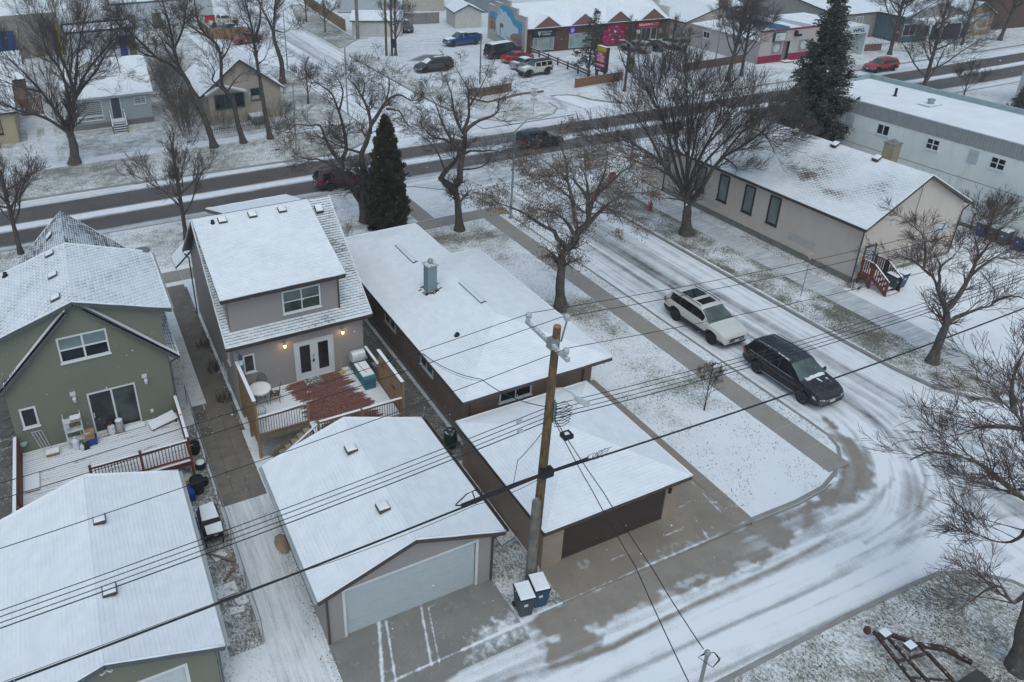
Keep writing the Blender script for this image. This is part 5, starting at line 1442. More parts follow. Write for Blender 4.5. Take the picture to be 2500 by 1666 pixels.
 for(n,O,U_,N,pts,m)in((1,(wx0,wy1,0),-Y1,-X1,[(12.1,.95),(14.2,.93),(14.2,1.5),(12.1,1.55)],m1),(2,(wx0,wy1,0),-Y1,-X1,[(3.4,.8),(6.0,.78),(6.0,1.15),(3.4,1.2)],m1),(3,(wx0,wy1,0),-Y1,-X1,[(.5,1.0),(2.4,.95),(2.4,1.9),(.5,1.95)],m1),(4,(wx0,wy0,0),X1,-Y1,[(3.7,.5),(6.0,.5),(6.0,1.3),(3.7,1.3)],m1),(5,(wx0,wy0,0),X1,-Y1,[(6.9,1.7),(8.5,1.85),(8.5,2.7),(7.2,2.6)],m2)):
  b=MB();O,U_,N=Vector(O),Vector(U_),Vector(N);b.slab([O+U_*u+Z1*v+N*.006 for u,v in pts],.005,-N);b.build('wall_patch',m,g)
 b=MB();b.tube([(49.4,27.17,2.05),(49.7,27.17,2.3),(50.1,27.17,2.15),(50.3,27.17,2.5)],.03,5);b.build('painted_scrawl',mat('scrawl',(.03,.06,.16),.6),g)
 b=MB();b.box(42.55,27.05,.8,42.85,27.19,1.3);b.build('meter_box',mat('meter_grey',(.25,.29,.32),.5),g)
 b=MB();b.tube([(42.25,26.95,3.55),(42.35,26.9,3.2),(42.6,26.95,3.05),(42.75,27.0,3.15)],.015,5);b.build('cable_loop',M_black,g)
 b=MB();b.box(51.95,32.85,0,52.75,33.6,5.85);ch=b.build('chimney',mat_brick('chimney_brick',(.36,.29,.18),(.28,.22,.14),3.2),g)
 b=MB();b.box(51.9,32.8,5.851,52.8,33.65,5.95);b.build('chimney_cap',M_concw,ch)
 b=MB();b.lathe((52.35,33.2,5.95),[(.14,0),(.14,.2),(.1,.2)],10);b.build('flue',M_steel,ch)
 b=MB();b.tube([(46.7,27.1,5.8),(46.7,27.1,2.4)],.015,5);b.build('conduit',M_dkframe,g)
def mat_brick(name,c1,c2,scale,mortar=(.3,.28,.26)):
 if name in MATS:return MATS[name]
 t=NT(name)
 br=t.n('TexBrick');br.inputs['Scale'].default_value=scale
 br.inputs['Color1'].default_value=(*c1,1);br.inputs['Color2'].default_value=(*c2,1);br.inputs['Mortar'].default_value=(*mortar,1)
 br.inputs['Mortar Size'].default_value=.012;br.inputs['Brick Width'].default_value=.75;br.inputs['Row Height'].default_value=.25
 tc=t.n('TexCoord');sp=t.n('SeparateXYZ');t.l(tc.outputs['Object'],sp.inputs[0])
 cb=t.n('CombineXYZ');t.l(t.math('ADD',sp.outputs[0],sp.outputs[1]),cb.inputs[0]);t.l(sp.outputs[2],cb.inputs[1]);t.l(cb.outputs[0],br.inputs['Vector'])
 n=t.noise(t.pos(),.8,4)
 t.color(t.mix(t.ramp(n,.3,.75,0,.5),br.outputs['Color'],tuple(c*.55 for c in c2)));t.rough(.9);t.bump(br.outputs['Fac'],-.4,.01)
 MATS[name]=t.m
 return t.m
hall()
def church_steps():
 g=thing('entry_steps','red wooden steps with slatted railings at the hall side door','steps',(43.4,26.2,0))
 ws=mat('step_snow',(.2,.075,.045),.7,snow=.9)
 b=MB();b.box(42.85,26.3,.72,44.05,27.14,.78);b.build('landing',ws,g)
 for i in range(4):
  b=MB();b.box(42.9,25.95-i*.28,.58-i*.18,44.0,26.24-i*.28,.62-i*.18);b.build('stair_tread',ws,g)
 for x in(42.85,44.05):
  m=W_red if x<43 else mat('wood_dark',(.045,.03,.028),.7)
  for y,z0,z1 in((27.05,0,1.75),(26.3,0,1.75),(25.2,0,1.0)):b=MB();b.box(x-.05,y-.05,z0,x+.05,y+.05,z1);b.build('post',m,g)
  b=MB();b.beam((x,27.1,1.72),(x,26.3,1.72),.1,.05);b.beam((x,26.3,1.72),(x,25.15,.98),.1,.05);b.build('hand_rail',mat('railred_snow',(.18,.06,.04),.7,snow=.7),g)
  b=MB();b.beam((x,27.1,.85),(x,26.3,.85),.05,.09);b.beam((x,26.3,.80),(x,25.15,.1),.05,.2);b.build('bottom_rail',m,g)
  for i in range(5):place_box('slat',g,m,x-.02,26.42+i*.14-.035,.88,x+.02,26.42+i*.14+.035,1.70)
  for i in range(7):
   y=26.18-i*.15;z=1.64-(26.3-y)*.64;place_box('slat',g,m,x-.02,y-.035,z-.78,x+.02,y+.035,z)
  for a,c in(((x,26.9,.7),(x,26.3,.05)),((x,26.2,.1),(x,26.8,.7))):
   b=MB();b.beam(a,c,.04,.09);b.build('brace',m,g)
church_steps()
# === WHITE TWO-STOREY BUILDING
def white_building():
 g=thing('building','long dirty white flat-roofed building with grey ribbed metal band','building',(61,27,0))
 m=mat('white_stucco',(.73,.77,.75),.95,var=.08,vscale=.5,bump=.5,dirt=((.50,.52,.50),.5))
 x0,x1,y0,y1,zt=57.0,64.8,-4,44.8,6.55
 wins=[(37.74,36.7),(33.79,32.8),(29.26,28.25),(23.0,22.0)]
 L=y1-y0
 b=MB();b.lap((x0,y1,0),-Y1,Z1,-X1,[(0,0),(L,0),(L,5.66),(0,5.66)],9,0,[(y1-a,y1-c,4.62,5.46)for a,c in wins]);b.build('side_wall',m,g)
 b=MB();b.box(x0+.2,y0,0,x1,y1,6.2);b.build('wall_core',m,g)
 rib=MB()
 n=int(L/.22)
 for i in range(n):
  y=y0+i*L/n
  rib.add([(x0-.02,y,5.66),(x0-.02,y+.13,5.66),(x0-.055,y+.15,5.66),(x0-.055,y+.20,5.66),(x0-.02,y+.22,5.66),(x0-.02,y,6.66),(x0-.02,y+.13,6.66),(x0-.055,y+.15,6.66),(x0-.055,y+.20,6.66),(x0-.02,y+.22,6.66)],[(k+1,k,k+5,k+6)for k in range(4)])
 rib.build('ribbed_band',mat('metal_grey',(.30,.32,.32),.5,.1,var=.1),g)
 b=MB();b.box(x0-.06,y0,6.661,x0+.12,y1,6.70);b.build('edge_flashing',M_gut,g)
 b=MB();b.quad((x0+.1,y0,zt),(x1-.25,y0,zt),(x1-.25,y1-.25,zt),(x0+.1,y1-.25,zt));b.build('roof',mat_snow('flat_roof_snow',.05),g)
 tm=mat('parapet_teal',(.27,.36,.37),.5,var=.15,snow=.3)
 b=MB();b.box(x1-.25,y0,6.2,x1,y1,6.92);b.build('parapet',tm,g)
 b=MB();b.box(x0,y1-.25,6.2,x1-.26,y1,6.9);b.build('parapet',tm,g)
 for i,(a,c)in enumerate(wins):window(g,(x0,y1,0),-Y1,-X1,y1-a,y1-c,4.62,5.46,2,1 if i==0 else 2,.07,mull=.07)
 for a,c in((40.48,39.76),(30.74,30.07)):
  p=MB();p.box(x0-.03,c,4.5,x0+.02,a,5.5);p.build('blocked_window',mat('panel_pale',(.42,.47,.49),.7),g)
 b=MB();b.box(x0-.008,y0,3.32,x0+.01,y1,3.36);b.build('seam',mat('seam_grey',(.2,.2,.2),.8),g)
 b=MB();b.box(x0-.02,y0,0,x0+.02,y1,.3);b.build('base_course',M_concw,g)
 b=MB();b.lathe((61.17,39.75,zt),[(.16,0),(.10,.15),(.1,.65),(.06,.66)],10);b.build('vent_pipe',M_black,g)
 b=MB();b.box(60.4,36.3,zt,61.9,37.3,zt+.12);b.build('roof_curb',mat('curb_snow',(.5,.52,.54),.7,snow=.8),g)
 b=MB();b.lathe((61.15,36.8,zt+.12),[(.22,0),(.22,.25),(.28,.27),(.25,.36)],12);b.build('roof_fan',M_steel,g)
 for a in(((x0-.03,28.0,0),(x0-.03,28.0,1.25)),((x0-.03,29.1,0),(x0-.03,29.1,1.25)),((x0-.03,28.0,1.22),(x0-.03,29.1,1.22))):
  f=MB();f.beam(*a,.05,.12,up=(1,0,0));f.build('door_frame',mat('frame_orange',(.30,.17,.09),.7),g)
white_building()
# === HOUSES ACROSS THE MAIN ROAD (left)
def simple_house(name,label,loc,rotz,w,d,eave,ridge,wallm,roofm,ridge_axis='u',over=.35,cat='house',course=.14,openings=(),fm=None):
 g=rthing(name,label,cat,loc,rotz)
 o=over
 if ridge_axis=='u':
  s=(ridge-eave)/(d/2)
  pl=[[(-o,-o,eave-s*o),(w+o,-o,eave-s*o),(w+o,d/2,ridge),(-o,d/2,ridge)],[(w+o,d+o,eave-s*o),(-o,d+o,eave-s*o),(-o,d/2,ridge),(w+o,d/2,ridge)]]
  fas=[(pl[0][0],pl[0][1]),(pl[0][1],pl[0][2]),(pl[0][0],pl[0][3]),(pl[1][0],pl[1][3]),(pl[1][1],pl[1][2])]
  front=[(0,0),(w,0),(w,eave),(0,eave)];side=[(0,0),(d,0),(d,eave),(d/2,ridge-.08),(0,eave)]
 else:
  s=(ridge-eave)/(w/2)
  pl=[[(-o,d+o,eave-s*o),(-o,-o,eave-s*o),(w/2,-o,ridge),(w/2,d+o,ridge)],[(w+o,-o,eave-s*o),(w+o,d+o,eave-s*o),(w/2,d+o,ridge),(w/2,-o,ridge)]]
  fas=[(pl[0][1],pl[0][2]),(pl[1][0],pl[1][3]),(pl[0][0],pl[0][3]),(pl[0][0],pl[0][1]),(pl[1][0],pl[1][1])]
  front=[(0,0),(w,0),(w,eave),(w/2,ridge-.08),(0,eave)];side=[(0,0),(d,0),(d,eave),(0,eave)]
 make_roof(g,pl,roofm,fas,fm or M_brown)
 wall(g,'front_wall',(0,0,0),X1,-Y1,front,wallm,course,openings);wall(g,'rear_wall',(w,d,0),-X1,Y1,front,wallm,course)
 wall(g,'side_wall',(w,0,0),Y1,X1,side,wallm,course);wall(g,'side_wall',(0,d,0),-Y1,-X1,side,wallm,course)
 return g
S_blue=mat('siding_bluegrey',(.36,.40,.41),.6,var=.05)
S_tan=mat('siding_tan',(.42,.36,.25),.6,var=.06)
def bungalow():
 g=simple_house('house','pale blue-grey bungalow with white-railed front steps across the road',(0,83.5,0),R(-1.5),8.15,8,3.45,5.45,S_blue,R_white,'u',.3,course=.2,fm=M_gut)
 A=((0,0,0),X1,-Y1)
 window(g,*A,.75,3.3,1.3,2.95,1,1,.09,mg=mat_glass('shaded_glass',(.16,.17,.15),.2,.3));window(g,*A,.75,3.3,.88,1.28,1,1,.08,xm=(.28,.75))
 window(g,*A,6.45,7.65,2.05,2.85,2,1,.08,mg=M_glass_c,xm=(.6,))
 b=MB();b.frame_box((0,0,0),X1,Z1,-Y1,4.1,5.15,.8,3.05,-.02,.04);d=b.build('door',M_white,g)
 p=MB();p.frame_box((0,0,0),X1,Z1,-Y1,4.2,5.05,.85,2.95,.0,.055);p.build('door_leaf',mat('door_slate',(.06,.075,.085),.4),d)
 b=MB();b.box(-.02,-.03,0,8.17,.0,.55);b.build('foundation',mat('found_grey',(.2,.2,.2),.9),g)
 b=MB();b.box(3.9,-1.3,0,5.3,-.04,.8);b.build('landing',mat('land_snow',(.3,.3,.3),.8,snow=.9),g)
 for i in range(5):b=MB();b.box(3.95,-1.3-.3*(i+1),.62-i*.16,5.25,-1.3-.3*i,.66-i*.16);b.build('stair_tread',mat('tread_dark',(.06,.045,.04),.8,snow=.75),g)
 for x in(3.92,5.28):
  b=MB();b.beam((x,-.1,1.75),(x,-1.3,1.75),.09,.09);b.beam((x,-1.3,1.75),(x,-2.8,.75),.09,.09);b.build('hand_rail',mat('rail_white',(.6,.62,.63),.6,snow=.8),g)
  for y,z in((-.1,1.8),(-1.3,1.8),(-2.8,.8)):b=MB();b.box(x-.06,y-.06,0,x+.06,y+.06,z);b.build('post',W_cedar,g)
 make_roof(g,[[(.8,16,4.2),(.8,8.2,4.2),(2.8,8.2,5.2),(2.8,16,5.2)],[(4.8,8.2,4.2),(4.8,16,4.2),(2.8,16,5.2),(2.8,8.2,5.2)]],R_white,None,name='rear_roof')
 b=MB();b.box(1,8.2,0,4.6,15.8,4.15);b.add([(1,8.2,4.15),(4.6,8.2,4.15),(2.8,8.2,5.1)],[(0,1,2)]);b.build('rear_wall',S_tan,g)
bungalow()
rect=simple_house('garden_shed','snow-roofed shed behind the pale bungalow',(6.0,95.5,0),0,3.2,4.2,3.2,4.2,mat('siding_shed',(.3,.33,.34),.7),R_white,'u',.25,'shed',.2)
def house_two():
 g=simple_house('house','tan gabled cottage half hidden by bare trees and hedge',(12.9,79.4,0),R(-1),8.1,10,3.4,6.5,mat('stucco_cottage',(.40,.34,.285),.9,var=.1,bump=.3),R_white,'v',.35,course=5)
 make_roof(g,[[(.1,1.3,3.3),(.1,-.9,3.3),(1.75,-.9,4.15),(1.75,1.3,4.15)],[(4.4,-.9,3.3),(4.4,1.3,3.3),(1.75,1.3,4.15),(1.75,-.9,4.15)]],R_white,[((.1,-.9,3.3),(1.75,-.9,4.15)),((4.4,-.9,3.3),(1.75,-.9,4.15))],M_gut,name='porch_roof')
 b=MB();b.box(.4,-.6,0,4.2,0,3.25);b.add([(.4,-.6,3.25),(4.2,-.6,3.25),(1.75,-.6,4.05)],[(0,1,2)]);b.build('porch_wall',mat('stucco_cottage',None),g)
 gf=mat('frame_green',(.045,.105,.085),.5)
 window(g,(0,-.6,0),X1,-Y1,1.0,4.1,1.65,3.2,3,1,.1,mf=gf,mull=.1);window(g,(0,0,0),X1,-Y1,4.9,5.9,2.0,3.3,1,1,.1,mf=gf)
 b=MB();b.box(4.4,-1.6,0,6.2,-.02,.7);b.build('landing',mat('land_snow',None),g)
 for i in range(3):b=MB();b.box(4.5,-1.9-.3*i,0,6.1,-1.6-.3*i,.5-.16*i);b.build('stair_tread',M_concw,g)
house_two()
t_=simple_house('house','yellowish tan house at the left edge across the road',(-12.5,82.2,0),0,7.6,9,3.3,5.2,S_tan,R_white,'u',.3,course=.2)
window(t_,(0,0,0),X1,-Y1,5.2,6.4,1.0,2.6,1,1,.08,mf=M_dkframe)
t_=simple_house('house','brick-fronted house with grey roof behind the tan house',(-13,96,0),0,9,8,3.4,5.6,mat('brick_far',(.24,.15,.11),.9),R_white,'u',.3)
window(t_,(0,0,0),X1,-Y1,6.5,7.6,1.4,2.6,1,2,.1)
t_=thing('fence','rust-coloured slatted fence panel left of the bungalow','fence',(-2.5,92,0))
for i in range(13):place_box('board',t_,mat('rust_wood',(.19,.095,.06),.8),-4.6+i*.17,92,0,-4.47+i*.17,92.03,1.9)
def block(name,label,cat,x0,y0,x1,y1,h,m,roof=None,par=.25,parm=None,rot=0):
 g=rthing(name,label,cat,(x0,y0,0),rot)
 w,d=x1-x0,y1-y0
 for nm,O,U,N,L in(('front_wall',(0,0,0),X1,-Y1,w),('side_wall',(w,0,0),Y1,X1,d),('rear_wall',(w,d,0),-X1,Y1,w),('side_wall',(0,d,0),-Y1,-X1,d)):
  b=MB();b.lap(O,U,Z1,N,[(0,0),(L,0),(L,h),(0,h)],50,0);b.build(nm,m,g)
 b=MB();b.quad((.1,.1,h-par),(w-.1,.1,h-par),(w-.1,d-.1,h-par),(.1,d-.1,h-par));b.build('roof',roof or M_snow,g)
 t=.2
 b=MB()
 for q in((0,0,w,t),(0,d-t,w,d),(0,t,t,d-t),(w-t,t,w,d-t)):b.box(q[0]-.02,q[1]-.02,h-par,q[2]+.02,q[3]+.02,h+.02)
 b.build('parapet',parm or m,g)
 return g
M_pale=mat('wall_pale',(.46,.50,.52),.8,var=.08,dirt=((.33,.35,.36),.4))
M_doorb=mat('door_blue',(.012,.055,.20),.4);M_dooro=mat('door_olive',(.16,.13,.06),.6)
g_=block('building','pale blue-white workshop with blue and olive doors behind the bungalow','building',1.5,119,11.2,127,3.9,M_pale,parm=mat('fascia_navy',(.05,.06,.09),.5))
for u,m in((7.1,M_doorb),(8.35,M_dooro)):
 b=MB();b.frame_box((0,0,0),X1,Z1,-Y1,u,u+1.0,0,2.9,-.02,.04);b.build('door',m,g_)
g_=block('building','long drab grey-brown warehouse at the top left behind the trees','building',-46,124,1.2,150,6.0,mat('wall_drab',(.26,.24,.215),.9,var=.1))
b=MB();b.frame_box((0,0,0),X1,Z1,-Y1,38,41.2,0,4.0,-.02,.05);b.build('door',M_doorb,g_)
b=MB();b.frame_box((0,0,0),X1,Z1,-Y1,46.6,47.2,0,4.6,-.02,.06);b.build('yellow_stripe',mat('stripe_yellow',(.5,.36,.04),.6),g_)
g_=block('building','wide pale building with navy roof edge behind the parked pickup','building',9.5,138,26,150,4.6,M_pale,parm=mat('fascia_olive',(.10,.11,.12),.5))
for u in(2.2,6.3):b=MB();b.frame_box((0,0,0),X1,Z1,-Y1,u,u+1.5,.2,2.7,-.02,.04);b.build('window',mat('olive_panel',(.13,.12,.08),.7),g_)
def fence(name,label,pts,h,m,sp=.16,post_m=None,posts=2.4,z0=0):
 t=rthing(name,label,'fence',(pts[0][0],pts[0][1],0))
 o=Vector((pts[0][0],pts[0][1],0))
 for p,q in zip(pts[:-1],pts[1:]):
  p,q=Vector((*p,0))-o,Vector((*q,0))-o;d=q-p;L=d.length;d.normalize();sd=Vector((-d.y,d.x,0))
  n=max(1,round(L/posts));W_=L/n
  for i in range(n):
   b=MB();k=max(1,int(W_/sp))
   for j in range(k):
    a=p+d*(i*W_+j*W_/k);c=a+d*(W_/k-.02);hh=h+random.uniform(-.02,.02)
    b.add([a,c,c+sd*.025,a+sd*.025,a+Z1*hh,c+Z1*hh,c+sd*.025+Z1*hh,a+sd*.025+Z1*hh],[(3,2,1,0),(4,5,6,7),(0,1,5,4),(1,2,6,5),(2,3,7,6),(3,0,4,7)])
   b.build('board_panel',m,t,kind='stuff')
   b=MB();a=p+d*(i*W_)+sd*.06;b.box(a.x-.05,a.y-.05,0,a.x+.05,a.y+.05,h+.08);b.build('post',post_m or m,t)
  b=MB();b.beam(p+Z1*(h+.01),q+Z1*(h+.01),.07,.04);b.build('cap_rail',mat('fence_cap_snow',(.25,.16,.10),.8,snow=.7),t)
 return t
F_cedar=mat('fence_cedar',(.27,.175,.09),.85,var=.2);F_red=mat('fence_redbrown',(.225,.12,.075),.85,var=.2);F_grey=mat('fence_grey',(.17,.155,.14),.9,var=.2);F_brown=mat('fence_brown',(.15,.10,.075),.9,var=.2)
fence('fence','tall yellowish cedar fence along the far side street',[(46.6,152),(43.6,120.5)],1.9,F_cedar)
fence('fence','weathered grey fence between white garage and small stucco garage',[(51.5,122.5),(60.3,120)],1.8,F_grey)
fence('fence','reddish low fence with scrollwork around the corner planting bed',[(42.2,76.3),(44.0,76.0),(47.9,76.4)],1.0,F_red)
fence('fence','reddish low fence under the tall roadside sign',[(55.4,74.3),(58.9,74.5),(62.6,74.6)],1.05,F_red)
fence('fence','brown board fence beyond the spreading elm at the lot edge',[(72.0,74.5),(82.7,74.9)],1.05,F_brown)
fence('fence','orange-brown fence beside the pale shop with lettering',[(100.5,72.6),(104.5,71.6)],.9,F_red)
fence('fence','long brown fence far behind the mural building',[(56,152),(64.5,150)],1.7,F_cedar)
fence('fence','orange-tan fence enclosing the parked vehicles at top left',[(22.9,136),(22.8,125.4),(28.0,122.8)],1.6,mat('fence_orange',(.27,.155,.075),.85,var=.25))
def scroll(parent_label,x0,x1,y,z,n):
 t=thing('scroll_rail',parent_label,'railing',(x0,y,z));b=MB()
 for i in range(n):
  cx=x0+(x1-x0)*(i+.5)/n
  b=MB();b.tube([(cx+.16*math.cos(a)*(1-.5*a/6),y,z+.14+.13*math.sin(a)*(1-.4*a/6))for a in np.linspace(-1.5,5,12)],.015,5);b.build('scroll',M_dkframe,t)
scroll('dark metal scrollwork on top of the planting bed fence',44.1,47.8,76.2,1.02,8)
scroll('dark metal scrollwork on the fence under the roadside sign',56,62.4,74.45,1.07,12)
t_=thing('log_rail','low brown log barrier dividing the shop car parks','barrier',(60.3,85,0))
for z in(.45,.8):
 b=MB();b.tube([(61.0,93,z),(60.3,85,z),(59.6,77.2,z)],.11,7);b.build('log',mat('log_brown',(.10,.062,.045),.9,snow=.5),t_)
for i in range(7):b=MB();y=77.4+i*2.55;b.tube([(59.62+i*.22,y,0),(59.62+i*.22,y,1.05)],.12,7);b.build('post',mat('log_brown',None),t_)
t_=thing('timber_edge','snow-topped timber edging of the corner planting bed','edging',(44,73.5,0))
for p,q in(((42.0,75.8),(42.9,73.4)),((42.9,73.4),(48.2,74.7)),((48.2,74.7),(51.0,74.4))):b=MB();b.beam((*p,.12),(*q,.12),.2,.28);b.build('timber',mat('timber_snow',(.2,.13,.09),.9,snow=.85),t_)
# === NORTH-EAST BLOCK
ST_w=mat('stucco_white',(.48,.47,.44),.95,var=.1,dirt=((.33,.31,.28),.5))
g_=simple_house('garage','white stucco garage with brown overhead door beside the far fence',(43.2,116.4,0),R(-30),7.7,4.2,2.6,3.7,ST_w,R_white,'u',.25,'garage',5)
garage_door(g_,(0,4.2,0),-Y1,-X1,.6,3.4,0,2.2,mat('door_brown2',(.16,.10,.08),.7),None,4,ribs=False)
g_=simple_house('garage','small white stucco garage with rust-brown door beside the mural building',(60.45,114.6,0),R(-14),4.4,6.2,2.7,3.75,ST_w,R_white,'v',.25,'garage',5)
garage_door(g_,(0,0,0),X1,-Y1,1.0,3.5,0,2.1,mat('door_rust',(.17,.055,.04),.6),None,4,ribs=False)
def far_house(label,x,y,w,d,h,m,wins,rot=-.2,cat='house',rid=1.8):
 g=simple_house('house',label,(x,y,0),rot,w,d,h,h+rid,m,R_white,'u',.35,cat,.25)
 for(u0,u1,v0,v1)in wins:window(g,(0,0,0),X1,-Y1,u0,u1,v0,v1,2,1,.1)
 return g
far_house('light grey two-storey house behind the cedar fence',49,139,9.5,9,5.8,mat('siding_lgrey',(.42,.46,.49),.7),[(1.8,2.6,2.9,4),(4.2,5.4,2.9,4),(7.4,8.4,2.9,4)],-.5)
far_house('cream house with small dark windows behind the grey fence',60,134,7.4,8,4.8,mat('siding_cream',(.44,.41,.35),.8),[(1.2,2.1,2.6,3.8),(4.6,5.7,2.6,3.8)],-.4)
far_house('muted blue-grey house behind the small stucco garage',69,126,8,8,5,mat('siding_steel',(.19,.235,.27),.7),[(.8,1.6,2.4,3.8),(3.2,4.1,2.6,4.0),(6,7,2.4,3.6)],-.25)
far_house('brown-roofed house far behind the mural building',77,140,9,8,4.4,mat('siding_far',(.3,.3,.3),.7),[(2,3.2,1.6,3)],-.2)
# ---- brick shop row with gablets and mural wall
BR=mat_brick('shop_brick',(.135,.062,.045),(.095,.045,.035),3.4,(.16,.13,.12))
def shop_row():
 g=rthing('shop_row','brown brick shop row with four triangular gablets and snowy roof','shops',(59.9,92.95,0),R(-6.6))
 Wd,e,rz,rv,D=23.1,3.42,5.95,6.0,12.4
 make_roof(g,[[(.15,-.35,e),(Wd,-.35,e),(Wd,rv,rz),(.15,rv,rz)],[(Wd,D,e),(.15,D,e),(.15,rv,rz),(Wd,rv,rz)]],R_white,[((.15,-.35,e),(Wd,-.35,e))],mat('fascia_black',(.03,.03,.033),.5))
 sl=(rz-e)/(rv+.35)
 tri=mat('gablet_rose',(.185,.105,.095),.85,var=.06)
 for a,m_,c in((1.2,3.44,5.7),(6.95,9.18,11.4),(12.6,14.82,17.0),(18.2,20.35,22.6)):
  zt=4.95;vb=(zt-e)/sl-.35
  b=MB();b.slab([(a,-.3,e-.12),(c,-.3,e-.12),(m_,-.3,zt)],.05,(0,1,0));b.build('gablet',tri,g)
  b=MB();b.slab([(a-.12,-.34,e-.08),(m_,-.34,zt+.06),(m_,vb,zt+.06)],.06,(0,0,-1));b.slab([(c+.12,-.34,e-.08),(m_,vb,zt+.06),(m_,-.34,zt+.06)],.06,(0,0,-1));b.build('gablet_roof',M_snow,g)
 ops=[(1.35,4.75,.05,3.1),(7.05,10.6,.2,2.25),(13.1,16.0,.25,3.15),(18.8,21.5,.1,2.3)]
 b=MB();b.lap((0,0,0),X1,Z1,-Y1,[(0,0),(Wd,0),(Wd,e),(0,e)],9,0,ops);b.build('front_wall',BR,g)
 b=MB();b.lap((Wd,0,0),Y1,Z1,X1,[(0,0),(D,0),(D,e),(rv,rz-.1),(0,e)],9,0);b.build('side_wall',ST_w,g)
 b=MB();b.lap((Wd,D,0),-X1,Z1,Y1,[(0,0),(Wd,0),(Wd,e),(0,e)],9,0);b.build('rear_wall',ST_w,g)
 b=MB();b.box(Wd,.4,0,Wd+.35,3.0,4.9);b.box(Wd,3.0,0,Wd+.35,6.6,6.5);b.box(Wd,6.6,0,Wd+.35,D,5.2);b.build('party_wall',ST_w,g)
 A=((0,0,0),X1,-Y1)
 fm=mat('alu_frame',(.42,.46,.47),.4,.3);gl=mat_glass('barred_glass',(.27,.33,.33),.25,.2);sw=mat('sign_white',(.75,.77,.78),.5)
 window(g,*A,2.2,4.7,.25,2.08,3,1,.08,mf=fm,mg=gl,sill=False);window(g,*A,1.38,2.18,.05,2.08,1,1,.09,mf=fm,mg=mat_glass('door_grey',(.22,.23,.22),.2,.2),sill=False,name='shop_door')
 bar=MB()
 for i in range(15):bar.box(2.3+i*.16,-.06,.3,2.32+i*.16,-.045,2.02)
 for i in range(14):bar.box(7.2+i*.24,-.06,.3,7.22+i*.24,-.045,2.18)
 bar.build('window_bars',M_steel,g,kind='stuff')
 b=MB();b.box(1.3,-.14,2.1,4.78,-.01,3.16);s1=b.build('sign',mat('sign_black',(.012,.02,.022),.4),g)
 text_mesh('lettering','FIELD LAW',.34,sw,s1,(2.75,-.145,2.72),X1,Z1,.004,fit=1.45);text_mesh('lettering','CHAMBER',.34,sw,s1,(2.75,-.145,2.38),X1,Z1,.004,fit=1.3)
 b=MB();b.add([(2.0,-.15,3.0),(2.12,-.15,2.55),(2.3,-.15,2.3),(2.48,-.15,2.55),(2.6,-.15,3.0),(2.3,-.15,2.9)],[(0,1,2,3,4,5)]);b.build('shield_logo',mat('logo_grey',(.4,.43,.44),.5),s1)
 window(g,*A,7.05,10.6,.22,2.25,2,1,.08,mf=fm,mg=gl,sill=False)
 b=MB();b.box(7.2,-.07,2.4,7.75,-.005,3.1);s2=b.build('purple_sign',mat('sign_purple',(.10,.05,.42),.4,emit=((.2,.1,.9),.5)),g);text_mesh('lettering','24',.5,sw,s2,(7.27,-.075,2.55),X1,Z1,.003)
 pk=mat('poster_pink',(.32,.018,.085),.45,var=.5,vscale=1.2)
 b=MB();b.box(13.1,-.05,.28,16.0,-.0,3.15);p1=b.build('poster_panel',pk,g)
 b=MB();b.box(12.3,-.35,.3,13.05,-.04,2.3);b.build('poster_panel',pk,g)
 for i,(u,v,a)in enumerate(((14.4,2.7,.3),(13.5,1.6,.22),(15.1,1.3,.25),(14.0,.9,.3),(15.5,1.9,.2),(13.3,2.3,.2),(12.6,1.5,.15))):
  b=MB();b.box(u,-.36 if u<13 else-.058,v,u+a*1.2,-.052,v+a*.35);b.build('poster_print',sw,p1)
 b=MB();b.lathe((14.4,-.06,2.05),[(.3,0),(.3,-.02)],3,'y');b.build('poster_print',sw,p1)
 b=MB();b.box(15.95,-.5,2.2,16.2,-.1,2.55);b.build('red_lamp',mat('red_bulb',(.7,.03,.03),.4),g)
 b=MB();b.box(18.0,-.16,2.32,21.7,-.01,3.15);s3=b.build('sign',mat('sign_red',(.42,.015,.02),.4),g)
 text_mesh('lettering','PIZZA HOTLINE',.42,sw,s3,(18.25,-.165,2.58),X1,Z1,.004,fit=2.35,bold=.012)
 for z in(2.82,2.58):text_mesh('lettering','222-2222',.16,sw,s3,(20.75,-.165,z),X1,Z1,.003,fit=.7)
 b=MB();b.lathe((18.3,-.02,1.75),[(.32,0),(.32,-.03),(.2,-.03),(.2,-.04)],16,'y');b.build('round_logo',sw,g)
 window(g,*A,18.8,20.4,.1,2.28,2,1,.08,mf=fm,sill=False);window(g,*A,20.45,21.45,.05,2.28,1,1,.1,mf=fm,sill=False,name='shop_door')
 b=MB();b.box(21.8,-.05,1.3,22.4,-.005,2.0);b.build('notice_board',mat('board_grey',(.33,.33,.3),.6),g)
 # ---- mural wall (faces the near street corner, along v)
 q=[(-.55,0),(D,0),(D,5.08),(D-2.55,5.08),(D-2.55,5.72),(D-5.0,5.72),(D-5.0,6.4),(D-7.6,6.4),(D-7.6,5.72),(D-10.1,5.72),(D-10.1,5.02),(-.55,5.02)]
 b=MB();b.slab([(-.12,v,z)for v,z in q],.3,(1,0,0));mw=b.build('gable_wall',mat('mural_wall',(.42,.39,.345),.9,var=.06),g)
 for(a,c,z)in((D,D-2.5,5.08),(D-2.55,D-5.0,5.72),(D-5.0,D-7.6,6.4),(D-7.6,D-10.1,5.72),(D-10.1,-.55,5.02)):
  b=MB();b.box(-.17,min(a,c)-.02,z,.22,max(a,c)+.02,z+.07);b.build('coping',mat('coping_grey',(.2,.23,.25),.6,snow=.5),mw)
 def paint(nm,pts,m,off):
  b=MB();b.slab([(-.122-off,v,z)for v,z in pts],off,(1,0,0));return b.build(nm,m,mw)
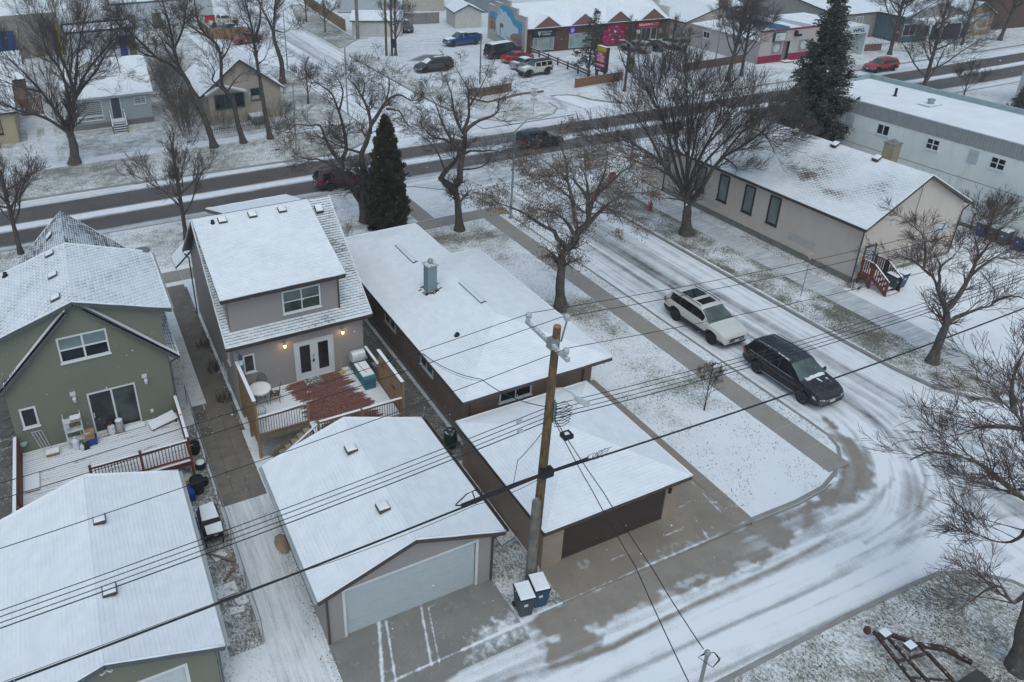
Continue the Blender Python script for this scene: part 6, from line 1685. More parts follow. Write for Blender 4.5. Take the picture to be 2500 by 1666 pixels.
 arc=[(D-6.3+3.1*math.cos(a),4.2+1.45*math.sin(a))for a in np.linspace(.08,math.pi-.08,18)]
 paint('mural_sky',[(.4,.55),(D-.6,.95),(D-.6,4.15)]+arc+[(.4,4.15)],mat('mural_blue',(.075,.30,.46),.7,var=.12),.004)
 cl=mat('mural_cloud',(.52,.62,.67),.8,var=.12)
 paint('mural_cloud',[(3.3,.8),(9.2,1.2),(9.5,3.0),(8.9,3.9),(8.1,4.6),(7.5,5.1),(7.0,4.6),(6.2,4.9),(5.6,4.5),(4.3,4.1),(3.3,3.4),(1.8,3.2),(1.6,2.6)],cl,.007)
 paint('mural_cloud',[(9.4,4.1),(8.3,5.25),(7.9,4.9),(7.2,4.2)],mat('mural_cloud2',(.36,.50,.58),.8,var=.15),.009)
 bl=mat('mural_brown',(.30,.195,.15),.85,var=.3,vscale=2.2);bl2=mat('mural_dark',(.20,.13,.105),.85,var=.35,vscale=3);st_=mat('mural_street',(.46,.42,.36),.85,var=.2)
 paint('mural_building',[(8.6,1.2),(D-.62,.95),(D-.62,3.55),(10.4,3.5),(9.6,3.2),(9.4,2.2)],bl,.012)
 paint('mural_building',[(.42,.6),(4.4,.95),(4.2,1.7),(3.5,2.2),(2.6,2.35),(1.4,2.5),(.42,2.3)],bl,.012)
 paint('mural_street',[(.42,.57),(4.6,.9),(6.2,1.5),(4.9,1.5)],st_,.014);paint('mural_street',[(8.6,1.0),(D-.62,.96),(D-.62,1.5),(9,1.9)],st_,.014)
 for(v,z,w_,h_)in((7.6,1.3,.25,1.3),(6.7,2.4,1.2,.6),(10.6,1.6,.5,1.2),(9.7,1.4,.35,.9),(2.3,1.2,.6,.5),(3.3,1.5,.4,.5)):paint('mural_detail',[(v,z),(v+w_,z),(v+w_,z+h_),(v,z+h_)],bl2,.016)
 paint('mural_lettering',[(.6,1.05),(1.9,1.15),(1.9,1.95),(.6,1.9)],mat('mural_purple',(.26,.10,.30),.8,var=.4,vscale=5),.016)
shop_row()
# ---- shops to the right
g_=simple_house('building','tan gabled building between brick shops and pink shop',(83.4,87.2,0),R(-4),12,16,3.4,5.2,ST_hall,R_white,'v',.4,'building',9)
b=MB();b.box(9.0,3,4,10.2,4.2,6.2);b.build('chimney',mat('chim_tan',(.3,.27,.23),.9),g_)
def pink_shop():
 pkw=mat('wall_pinkish',(.45,.40,.395),.9,var=.06);mg=mat('base_magenta',(.26,.012,.06),.7)
 g=rthing('shop','pale pink shop with magenta base and round window emblems','shop',(83.2,73.3,0),R(-3.2))
 Wd,D=10.5,13.2
 b=MB();b.lap((0,0,0),X1,Z1,-Y1,[(0,0),(Wd,0),(Wd,4.1),(0,4.1)],9,0,[(3.9,5.0,0,2.6)]);b.build('front_wall',pkw,g)
 b=MB();b.lap((0,D,0),-Y1,Z1,-X1,[(0,0),(D,0),(D,2.9),(0,3.1)],9,0);b.build('side_wall',pkw,g)
 b=MB();b.lap((Wd,0,0),Y1,Z1,X1,[(0,0),(D,0),(D,3.1),(0,2.9)],9,0);b.build('side_wall',pkw,g)
 b=MB();b.slab([(-.1,.2,2.95),(Wd,.2,3.3),(Wd,D,3.7),(-.1,D,3.15)],.1,(0,0,-1));b.build('roof',M_snow,g)
 b=MB();b.box(0,.001,3.0,Wd,.22,4.08);b.build('parapet',pkw,g)
 b=MB();b.box(-.05,-.06,4.02,Wd,.25,4.2);b.build('coping',mat('coping_crimson',(.24,.02,.05),.6,snow=.3),g)
 b=MB();b.box(5.9,1.5,3.4,6.1,D,4.1);b.build('blue_panel',mat('panel_blue',(.05,.19,.33),.6,var=.15),g)
 for a,c in((0,3.88),(5.02,Wd)):b=MB();b.box(a,-.05,0,c,-.002,.95);b.build('base_course',mg,g)
 for u in(2.0,6.6):
  w=window(g,(0,0,0),X1,-Y1,u,u+1.6,1.1,2.6,1,1,.05,mf=mat('shutter_grey',(.25,.28,.28),.6),mg=mat('shutter_grey',None),sill=False)
  b=MB();b.lathe((u+.8,-.02,1.85),[(.52,0),(.52,-.05),(.44,-.05),(.44,-.03),(.32,-.03),(.32,-.05),(.02,-.05)],20,'y');b.build('round_emblem',mat('emblem_grey',(.5,.52,.5),.5),w)
 b=MB();b.frame_box((0,0,0),X1,Z1,-Y1,3.9,5.0,.1,2.6,-.5,-.4);b.build('shop_door',mat('door_pinkgrey',(.26,.2,.2),.6),g)
 b=MB();b.box(1.9,-.35,2.75,3.8,-.02,3.9);s=b.build('sign',mat('sign_frame',(.04,.05,.05),.5),g)
 b=MB();b.box(2.0,-.36,2.83,3.7,-.351,3.82);b.build('sign_face',mat('face_pale',(.55,.6,.6),.5),s)
 text_mesh('lettering','3C',.6,mat('ink_teal',(.02,.08,.10),.5),s,(2.1,-.365,3.2),X1,Z1,.003);text_mesh('lettering','RESTO',.25,mat('ink_teal',None),s,(2.1,-.365,2.9),X1,Z1,.003)
 b=MB();b.box(5.4,-.5,3.2,5.6,-.02,3.9);b.box(5.6,-.6,3.2,6.2,-.4,3.5);b.build('lamp_bracket',M_black,g)
 window(g,(0,D,0),-Y1,-X1,2.6,3.9,1.6,2.5,2,1,.07);window(g,(0,D,0),-Y1,-X1,9.4,10.0,2.1,2.5,1,1,.07,mf=M_dkframe)
 b=MB();b.box(3.7,-1.1,0,5.2,-.06,.15);b.build('door_step',mat('step_snow',None),g)
pink_shop()
def wpg():
 g=rthing('shop','pale shop with slanted side wall and blue WPG lettering','shop',(93.7,72.5,0),R(-4))
 m=mat('wall_wpg',(.43,.45,.44),.9,dirt=((.33,.34,.33),.4))
 b=MB();b.slab([(0,0,0),(6.3,0,0),(6.3,0,2.9),(0,0,2.9)],10,(0,1,0));b.build('wall',m,g)
 b=MB();b.box(-.2,-1.2,2.9,6.35,10,3.9);f=b.build('fascia',mat('fascia_white',(.55,.58,.6),.6),g)
 b=MB();b.quad((-.2,-1.15,3.92),(6.3,-1.15,3.92),(6.3,10,3.92),(-.2,10,3.92));b.build('roof',M_snow,g)
 b=MB();b.box(6.1,-1.2,0,6.35,0,2.9);b.build('wing_wall',mat('fascia_white',None),g)
 b=MB();b.frame_box((0,0,0),X1,Z1,-Y1,.6,2.4,.1,2.5,0,.05);b.build('shop_door',mat('door_navy',(.02,.05,.10),.3),g)
 text_mesh('lettering','THE',.6,mat('ink_blue',(.01,.045,.16),.5),f,(1.6,-1.21,3.15),X1,Z1,.01,bold=.015);text_mesh('lettering','WPG.',.7,mat('ink_blue',None),f,(3.5,-1.21,3.12),X1,Z1,.01,fit=2.2,bold=.02)
wpg()
g_=simple_house('building','grey block-walled shop with long snowy roof at the top right',(104.8,79.5,0),R(-4),14,20,3.6,5.2,mat('block_wall',(.29,.285,.265),.95,var=.1),R_white,'u',.2,'building',9)
window(g_,(0,0,0),X1,-Y1,3.6,5.0,1.9,3.1,2,1,.1)
def jcsp():
 g=rthing('shop','blue-fronted shop with white canopy posts and hanging signboard','shop',(111.6,74.0,0),R(-9))
 b=MB();b.box(0,0,0,11,10,3.3);b.build('wall',mat('wall_teal',(.10,.15,.17),.7,var=.15),g)
 make_roof(g,[[(-.3,10,3.6),(-.3,-.2,3.6),(5.5,-.2,5.4),(5.5,10,5.4)],[(11.3,-.2,3.6),(11.3,10,3.6),(5.5,10,5.4),(5.5,-.2,5.4)]],R_white,[((-.3,-.2,3.6),(5.5,-.2,5.4)),((11.3,-.2,3.6),(5.5,-.2,5.4))],M_gut)
 b=MB();b.add([(0,0,3.3),(11,0,3.3),(5.5,0,5.2)],[(0,1,2)]);b.build('gable',mat('gable_grey',(.3,.3,.29),.8),g)
 b=MB();b.box(1.2,-2.2,2.6,10,-.01,3.25);b.build('canopy',mat('canopy_white',(.5,.54,.55),.7,snow=.6),g)
 for u in(2.6,4.7,8.2):b=MB();b.box(u,-2.1,0,u+.18,-1.9,2.6);b.build('post',M_white,g)
 b=MB();b.box(3.1,-2.35,2.2,5.6,-2.22,2.95);s=b.build('sign',mat('sign_dark',(.05,.04,.04),.5),g);text_mesh('lettering','JCSP',.55,M_white,s,(3.4,-2.355,2.37),X1,Z1,.004,fit=1.8,bold=.02)
 window(g,(0,0,0),X1,-Y1,.1,2.4,.8,2.5,2,1,.1,sill=False);window(g,(0,0,0),X1,-Y1,3.4,5.2,.4,2.4,1,1,.1,sill=False)
 b=MB();b.box(6.0,-.6,0,10.9,-.01,2.59);b.build('blue_front',mat('front_blue',(.012,.035,.11),.5),g)
jcsp()
g_=simple_house('shop','peach-coloured small gabled shop with white-framed windows',(121.8,72.3,0),R(-6),6.2,9,3.2,4.9,mat('wall_peach',(.38,.26,.16),.8),R_white,'v',.3,'shop',9)
window(g_,(0,0,0),X1,-Y1,.5,2.0,.8,2.3,1,1,.1);window(g_,(0,0,0),X1,-Y1,2.9,5.3,.9,2.5,2,1,.12)
b=MB();b.box(1.6,-.1,2.55,5.2,-.01,3.15);s_=b.build('sign',mat('sign_pale',(.5,.5,.48),.5),g_);text_mesh('lettering','BARBER',.4,mat('ink_blue',None),s_,(2.0,-.105,2.68),X1,Z1,.004,fit=2.6)
block('building','mustard yellow building in the far top right corner','building',128,86,150,98,6.5,mat('wall_mustard',(.46,.33,.075),.8),rot=R(-8))
block('building','dark brick building with white lower band at the top right edge','building',131,74,152,82,5.0,mat('brick_dark',(.11,.065,.05),.9),rot=R(-8))
def eastern():
 g=rthing('shop','white shop front with red raking frame at the right edge','shop',(92.2,46.5,0),R(-3))
 b=MB();b.box(1.0,0,0,9,1.2,4.6);b.build('wall',mat('wall_east',(.5,.53,.54),.8),g)
 rm=mat('frame_crimson',(.33,.018,.03),.5)
 b=MB();b.beam((-.3,-.2,0),(.9,-.2,6.2),.4,.5,up=(0,1,0));b.build('raking_post',rm,g)
 b=MB();b.box(.9,-.45,5.9,9,.1,6.3);b.build('top_beam',rm,g);b=MB();b.box(.4,-.5,4.1,9,.05,4.35);b.build('canopy_edge',rm,g);b=MB();b.box(.3,-.9,4.36,9,0,4.44);b.build('canopy_snow',M_snow,g)
 b=MB();b.box(1.1,-.05,3.1,9,-.003,3.9);s=b.build('sign',mat('face_white',(.62,.64,.65),.5),g);text_mesh('lettering','EASTERN',.62,rm,s,(1.3,-.055,3.28),X1,Z1,.004,bold=.02)
 window(g,(0,0,0),X1,-Y1,1.2,4.0,.2,2.9,2,1,.12)
eastern()
g_=simple_house('storage_shed','grey shed roof behind the pink shop with brown walls',(94,96,0),0,9,7,3,4.6,mat('shed_brown',(.22,.17,.14),.9),R_white,'u',.3,'shed',9)
# === VEHICLES
def car_paint(name,col,rough=.25,metal=.0,dirt=.25):
 if name in MATS:return MATS[name]
 t=NT(name)
 sp=t.n('SeparateXYZ');t.l(t.n('TexCoord').outputs['Object'],sp.inputs[0])
 low=t.ramp(sp.outputs[2],.35,.85,dirt,0.)
 n=t.noise(t.pos(obj=True),6,4)
 c=t.mix(t.math('MULTIPLY',low,t.ramp(n,.25,.6)),col,(.24,.225,.21))
 fl=t.noise(t.pos(obj=True),55,2)
 nz=t.n('SeparateXYZ');t.l(t.n('NewGeometry').outputs['Normal'],nz.inputs[0])
 c=t.mix(t.math('MULTIPLY',t.ramp(nz.outputs[2],.5,.9),t.ramp(fl,.62,.7,0,.5)),c,SNOW)
 t.color(c);t.rough(rough);t.b.inputs['Metallic'].default_value=metal
 t.b.inputs['Coat Weight'].default_value=.5;t.b.inputs['Coat Roughness'].default_value=.08
 MATS[name]=t.m
 return t.m
M_tyre=mat('tyre',(.022,.022,.024),.8,var=.3);M_rim=mat('rim_alloy',(.32,.33,.34),.35,.7);M_rimd=mat('rim_dark',(.06,.06,.065),.4,.5)
M_clad=mat('cladding',(.028,.028,.03),.65,var=.3);M_cglass=mat_glass('car_glass',(.014,.018,.019),.05,.4);M_wind=mat_glass('windscreen',(.075,.105,.10),.06,.35)
M_tail=mat('tail_lamp',(.36,.012,.015),.25);M_head=mat('head_lamp',(.42,.44,.46),.15);M_chrome=mat('chrome',(.6,.62,.64),.18,.9);M_plate=mat('plate',(.55,.58,.6),.5)
SPECS={'suv':dict(L=4.8,W=1.95,wb=2.80,fo=.92,r=.36,sill=.30,top=[(0,.62),(.004,.98),(.02,1.12),(.075,1.60),(.11,1.68),(.3,1.73),(.5,1.72),(.585,1.66),(.745,1.13),(.77,1.09),(.90,1.00),(.965,.88),(.992,.72),(1,.60)],belt=[(0,.58),(.02,1.06),(.1,1.10),(.5,1.04),(.74,1.03),(.9,.93),(.965,.80),(1,.52)],ws=(.59,.745),rw=(.02,.075),side=[(.10,.25),(.27,.455),(.475,.655)],clad=True,rails=True),'sedan':dict(L=4.6,W=1.8,wb=2.68,fo=.92,r=.32,sill=.22,top=[(0,.5),(.006,.88),(.02,.98),(.13,1.03),(.17,1.05),(.30,1.38),(.42,1.44),(.55,1.42),(.60,1.38),(.76,.98),(.79,.95),(.92,.85),(.98,.7),(1,.52)],belt=[(0,.46),(.02,.90),(.15,.97),(.5,.93),(.76,.91),(.92,.78),(1,.46)],ws=(.60,.76),rw=(.17,.30),side=[(.235,.42),(.435,.655)],clad=False,rails=False),'minivan':dict(L=5.1,W=1.98,wb=3.05,fo=.95,r=.34,sill=.25,top=[(0,.6),(.004,1.0),(.02,1.15),(.05,1.62),(.09,1.72),(.3,1.77),(.5,1.76),(.60,1.68),(.80,1.10),(.82,1.06),(.93,.94),(.98,.78),(1,.55)],belt=[(0,.55),(.02,1.06),(.1,1.08),(.5,1.03),(.80,1.0),(.93,.86),(1,.5)],ws=(.61,.80),rw=(.02,.05),side=[(.075,.28),(.295,.48),(.495,.70)],clad=True,rails=True),'van':dict(L=5.7,W=2.05,wb=3.45,fo=.85,r=.37,sill=.30,top=[(0,.65),(.004,1.1),(.015,1.3),(.03,1.95),(.06,2.05),(.4,2.08),(.66,2.06),(.70,1.98),(.82,1.33),(.84,1.28),(.95,1.12),(.985,.95),(1,.6)],belt=[(0,.6),(.015,1.2),(.1,1.22),(.5,1.2),(.82,1.2),(.95,1.03),(1,.55)],ws=(.70,.82),rw=(.015,.03),side=[(.05,.24),(.26,.45),(.47,.58),(.60,.74)],clad=False,rails=False),'pickup':dict(L=5.8,W=2.0,wb=3.75,fo=.95,r=.40,sill=.42,top=[(0,.7),(.004,1.18),(.02,1.22),(.385,1.25),(.39,1.30),(.405,1.80),(.44,1.88),(.60,1.88),(.645,1.80),(.735,1.28),(.75,1.24),(.93,1.15),(.985,1.0),(1,.7)],belt=[(0,.66),(.02,1.16),(.39,1.20),(.735,1.18),(.93,1.08),(1,.62)],ws=(.645,.735),rw=(.39,.405),side=[(.425,.535),(.55,.675)],clad=False,rails=False),'jeep':dict(L=4.5,W=1.75,wb=2.95,fo=.62,r=.43,sill=.50,top=[(0,.75),(.004,1.1),(.012,1.25),(.02,1.80),(.04,1.85),(.3,1.88),(.60,1.86),(.625,1.82),(.675,1.28),(.69,1.22),(.93,1.14),(.985,1.05),(1,.75)],belt=[(0,.7),(.012,1.15),(.5,1.16),(.675,1.15),(.93,1.08),(1,.7)],ws=(.625,.675),rw=(.012,.02),side=[(.05,.22),(.25,.42),(.45,.61)],clad=False,rails=False),}
def interp(pl,t):
 xs,ys=zip(*pl);return float(np.interp(t,xs,ys))
WHEELS={}
def wheel_meshes(r,rim_m):
 k=(round(r,2),rim_m.name)
 if k not in WHEELS:
  w=.22
  b=MB();b.lathe((0,0,0),[(r*.66,-w*.42),(r*.9,-w/2),(r,-w*.32),(r,w*.32),(r*.9,w/2),(r*.66,w*.42)],26,'y');ty=mesh_of(b,'tyre',M_tyre)
  b=MB();b.lathe((0,0,0),[(r*.68,-w*.38),(r*.68,w*.30),(r*.60,w*.40),(r*.57,w*.18),(r*.12,w*.18)],24,'y')
  b.lathe((0,0,0),[(r*.14,w*.19),(r*.13,w*.36),(.01,w*.38)],10,'y')
  for i in range(7):
   a=2*math.pi*i/7;c,s=math.cos(a),math.sin(a)
   b.beam((r*.1*c,w*.32,r*.1*s),(r*.6*c,w*.36,r*.6*s),r*.13,.03,up=(0,1,0))
  WHEELS[k]=(ty,mesh_of(b,'rim',[rim_m]))
 return WHEELS[k]
def car(kind,name,label,loc,heading,paint,rim=None,snow=(),cat='car',group=None,sunroof=False,chrome=False,low=None,dark_top=None,scale=1.0):
 sp=SPECS[kind];L,W,r=sp['L'],sp['W'],sp['r']
 g=rthing(name,label,cat,loc,heading,group);g.scale=(scale,)*3
 xf=L/2-sp['fo'];xr=xf-sp['wb']
 keys=sorted(set([p[0]for p in sp['top']]+[p[0]for p in sp['belt']]+[a for s in sp['side']for a in s]+list(sp['ws'])+list(sp['rw'])+list(np.linspace(0,1,34))+[((x+dx)/L+.5)for x in(xf,xr)for dx in np.linspace(-(r+.07),r+.07,13)]))
 ts=[keys[0]]
 for k in keys[1:]:
  if k-ts[-1]>.0025 and k<=1:ts.append(k)
 if ts[-1]<1:ts[-1]=1.0
 NS=11
 rows=[]
 for t in ts:
  x=(t-.5)*L;s=abs(2*t-1)
  w=W/2*(1-.13*s**7-.02*s**2)
  zt=interp(sp['top'],t);zb=min(interp(sp['belt'],t),zt-.015)
  zl=sp['sill']+.10*max(0,s-.9)/.1
  for xw in(xf,xr):
   d=abs(x-xw);Ra=r+.07
   if d<Ra:zl=max(zl,r+math.sqrt(Ra*Ra-d*d))
  zl=min(zl,zb-.05)
  c=min(1,max(0,(zt-zb-.04)/.45))
  wr=w*(.955-.19*c)
  p=[(0,zl),(.8*w,zl),(.965*w,zl+.02),(w,zl+.42*(zb-zl)),(.985*w,zl+.8*(zb-zl)),(.955*w,zb)]
  e=(wr,zt-.05*(.4+c)*min(1,(zt-zb)/.06))
  lerp=lambda k:(p[5][0]+(e[0]-p[5][0])*k,p[5][1]+(e[1]-p[5][1])*k)
  p+=[lerp(.10),lerp(.86),e,(wr*.82,zt-.012),(0,zt)]
  rows.append((x,p))
 V_,n=[],len(ts)
 for x,p in rows:
  for y,z in p:V_.append((x,y,z))
  for y,z in p:V_.append((x,-y,z))
 st=2*NS
 groups={}
 def put(key,f):groups.setdefault(key,[]).append(f)
 for i in range(n-1):
  tm=(ts[i]+ts[i+1])/2
  for j in range(NS-1):
   for sd in(0,1):
    a=i*st+sd*NS+j;q=(a,a+1,a+st+1,a+st)
    if sd==0:q=q[::-1]
    key=('body',0)
    if j==6:
     for k,(s0,s1)in enumerate(sp['side']):
      if s0<tm<s1:key=('side_window',k,sd)
     if key[0]=='body'and sp['side'][0][0]<tm<sp['side'][-1][1]and kind!='jeep':key=('body',1)
    if j>=8 and sp['ws'][0]<tm<sp['ws'][1]:key=('windshield',)
    elif j>=8 and sp['rw'][0]<tm<sp['rw'][1]:key=('rear_window',)
    elif j<=2 and sp['clad']:key=('body',1)
    elif j<=1:key=('body',1)
    elif dark_top and j>=8 and rows[i][1][10][1]>dark_top:key=('body',1)
    put(key,q)
 for i in(0,n-1):
  for sd in(0,1):
   f=tuple(i*st+sd*NS+j for j in range(NS));put(('body',0),f if(i==0)==(sd==0)else f[::-1])
 body=[k for k in groups if k[0]=='body']
 def build(nm,keys_,mats,parent=g):
  used=sorted(set(v for k in keys_ for f in groups[k]for v in f));mp={v:i for i,v in enumerate(used)}
  b=MB()
  b.v=[V_[v]for v in used]
  for k in keys_:
   for f in groups[k]:b.f.append(tuple(mp[v]for v in f));b.mi.append(k[1]if k[0]=='body'else 0)
  return b.build(nm,mats,parent,smooth=True,local=True)
 bo=build('body',body,[paint,low or M_clad])
 me=bo.data;bm=bmesh.new();bm.from_mesh(me);bmesh.ops.remove_doubles(bm,verts=bm.verts,dist=.0005);bmesh.ops.recalc_face_normals(bm,faces=bm.faces)
 for e_ in bm.edges:
  if len(e_.link_faces)==2 and e_.calc_face_angle(0)>R(38):e_.smooth=False
 bm.to_mesh(me);bm.free()
 for k in groups:
  if k[0]!='body':build(k[0],[k],M_wind if k[0]=='windshield'else M_cglass)
 b=MB();b.box(-L/2+.25,-W/2+.28,sp['sill']-.04,L/2-.25,W/2-.28,sp['sill']+.3);b.build('underbody',M_black,g,local=True)
 ty,ri=wheel_meshes(r,rim or M_rim)
 for x in(xf,xr):
  for s in(1,-1):
   wl=inst(ty,'wheel',g,(x,s*(W/2-.13),r),(0,0,0 if s>0 else math.pi));inst(ri,'rim',wl,(0,0,0))
 for s in(1,-1):
  hz=interp(sp['belt'],.95)
  b=MB();w=W/2
  x0=L/2
  b.add([(x0-.42,s*w*.965,hz-.02),(x0-.05,s*w*.80,hz-.10),(x0+.004,s*w*.52,hz-.12),(x0+.006,s*w*.52,hz-.22),(x0-.04,s*w*.82,hz-.23),(x0-.36,s*w*.985,hz-.13)],[(0,1,4,5),(1,2,3,4)]if s<0 else[(5,4,1,0),(4,3,2,1)])
  b.build('headlight',M_head,g,local=True)
  tz=interp(sp['belt'],.06)
  b=MB();xb=-L/2
  b.add([(xb-.012,s*w*.60,tz-.05),(xb-.012,s*w*.87,tz-.04),(xb+.26,s*w*.985,tz-.06),(xb+.24,s*w*.99,tz-.22),(xb-.01,s*w*.88,tz-.26),(xb-.014,s*w*.62,tz-.20)],[(0,1,4,5),(1,2,3,4)]if s>0 else[(5,4,1,0),(4,3,2,1)])
  b.build('tail_light',M_tail,g,local=True)
  tm=sp['ws'][1]-.045;xm=(tm-.5)*L;zm=interp(sp['belt'],tm)+.08
  b=MB();b.add([(xm-.05,s*(w*.93),zm-.04),(xm-.1,s*(w+.17),zm-.05),(xm+.05,s*(w+.15),zm-.05),(xm+.05,s*(w*.93),zm-.03),(xm-.05,s*w*.93,zm+.06),(xm-.1,s*(w+.18),zm+.1),(xm+.02,s*(w+.15),zm+.08),(xm+.03,s*w*.93,zm+.05)],[(3,2,1,0),(4,5,6,7),(0,1,5,4),(1,2,6,5),(2,3,7,6),(3,0,4,7)])
  b.build('mirror',paint,g,local=True)
  if sp['rails']:
   b=MB();b.tube([((t-.5)*L,s*W/2*.70,interp(sp['top'],t)+.035)for t in(.13,.2,.4,.55)],.02,6);b.build('roof_rail',M_clad if not chrome else M_chrome,g,local=True)
 b=MB();x0=L/2;hz=interp(sp['belt'],.97)
 b.box(x0-.03,-W*.26,hz-.26,x0+.012,W*.26,hz-.06);gr=b.build('grille',M_black,g,local=True)
 b=MB()
 for k in range(2):b.box(x0+.005,-W*.25,hz-.13-k*.07,x0+.02,W*.25,hz-.11-k*.07)
 b.build('grille_bar',M_chrome,gr,local=True)
 b=MB();b.box(x0-.05,-W*.36,sp['sill']+.02,x0+.004,W*.36,sp['sill']+.14);b.build('lower_grille',M_black,g,local=True)
 for xx,nm in((x0+.012,'plate'),(-x0-.02,'plate')):
  b=MB();b.box(xx,-.16,sp['sill']+.16,xx+.01,.16,sp['sill']+.30);b.build(nm,M_plate,g,local=True)
 if kind=='suv'and chrome:
  for s in(1,-1):
   b=MB();b.tube([((t-.5)*L,s*(W/2*.965+.0),interp(sp['belt'],t)+.02)for t in(.1,.3,.5,.66)],.012,5);b.build('chrome_strip',M_chrome,g,local=True)
   b=MB();b.tube([((t-.5)*L,s*(W/2*1.0),.40)for t in(.28,.72)],.015,5);b.build('chrome_strip',M_chrome,g,local=True)
 if sunroof:
  for t0,t1,k in((.20,.37,.56),(.43,.53,.5)):
   b=MB();pts=[]
   for t,s in((t0,-1),(t1,-1),(t1,1),(t0,1)):pts.append(((t-.5)*L,s*W/2*k,interp(sp['top'],t)+.03))
   b.slab(pts,.06);b.build('sunroof',M_cglass,g,local=True)
 for(t0,t1,w0,w1)in snow:
  b=MB();nn=9;mm=7;pts=[]
  for i in range(nn):
   t=t0+(t1-t0)*i/(nn-1)
   for j in range(mm):
    f=w0+(w1-w0)*j/(mm-1);zt=interp(sp['top'],t);c=min(1,max(0,(zt-interp(sp['belt'],t)-.04)/.45));wr=W/2*(.955-.19*c)
    e=(1 if 0<i<nn-1 and 0<j<mm-1 else 0)
    jx=random.uniform(-.012,.012);jy=random.uniform(-.03,.03)
    pts.append(((t+jx-.5)*L,(f+jy)*wr,zt-.02*abs(f)**3+.008+.02*e))
  b.add(pts,[(i*mm+j,(i+1)*mm+j,(i+1)*mm+j+1,i*mm+j+1)for i in range(nn-1)for j in range(mm-1)])
  b.build('snow_patch',M_snowcap,g,smooth=True,local=True)
 return g
SG='cars in the street and car parks'
P_white=car_paint('paint_white',(.60,.60,.57),dirt=.35);P_black=car_paint('paint_black',(.014,.016,.018),.15,dirt=.3);P_crim=car_paint('paint_maroon',(.075,.012,.022),.2,.2,.3)
P_grey=car_paint('paint_grey',(.05,.055,.058),.3,.3);P_blue=car_paint('paint_blue',(.012,.05,.19),.22,.2);P_navy=car_paint('paint_navy',(.018,.022,.032),.25)
P_red=car_paint('paint_red',(.38,.018,.022),.22);P_silver=car_paint('paint_silver',(.34,.36,.38),.3,.5);P_cream=car_paint('paint_cream',(.50,.50,.45),.35);P_orange=car_paint('paint_orange',(.36,.03,.028),.3);P_brown=car_paint('paint_brown',(.04,.03,.026),.3)
ST=-.126
car('suv','parked_car','white SUV with two dark roof windows parked on the side street',(30.70,27.38,ST),R(-90),P_white,M_rimd,sunroof=True,group=SG)
car('suv','parked_car','black SUV with snow streaks on its bonnet parked behind the white SUV',(30.85,21.5,ST),R(-90),P_black,M_rim,snow=[(.735,.765,-.6,.75),(.78,.84,.05,.15),(.80,.86,.55,.62),(.40,.55,-.98,-.86)],chrome=True,group=SG)
car('suv','moving_car','dark maroon SUV driving past the columnar cedar on the main road',(19.75,57.35,-.11),R(-1),P_crim,M_rim,group=SG,scale=.95)
car('suv','moving_car','black SUV on the main road half hidden by the brown-leaved tree',(40.0,58.6,-.11),R(-2),P_black,M_rim,group=SG,scale=.95)
car('suv','moving_car','orange-red SUV at the far kerb of the main road',(94.2,64.0,-.11),R(176),P_orange,M_rimd,group=SG,scale=.92)
car('minivan','parked_car','dark grey minivan standing alone in the snowy lot',(44.45,90.0,-.02),R(180),P_grey,M_rimd,snow=[(.62,.78,-.8,.8),(.12,.5,-.3,.3)],group=SG)
car('suv','parked_car','dark SUV with snowy roof beside the white stucco garage',(52.3,116.6,0),R(-97),P_brown,M_rimd,snow=[(.15,.55,-.85,.85)],group=SG)
pk_=car('pickup','pickup_truck','bright blue pickup with snowy bonnet by the mural wall',(55.4,102.6,-.02),R(180),P_blue,M_rim,snow=[(.76,.97,-.85,.85),(.43,.6,-.8,.8)],group=SG,cat='pickup',low=mat('pickup_silver',(.4,.43,.45),.3,.4))
b=MB();b.box(-2.65,-.8,1.22,-.75,.8,1.262);b.build('cargo_bed',mat('bed_black',(.02,.02,.022),.7),pk_,local=True)
for s in(-1,1):b=MB();b.box(-2.75,s*.93-.05,1.2,-.68,s*.93+.05,1.42);b.build('bed_side',P_blue,pk_,local=True)
b=MB();b.box(-2.84,-.9,1.2,-2.76,.9,1.42);b.build('tailgate',P_blue,pk_,local=True)
car('van','parked_van','black passenger van with white snowy roof beside the mural wall',(56.6,92.9,-.02),R(9),P_navy,M_rim,snow=[(.05,.66,-.9,.9)],group=SG,cat='van')
car('sedan','parked_car','red sedan nosed in beside the black van',(56.75,89.4,-.02),R(6),P_red,M_rim,group=SG)
car('sedan','parked_car','silver sedan with snowy roof between red sedan and off-roader',(55.8,85.7,-.02),R(8),P_silver,M_rim,snow=[(.05,.14,-.8,.8),(.32,.56,-.9,.9)],group=SG)
jp=car('jeep','off_road_car','cream off-road car with black roof and chunky tyres by the log barrier',(54.75,81.95,-.02),R(184),P_cream,M_rimd,snow=[(.71,.93,-.5,.5)],group=SG,dark_top=1.7)
for x in(1.6,-1.35):
 for s in(-1,1):b=MB();b.tube([(x+.62*math.cos(a),s*.92,.45+.55*math.sin(a))for a in np.linspace(.25,2.9,9)],.09,6);b.build('fender_flare',M_clad,jp,local=True)
b=MB();b.lathe((-2.42,0,.95),[(.38,0),(.40,.05),(.38,.2),(.2,.22)],20,'x');b.build('spare_wheel',M_tyre,jp,local=True)
b=MB();b.box(2.15,-.8,.55,2.4,.8,.75);b.build('front_bumper',M_black,jp,local=True)
car('suv','parked_car','silver wagon with snowy roof nosed towards the brick shops',(74.6,86.9,-.02),R(104),P_silver,M_rim,snow=[(.14,.55,-.8,.8)],group=SG,scale=.93)
car('sedan','parked_car','black sedan between silver wagon and white SUV by the shops',(77.4,87.0,-.02),R(100),P_black,M_rimd,snow=[(.4,.55,-.7,.7)],group=SG)
car('suv','parked_car','white SUV with dark rear glass beside the tan building',(80.2,86.4,-.02),R(103),P_white,M_rim,group=SG)
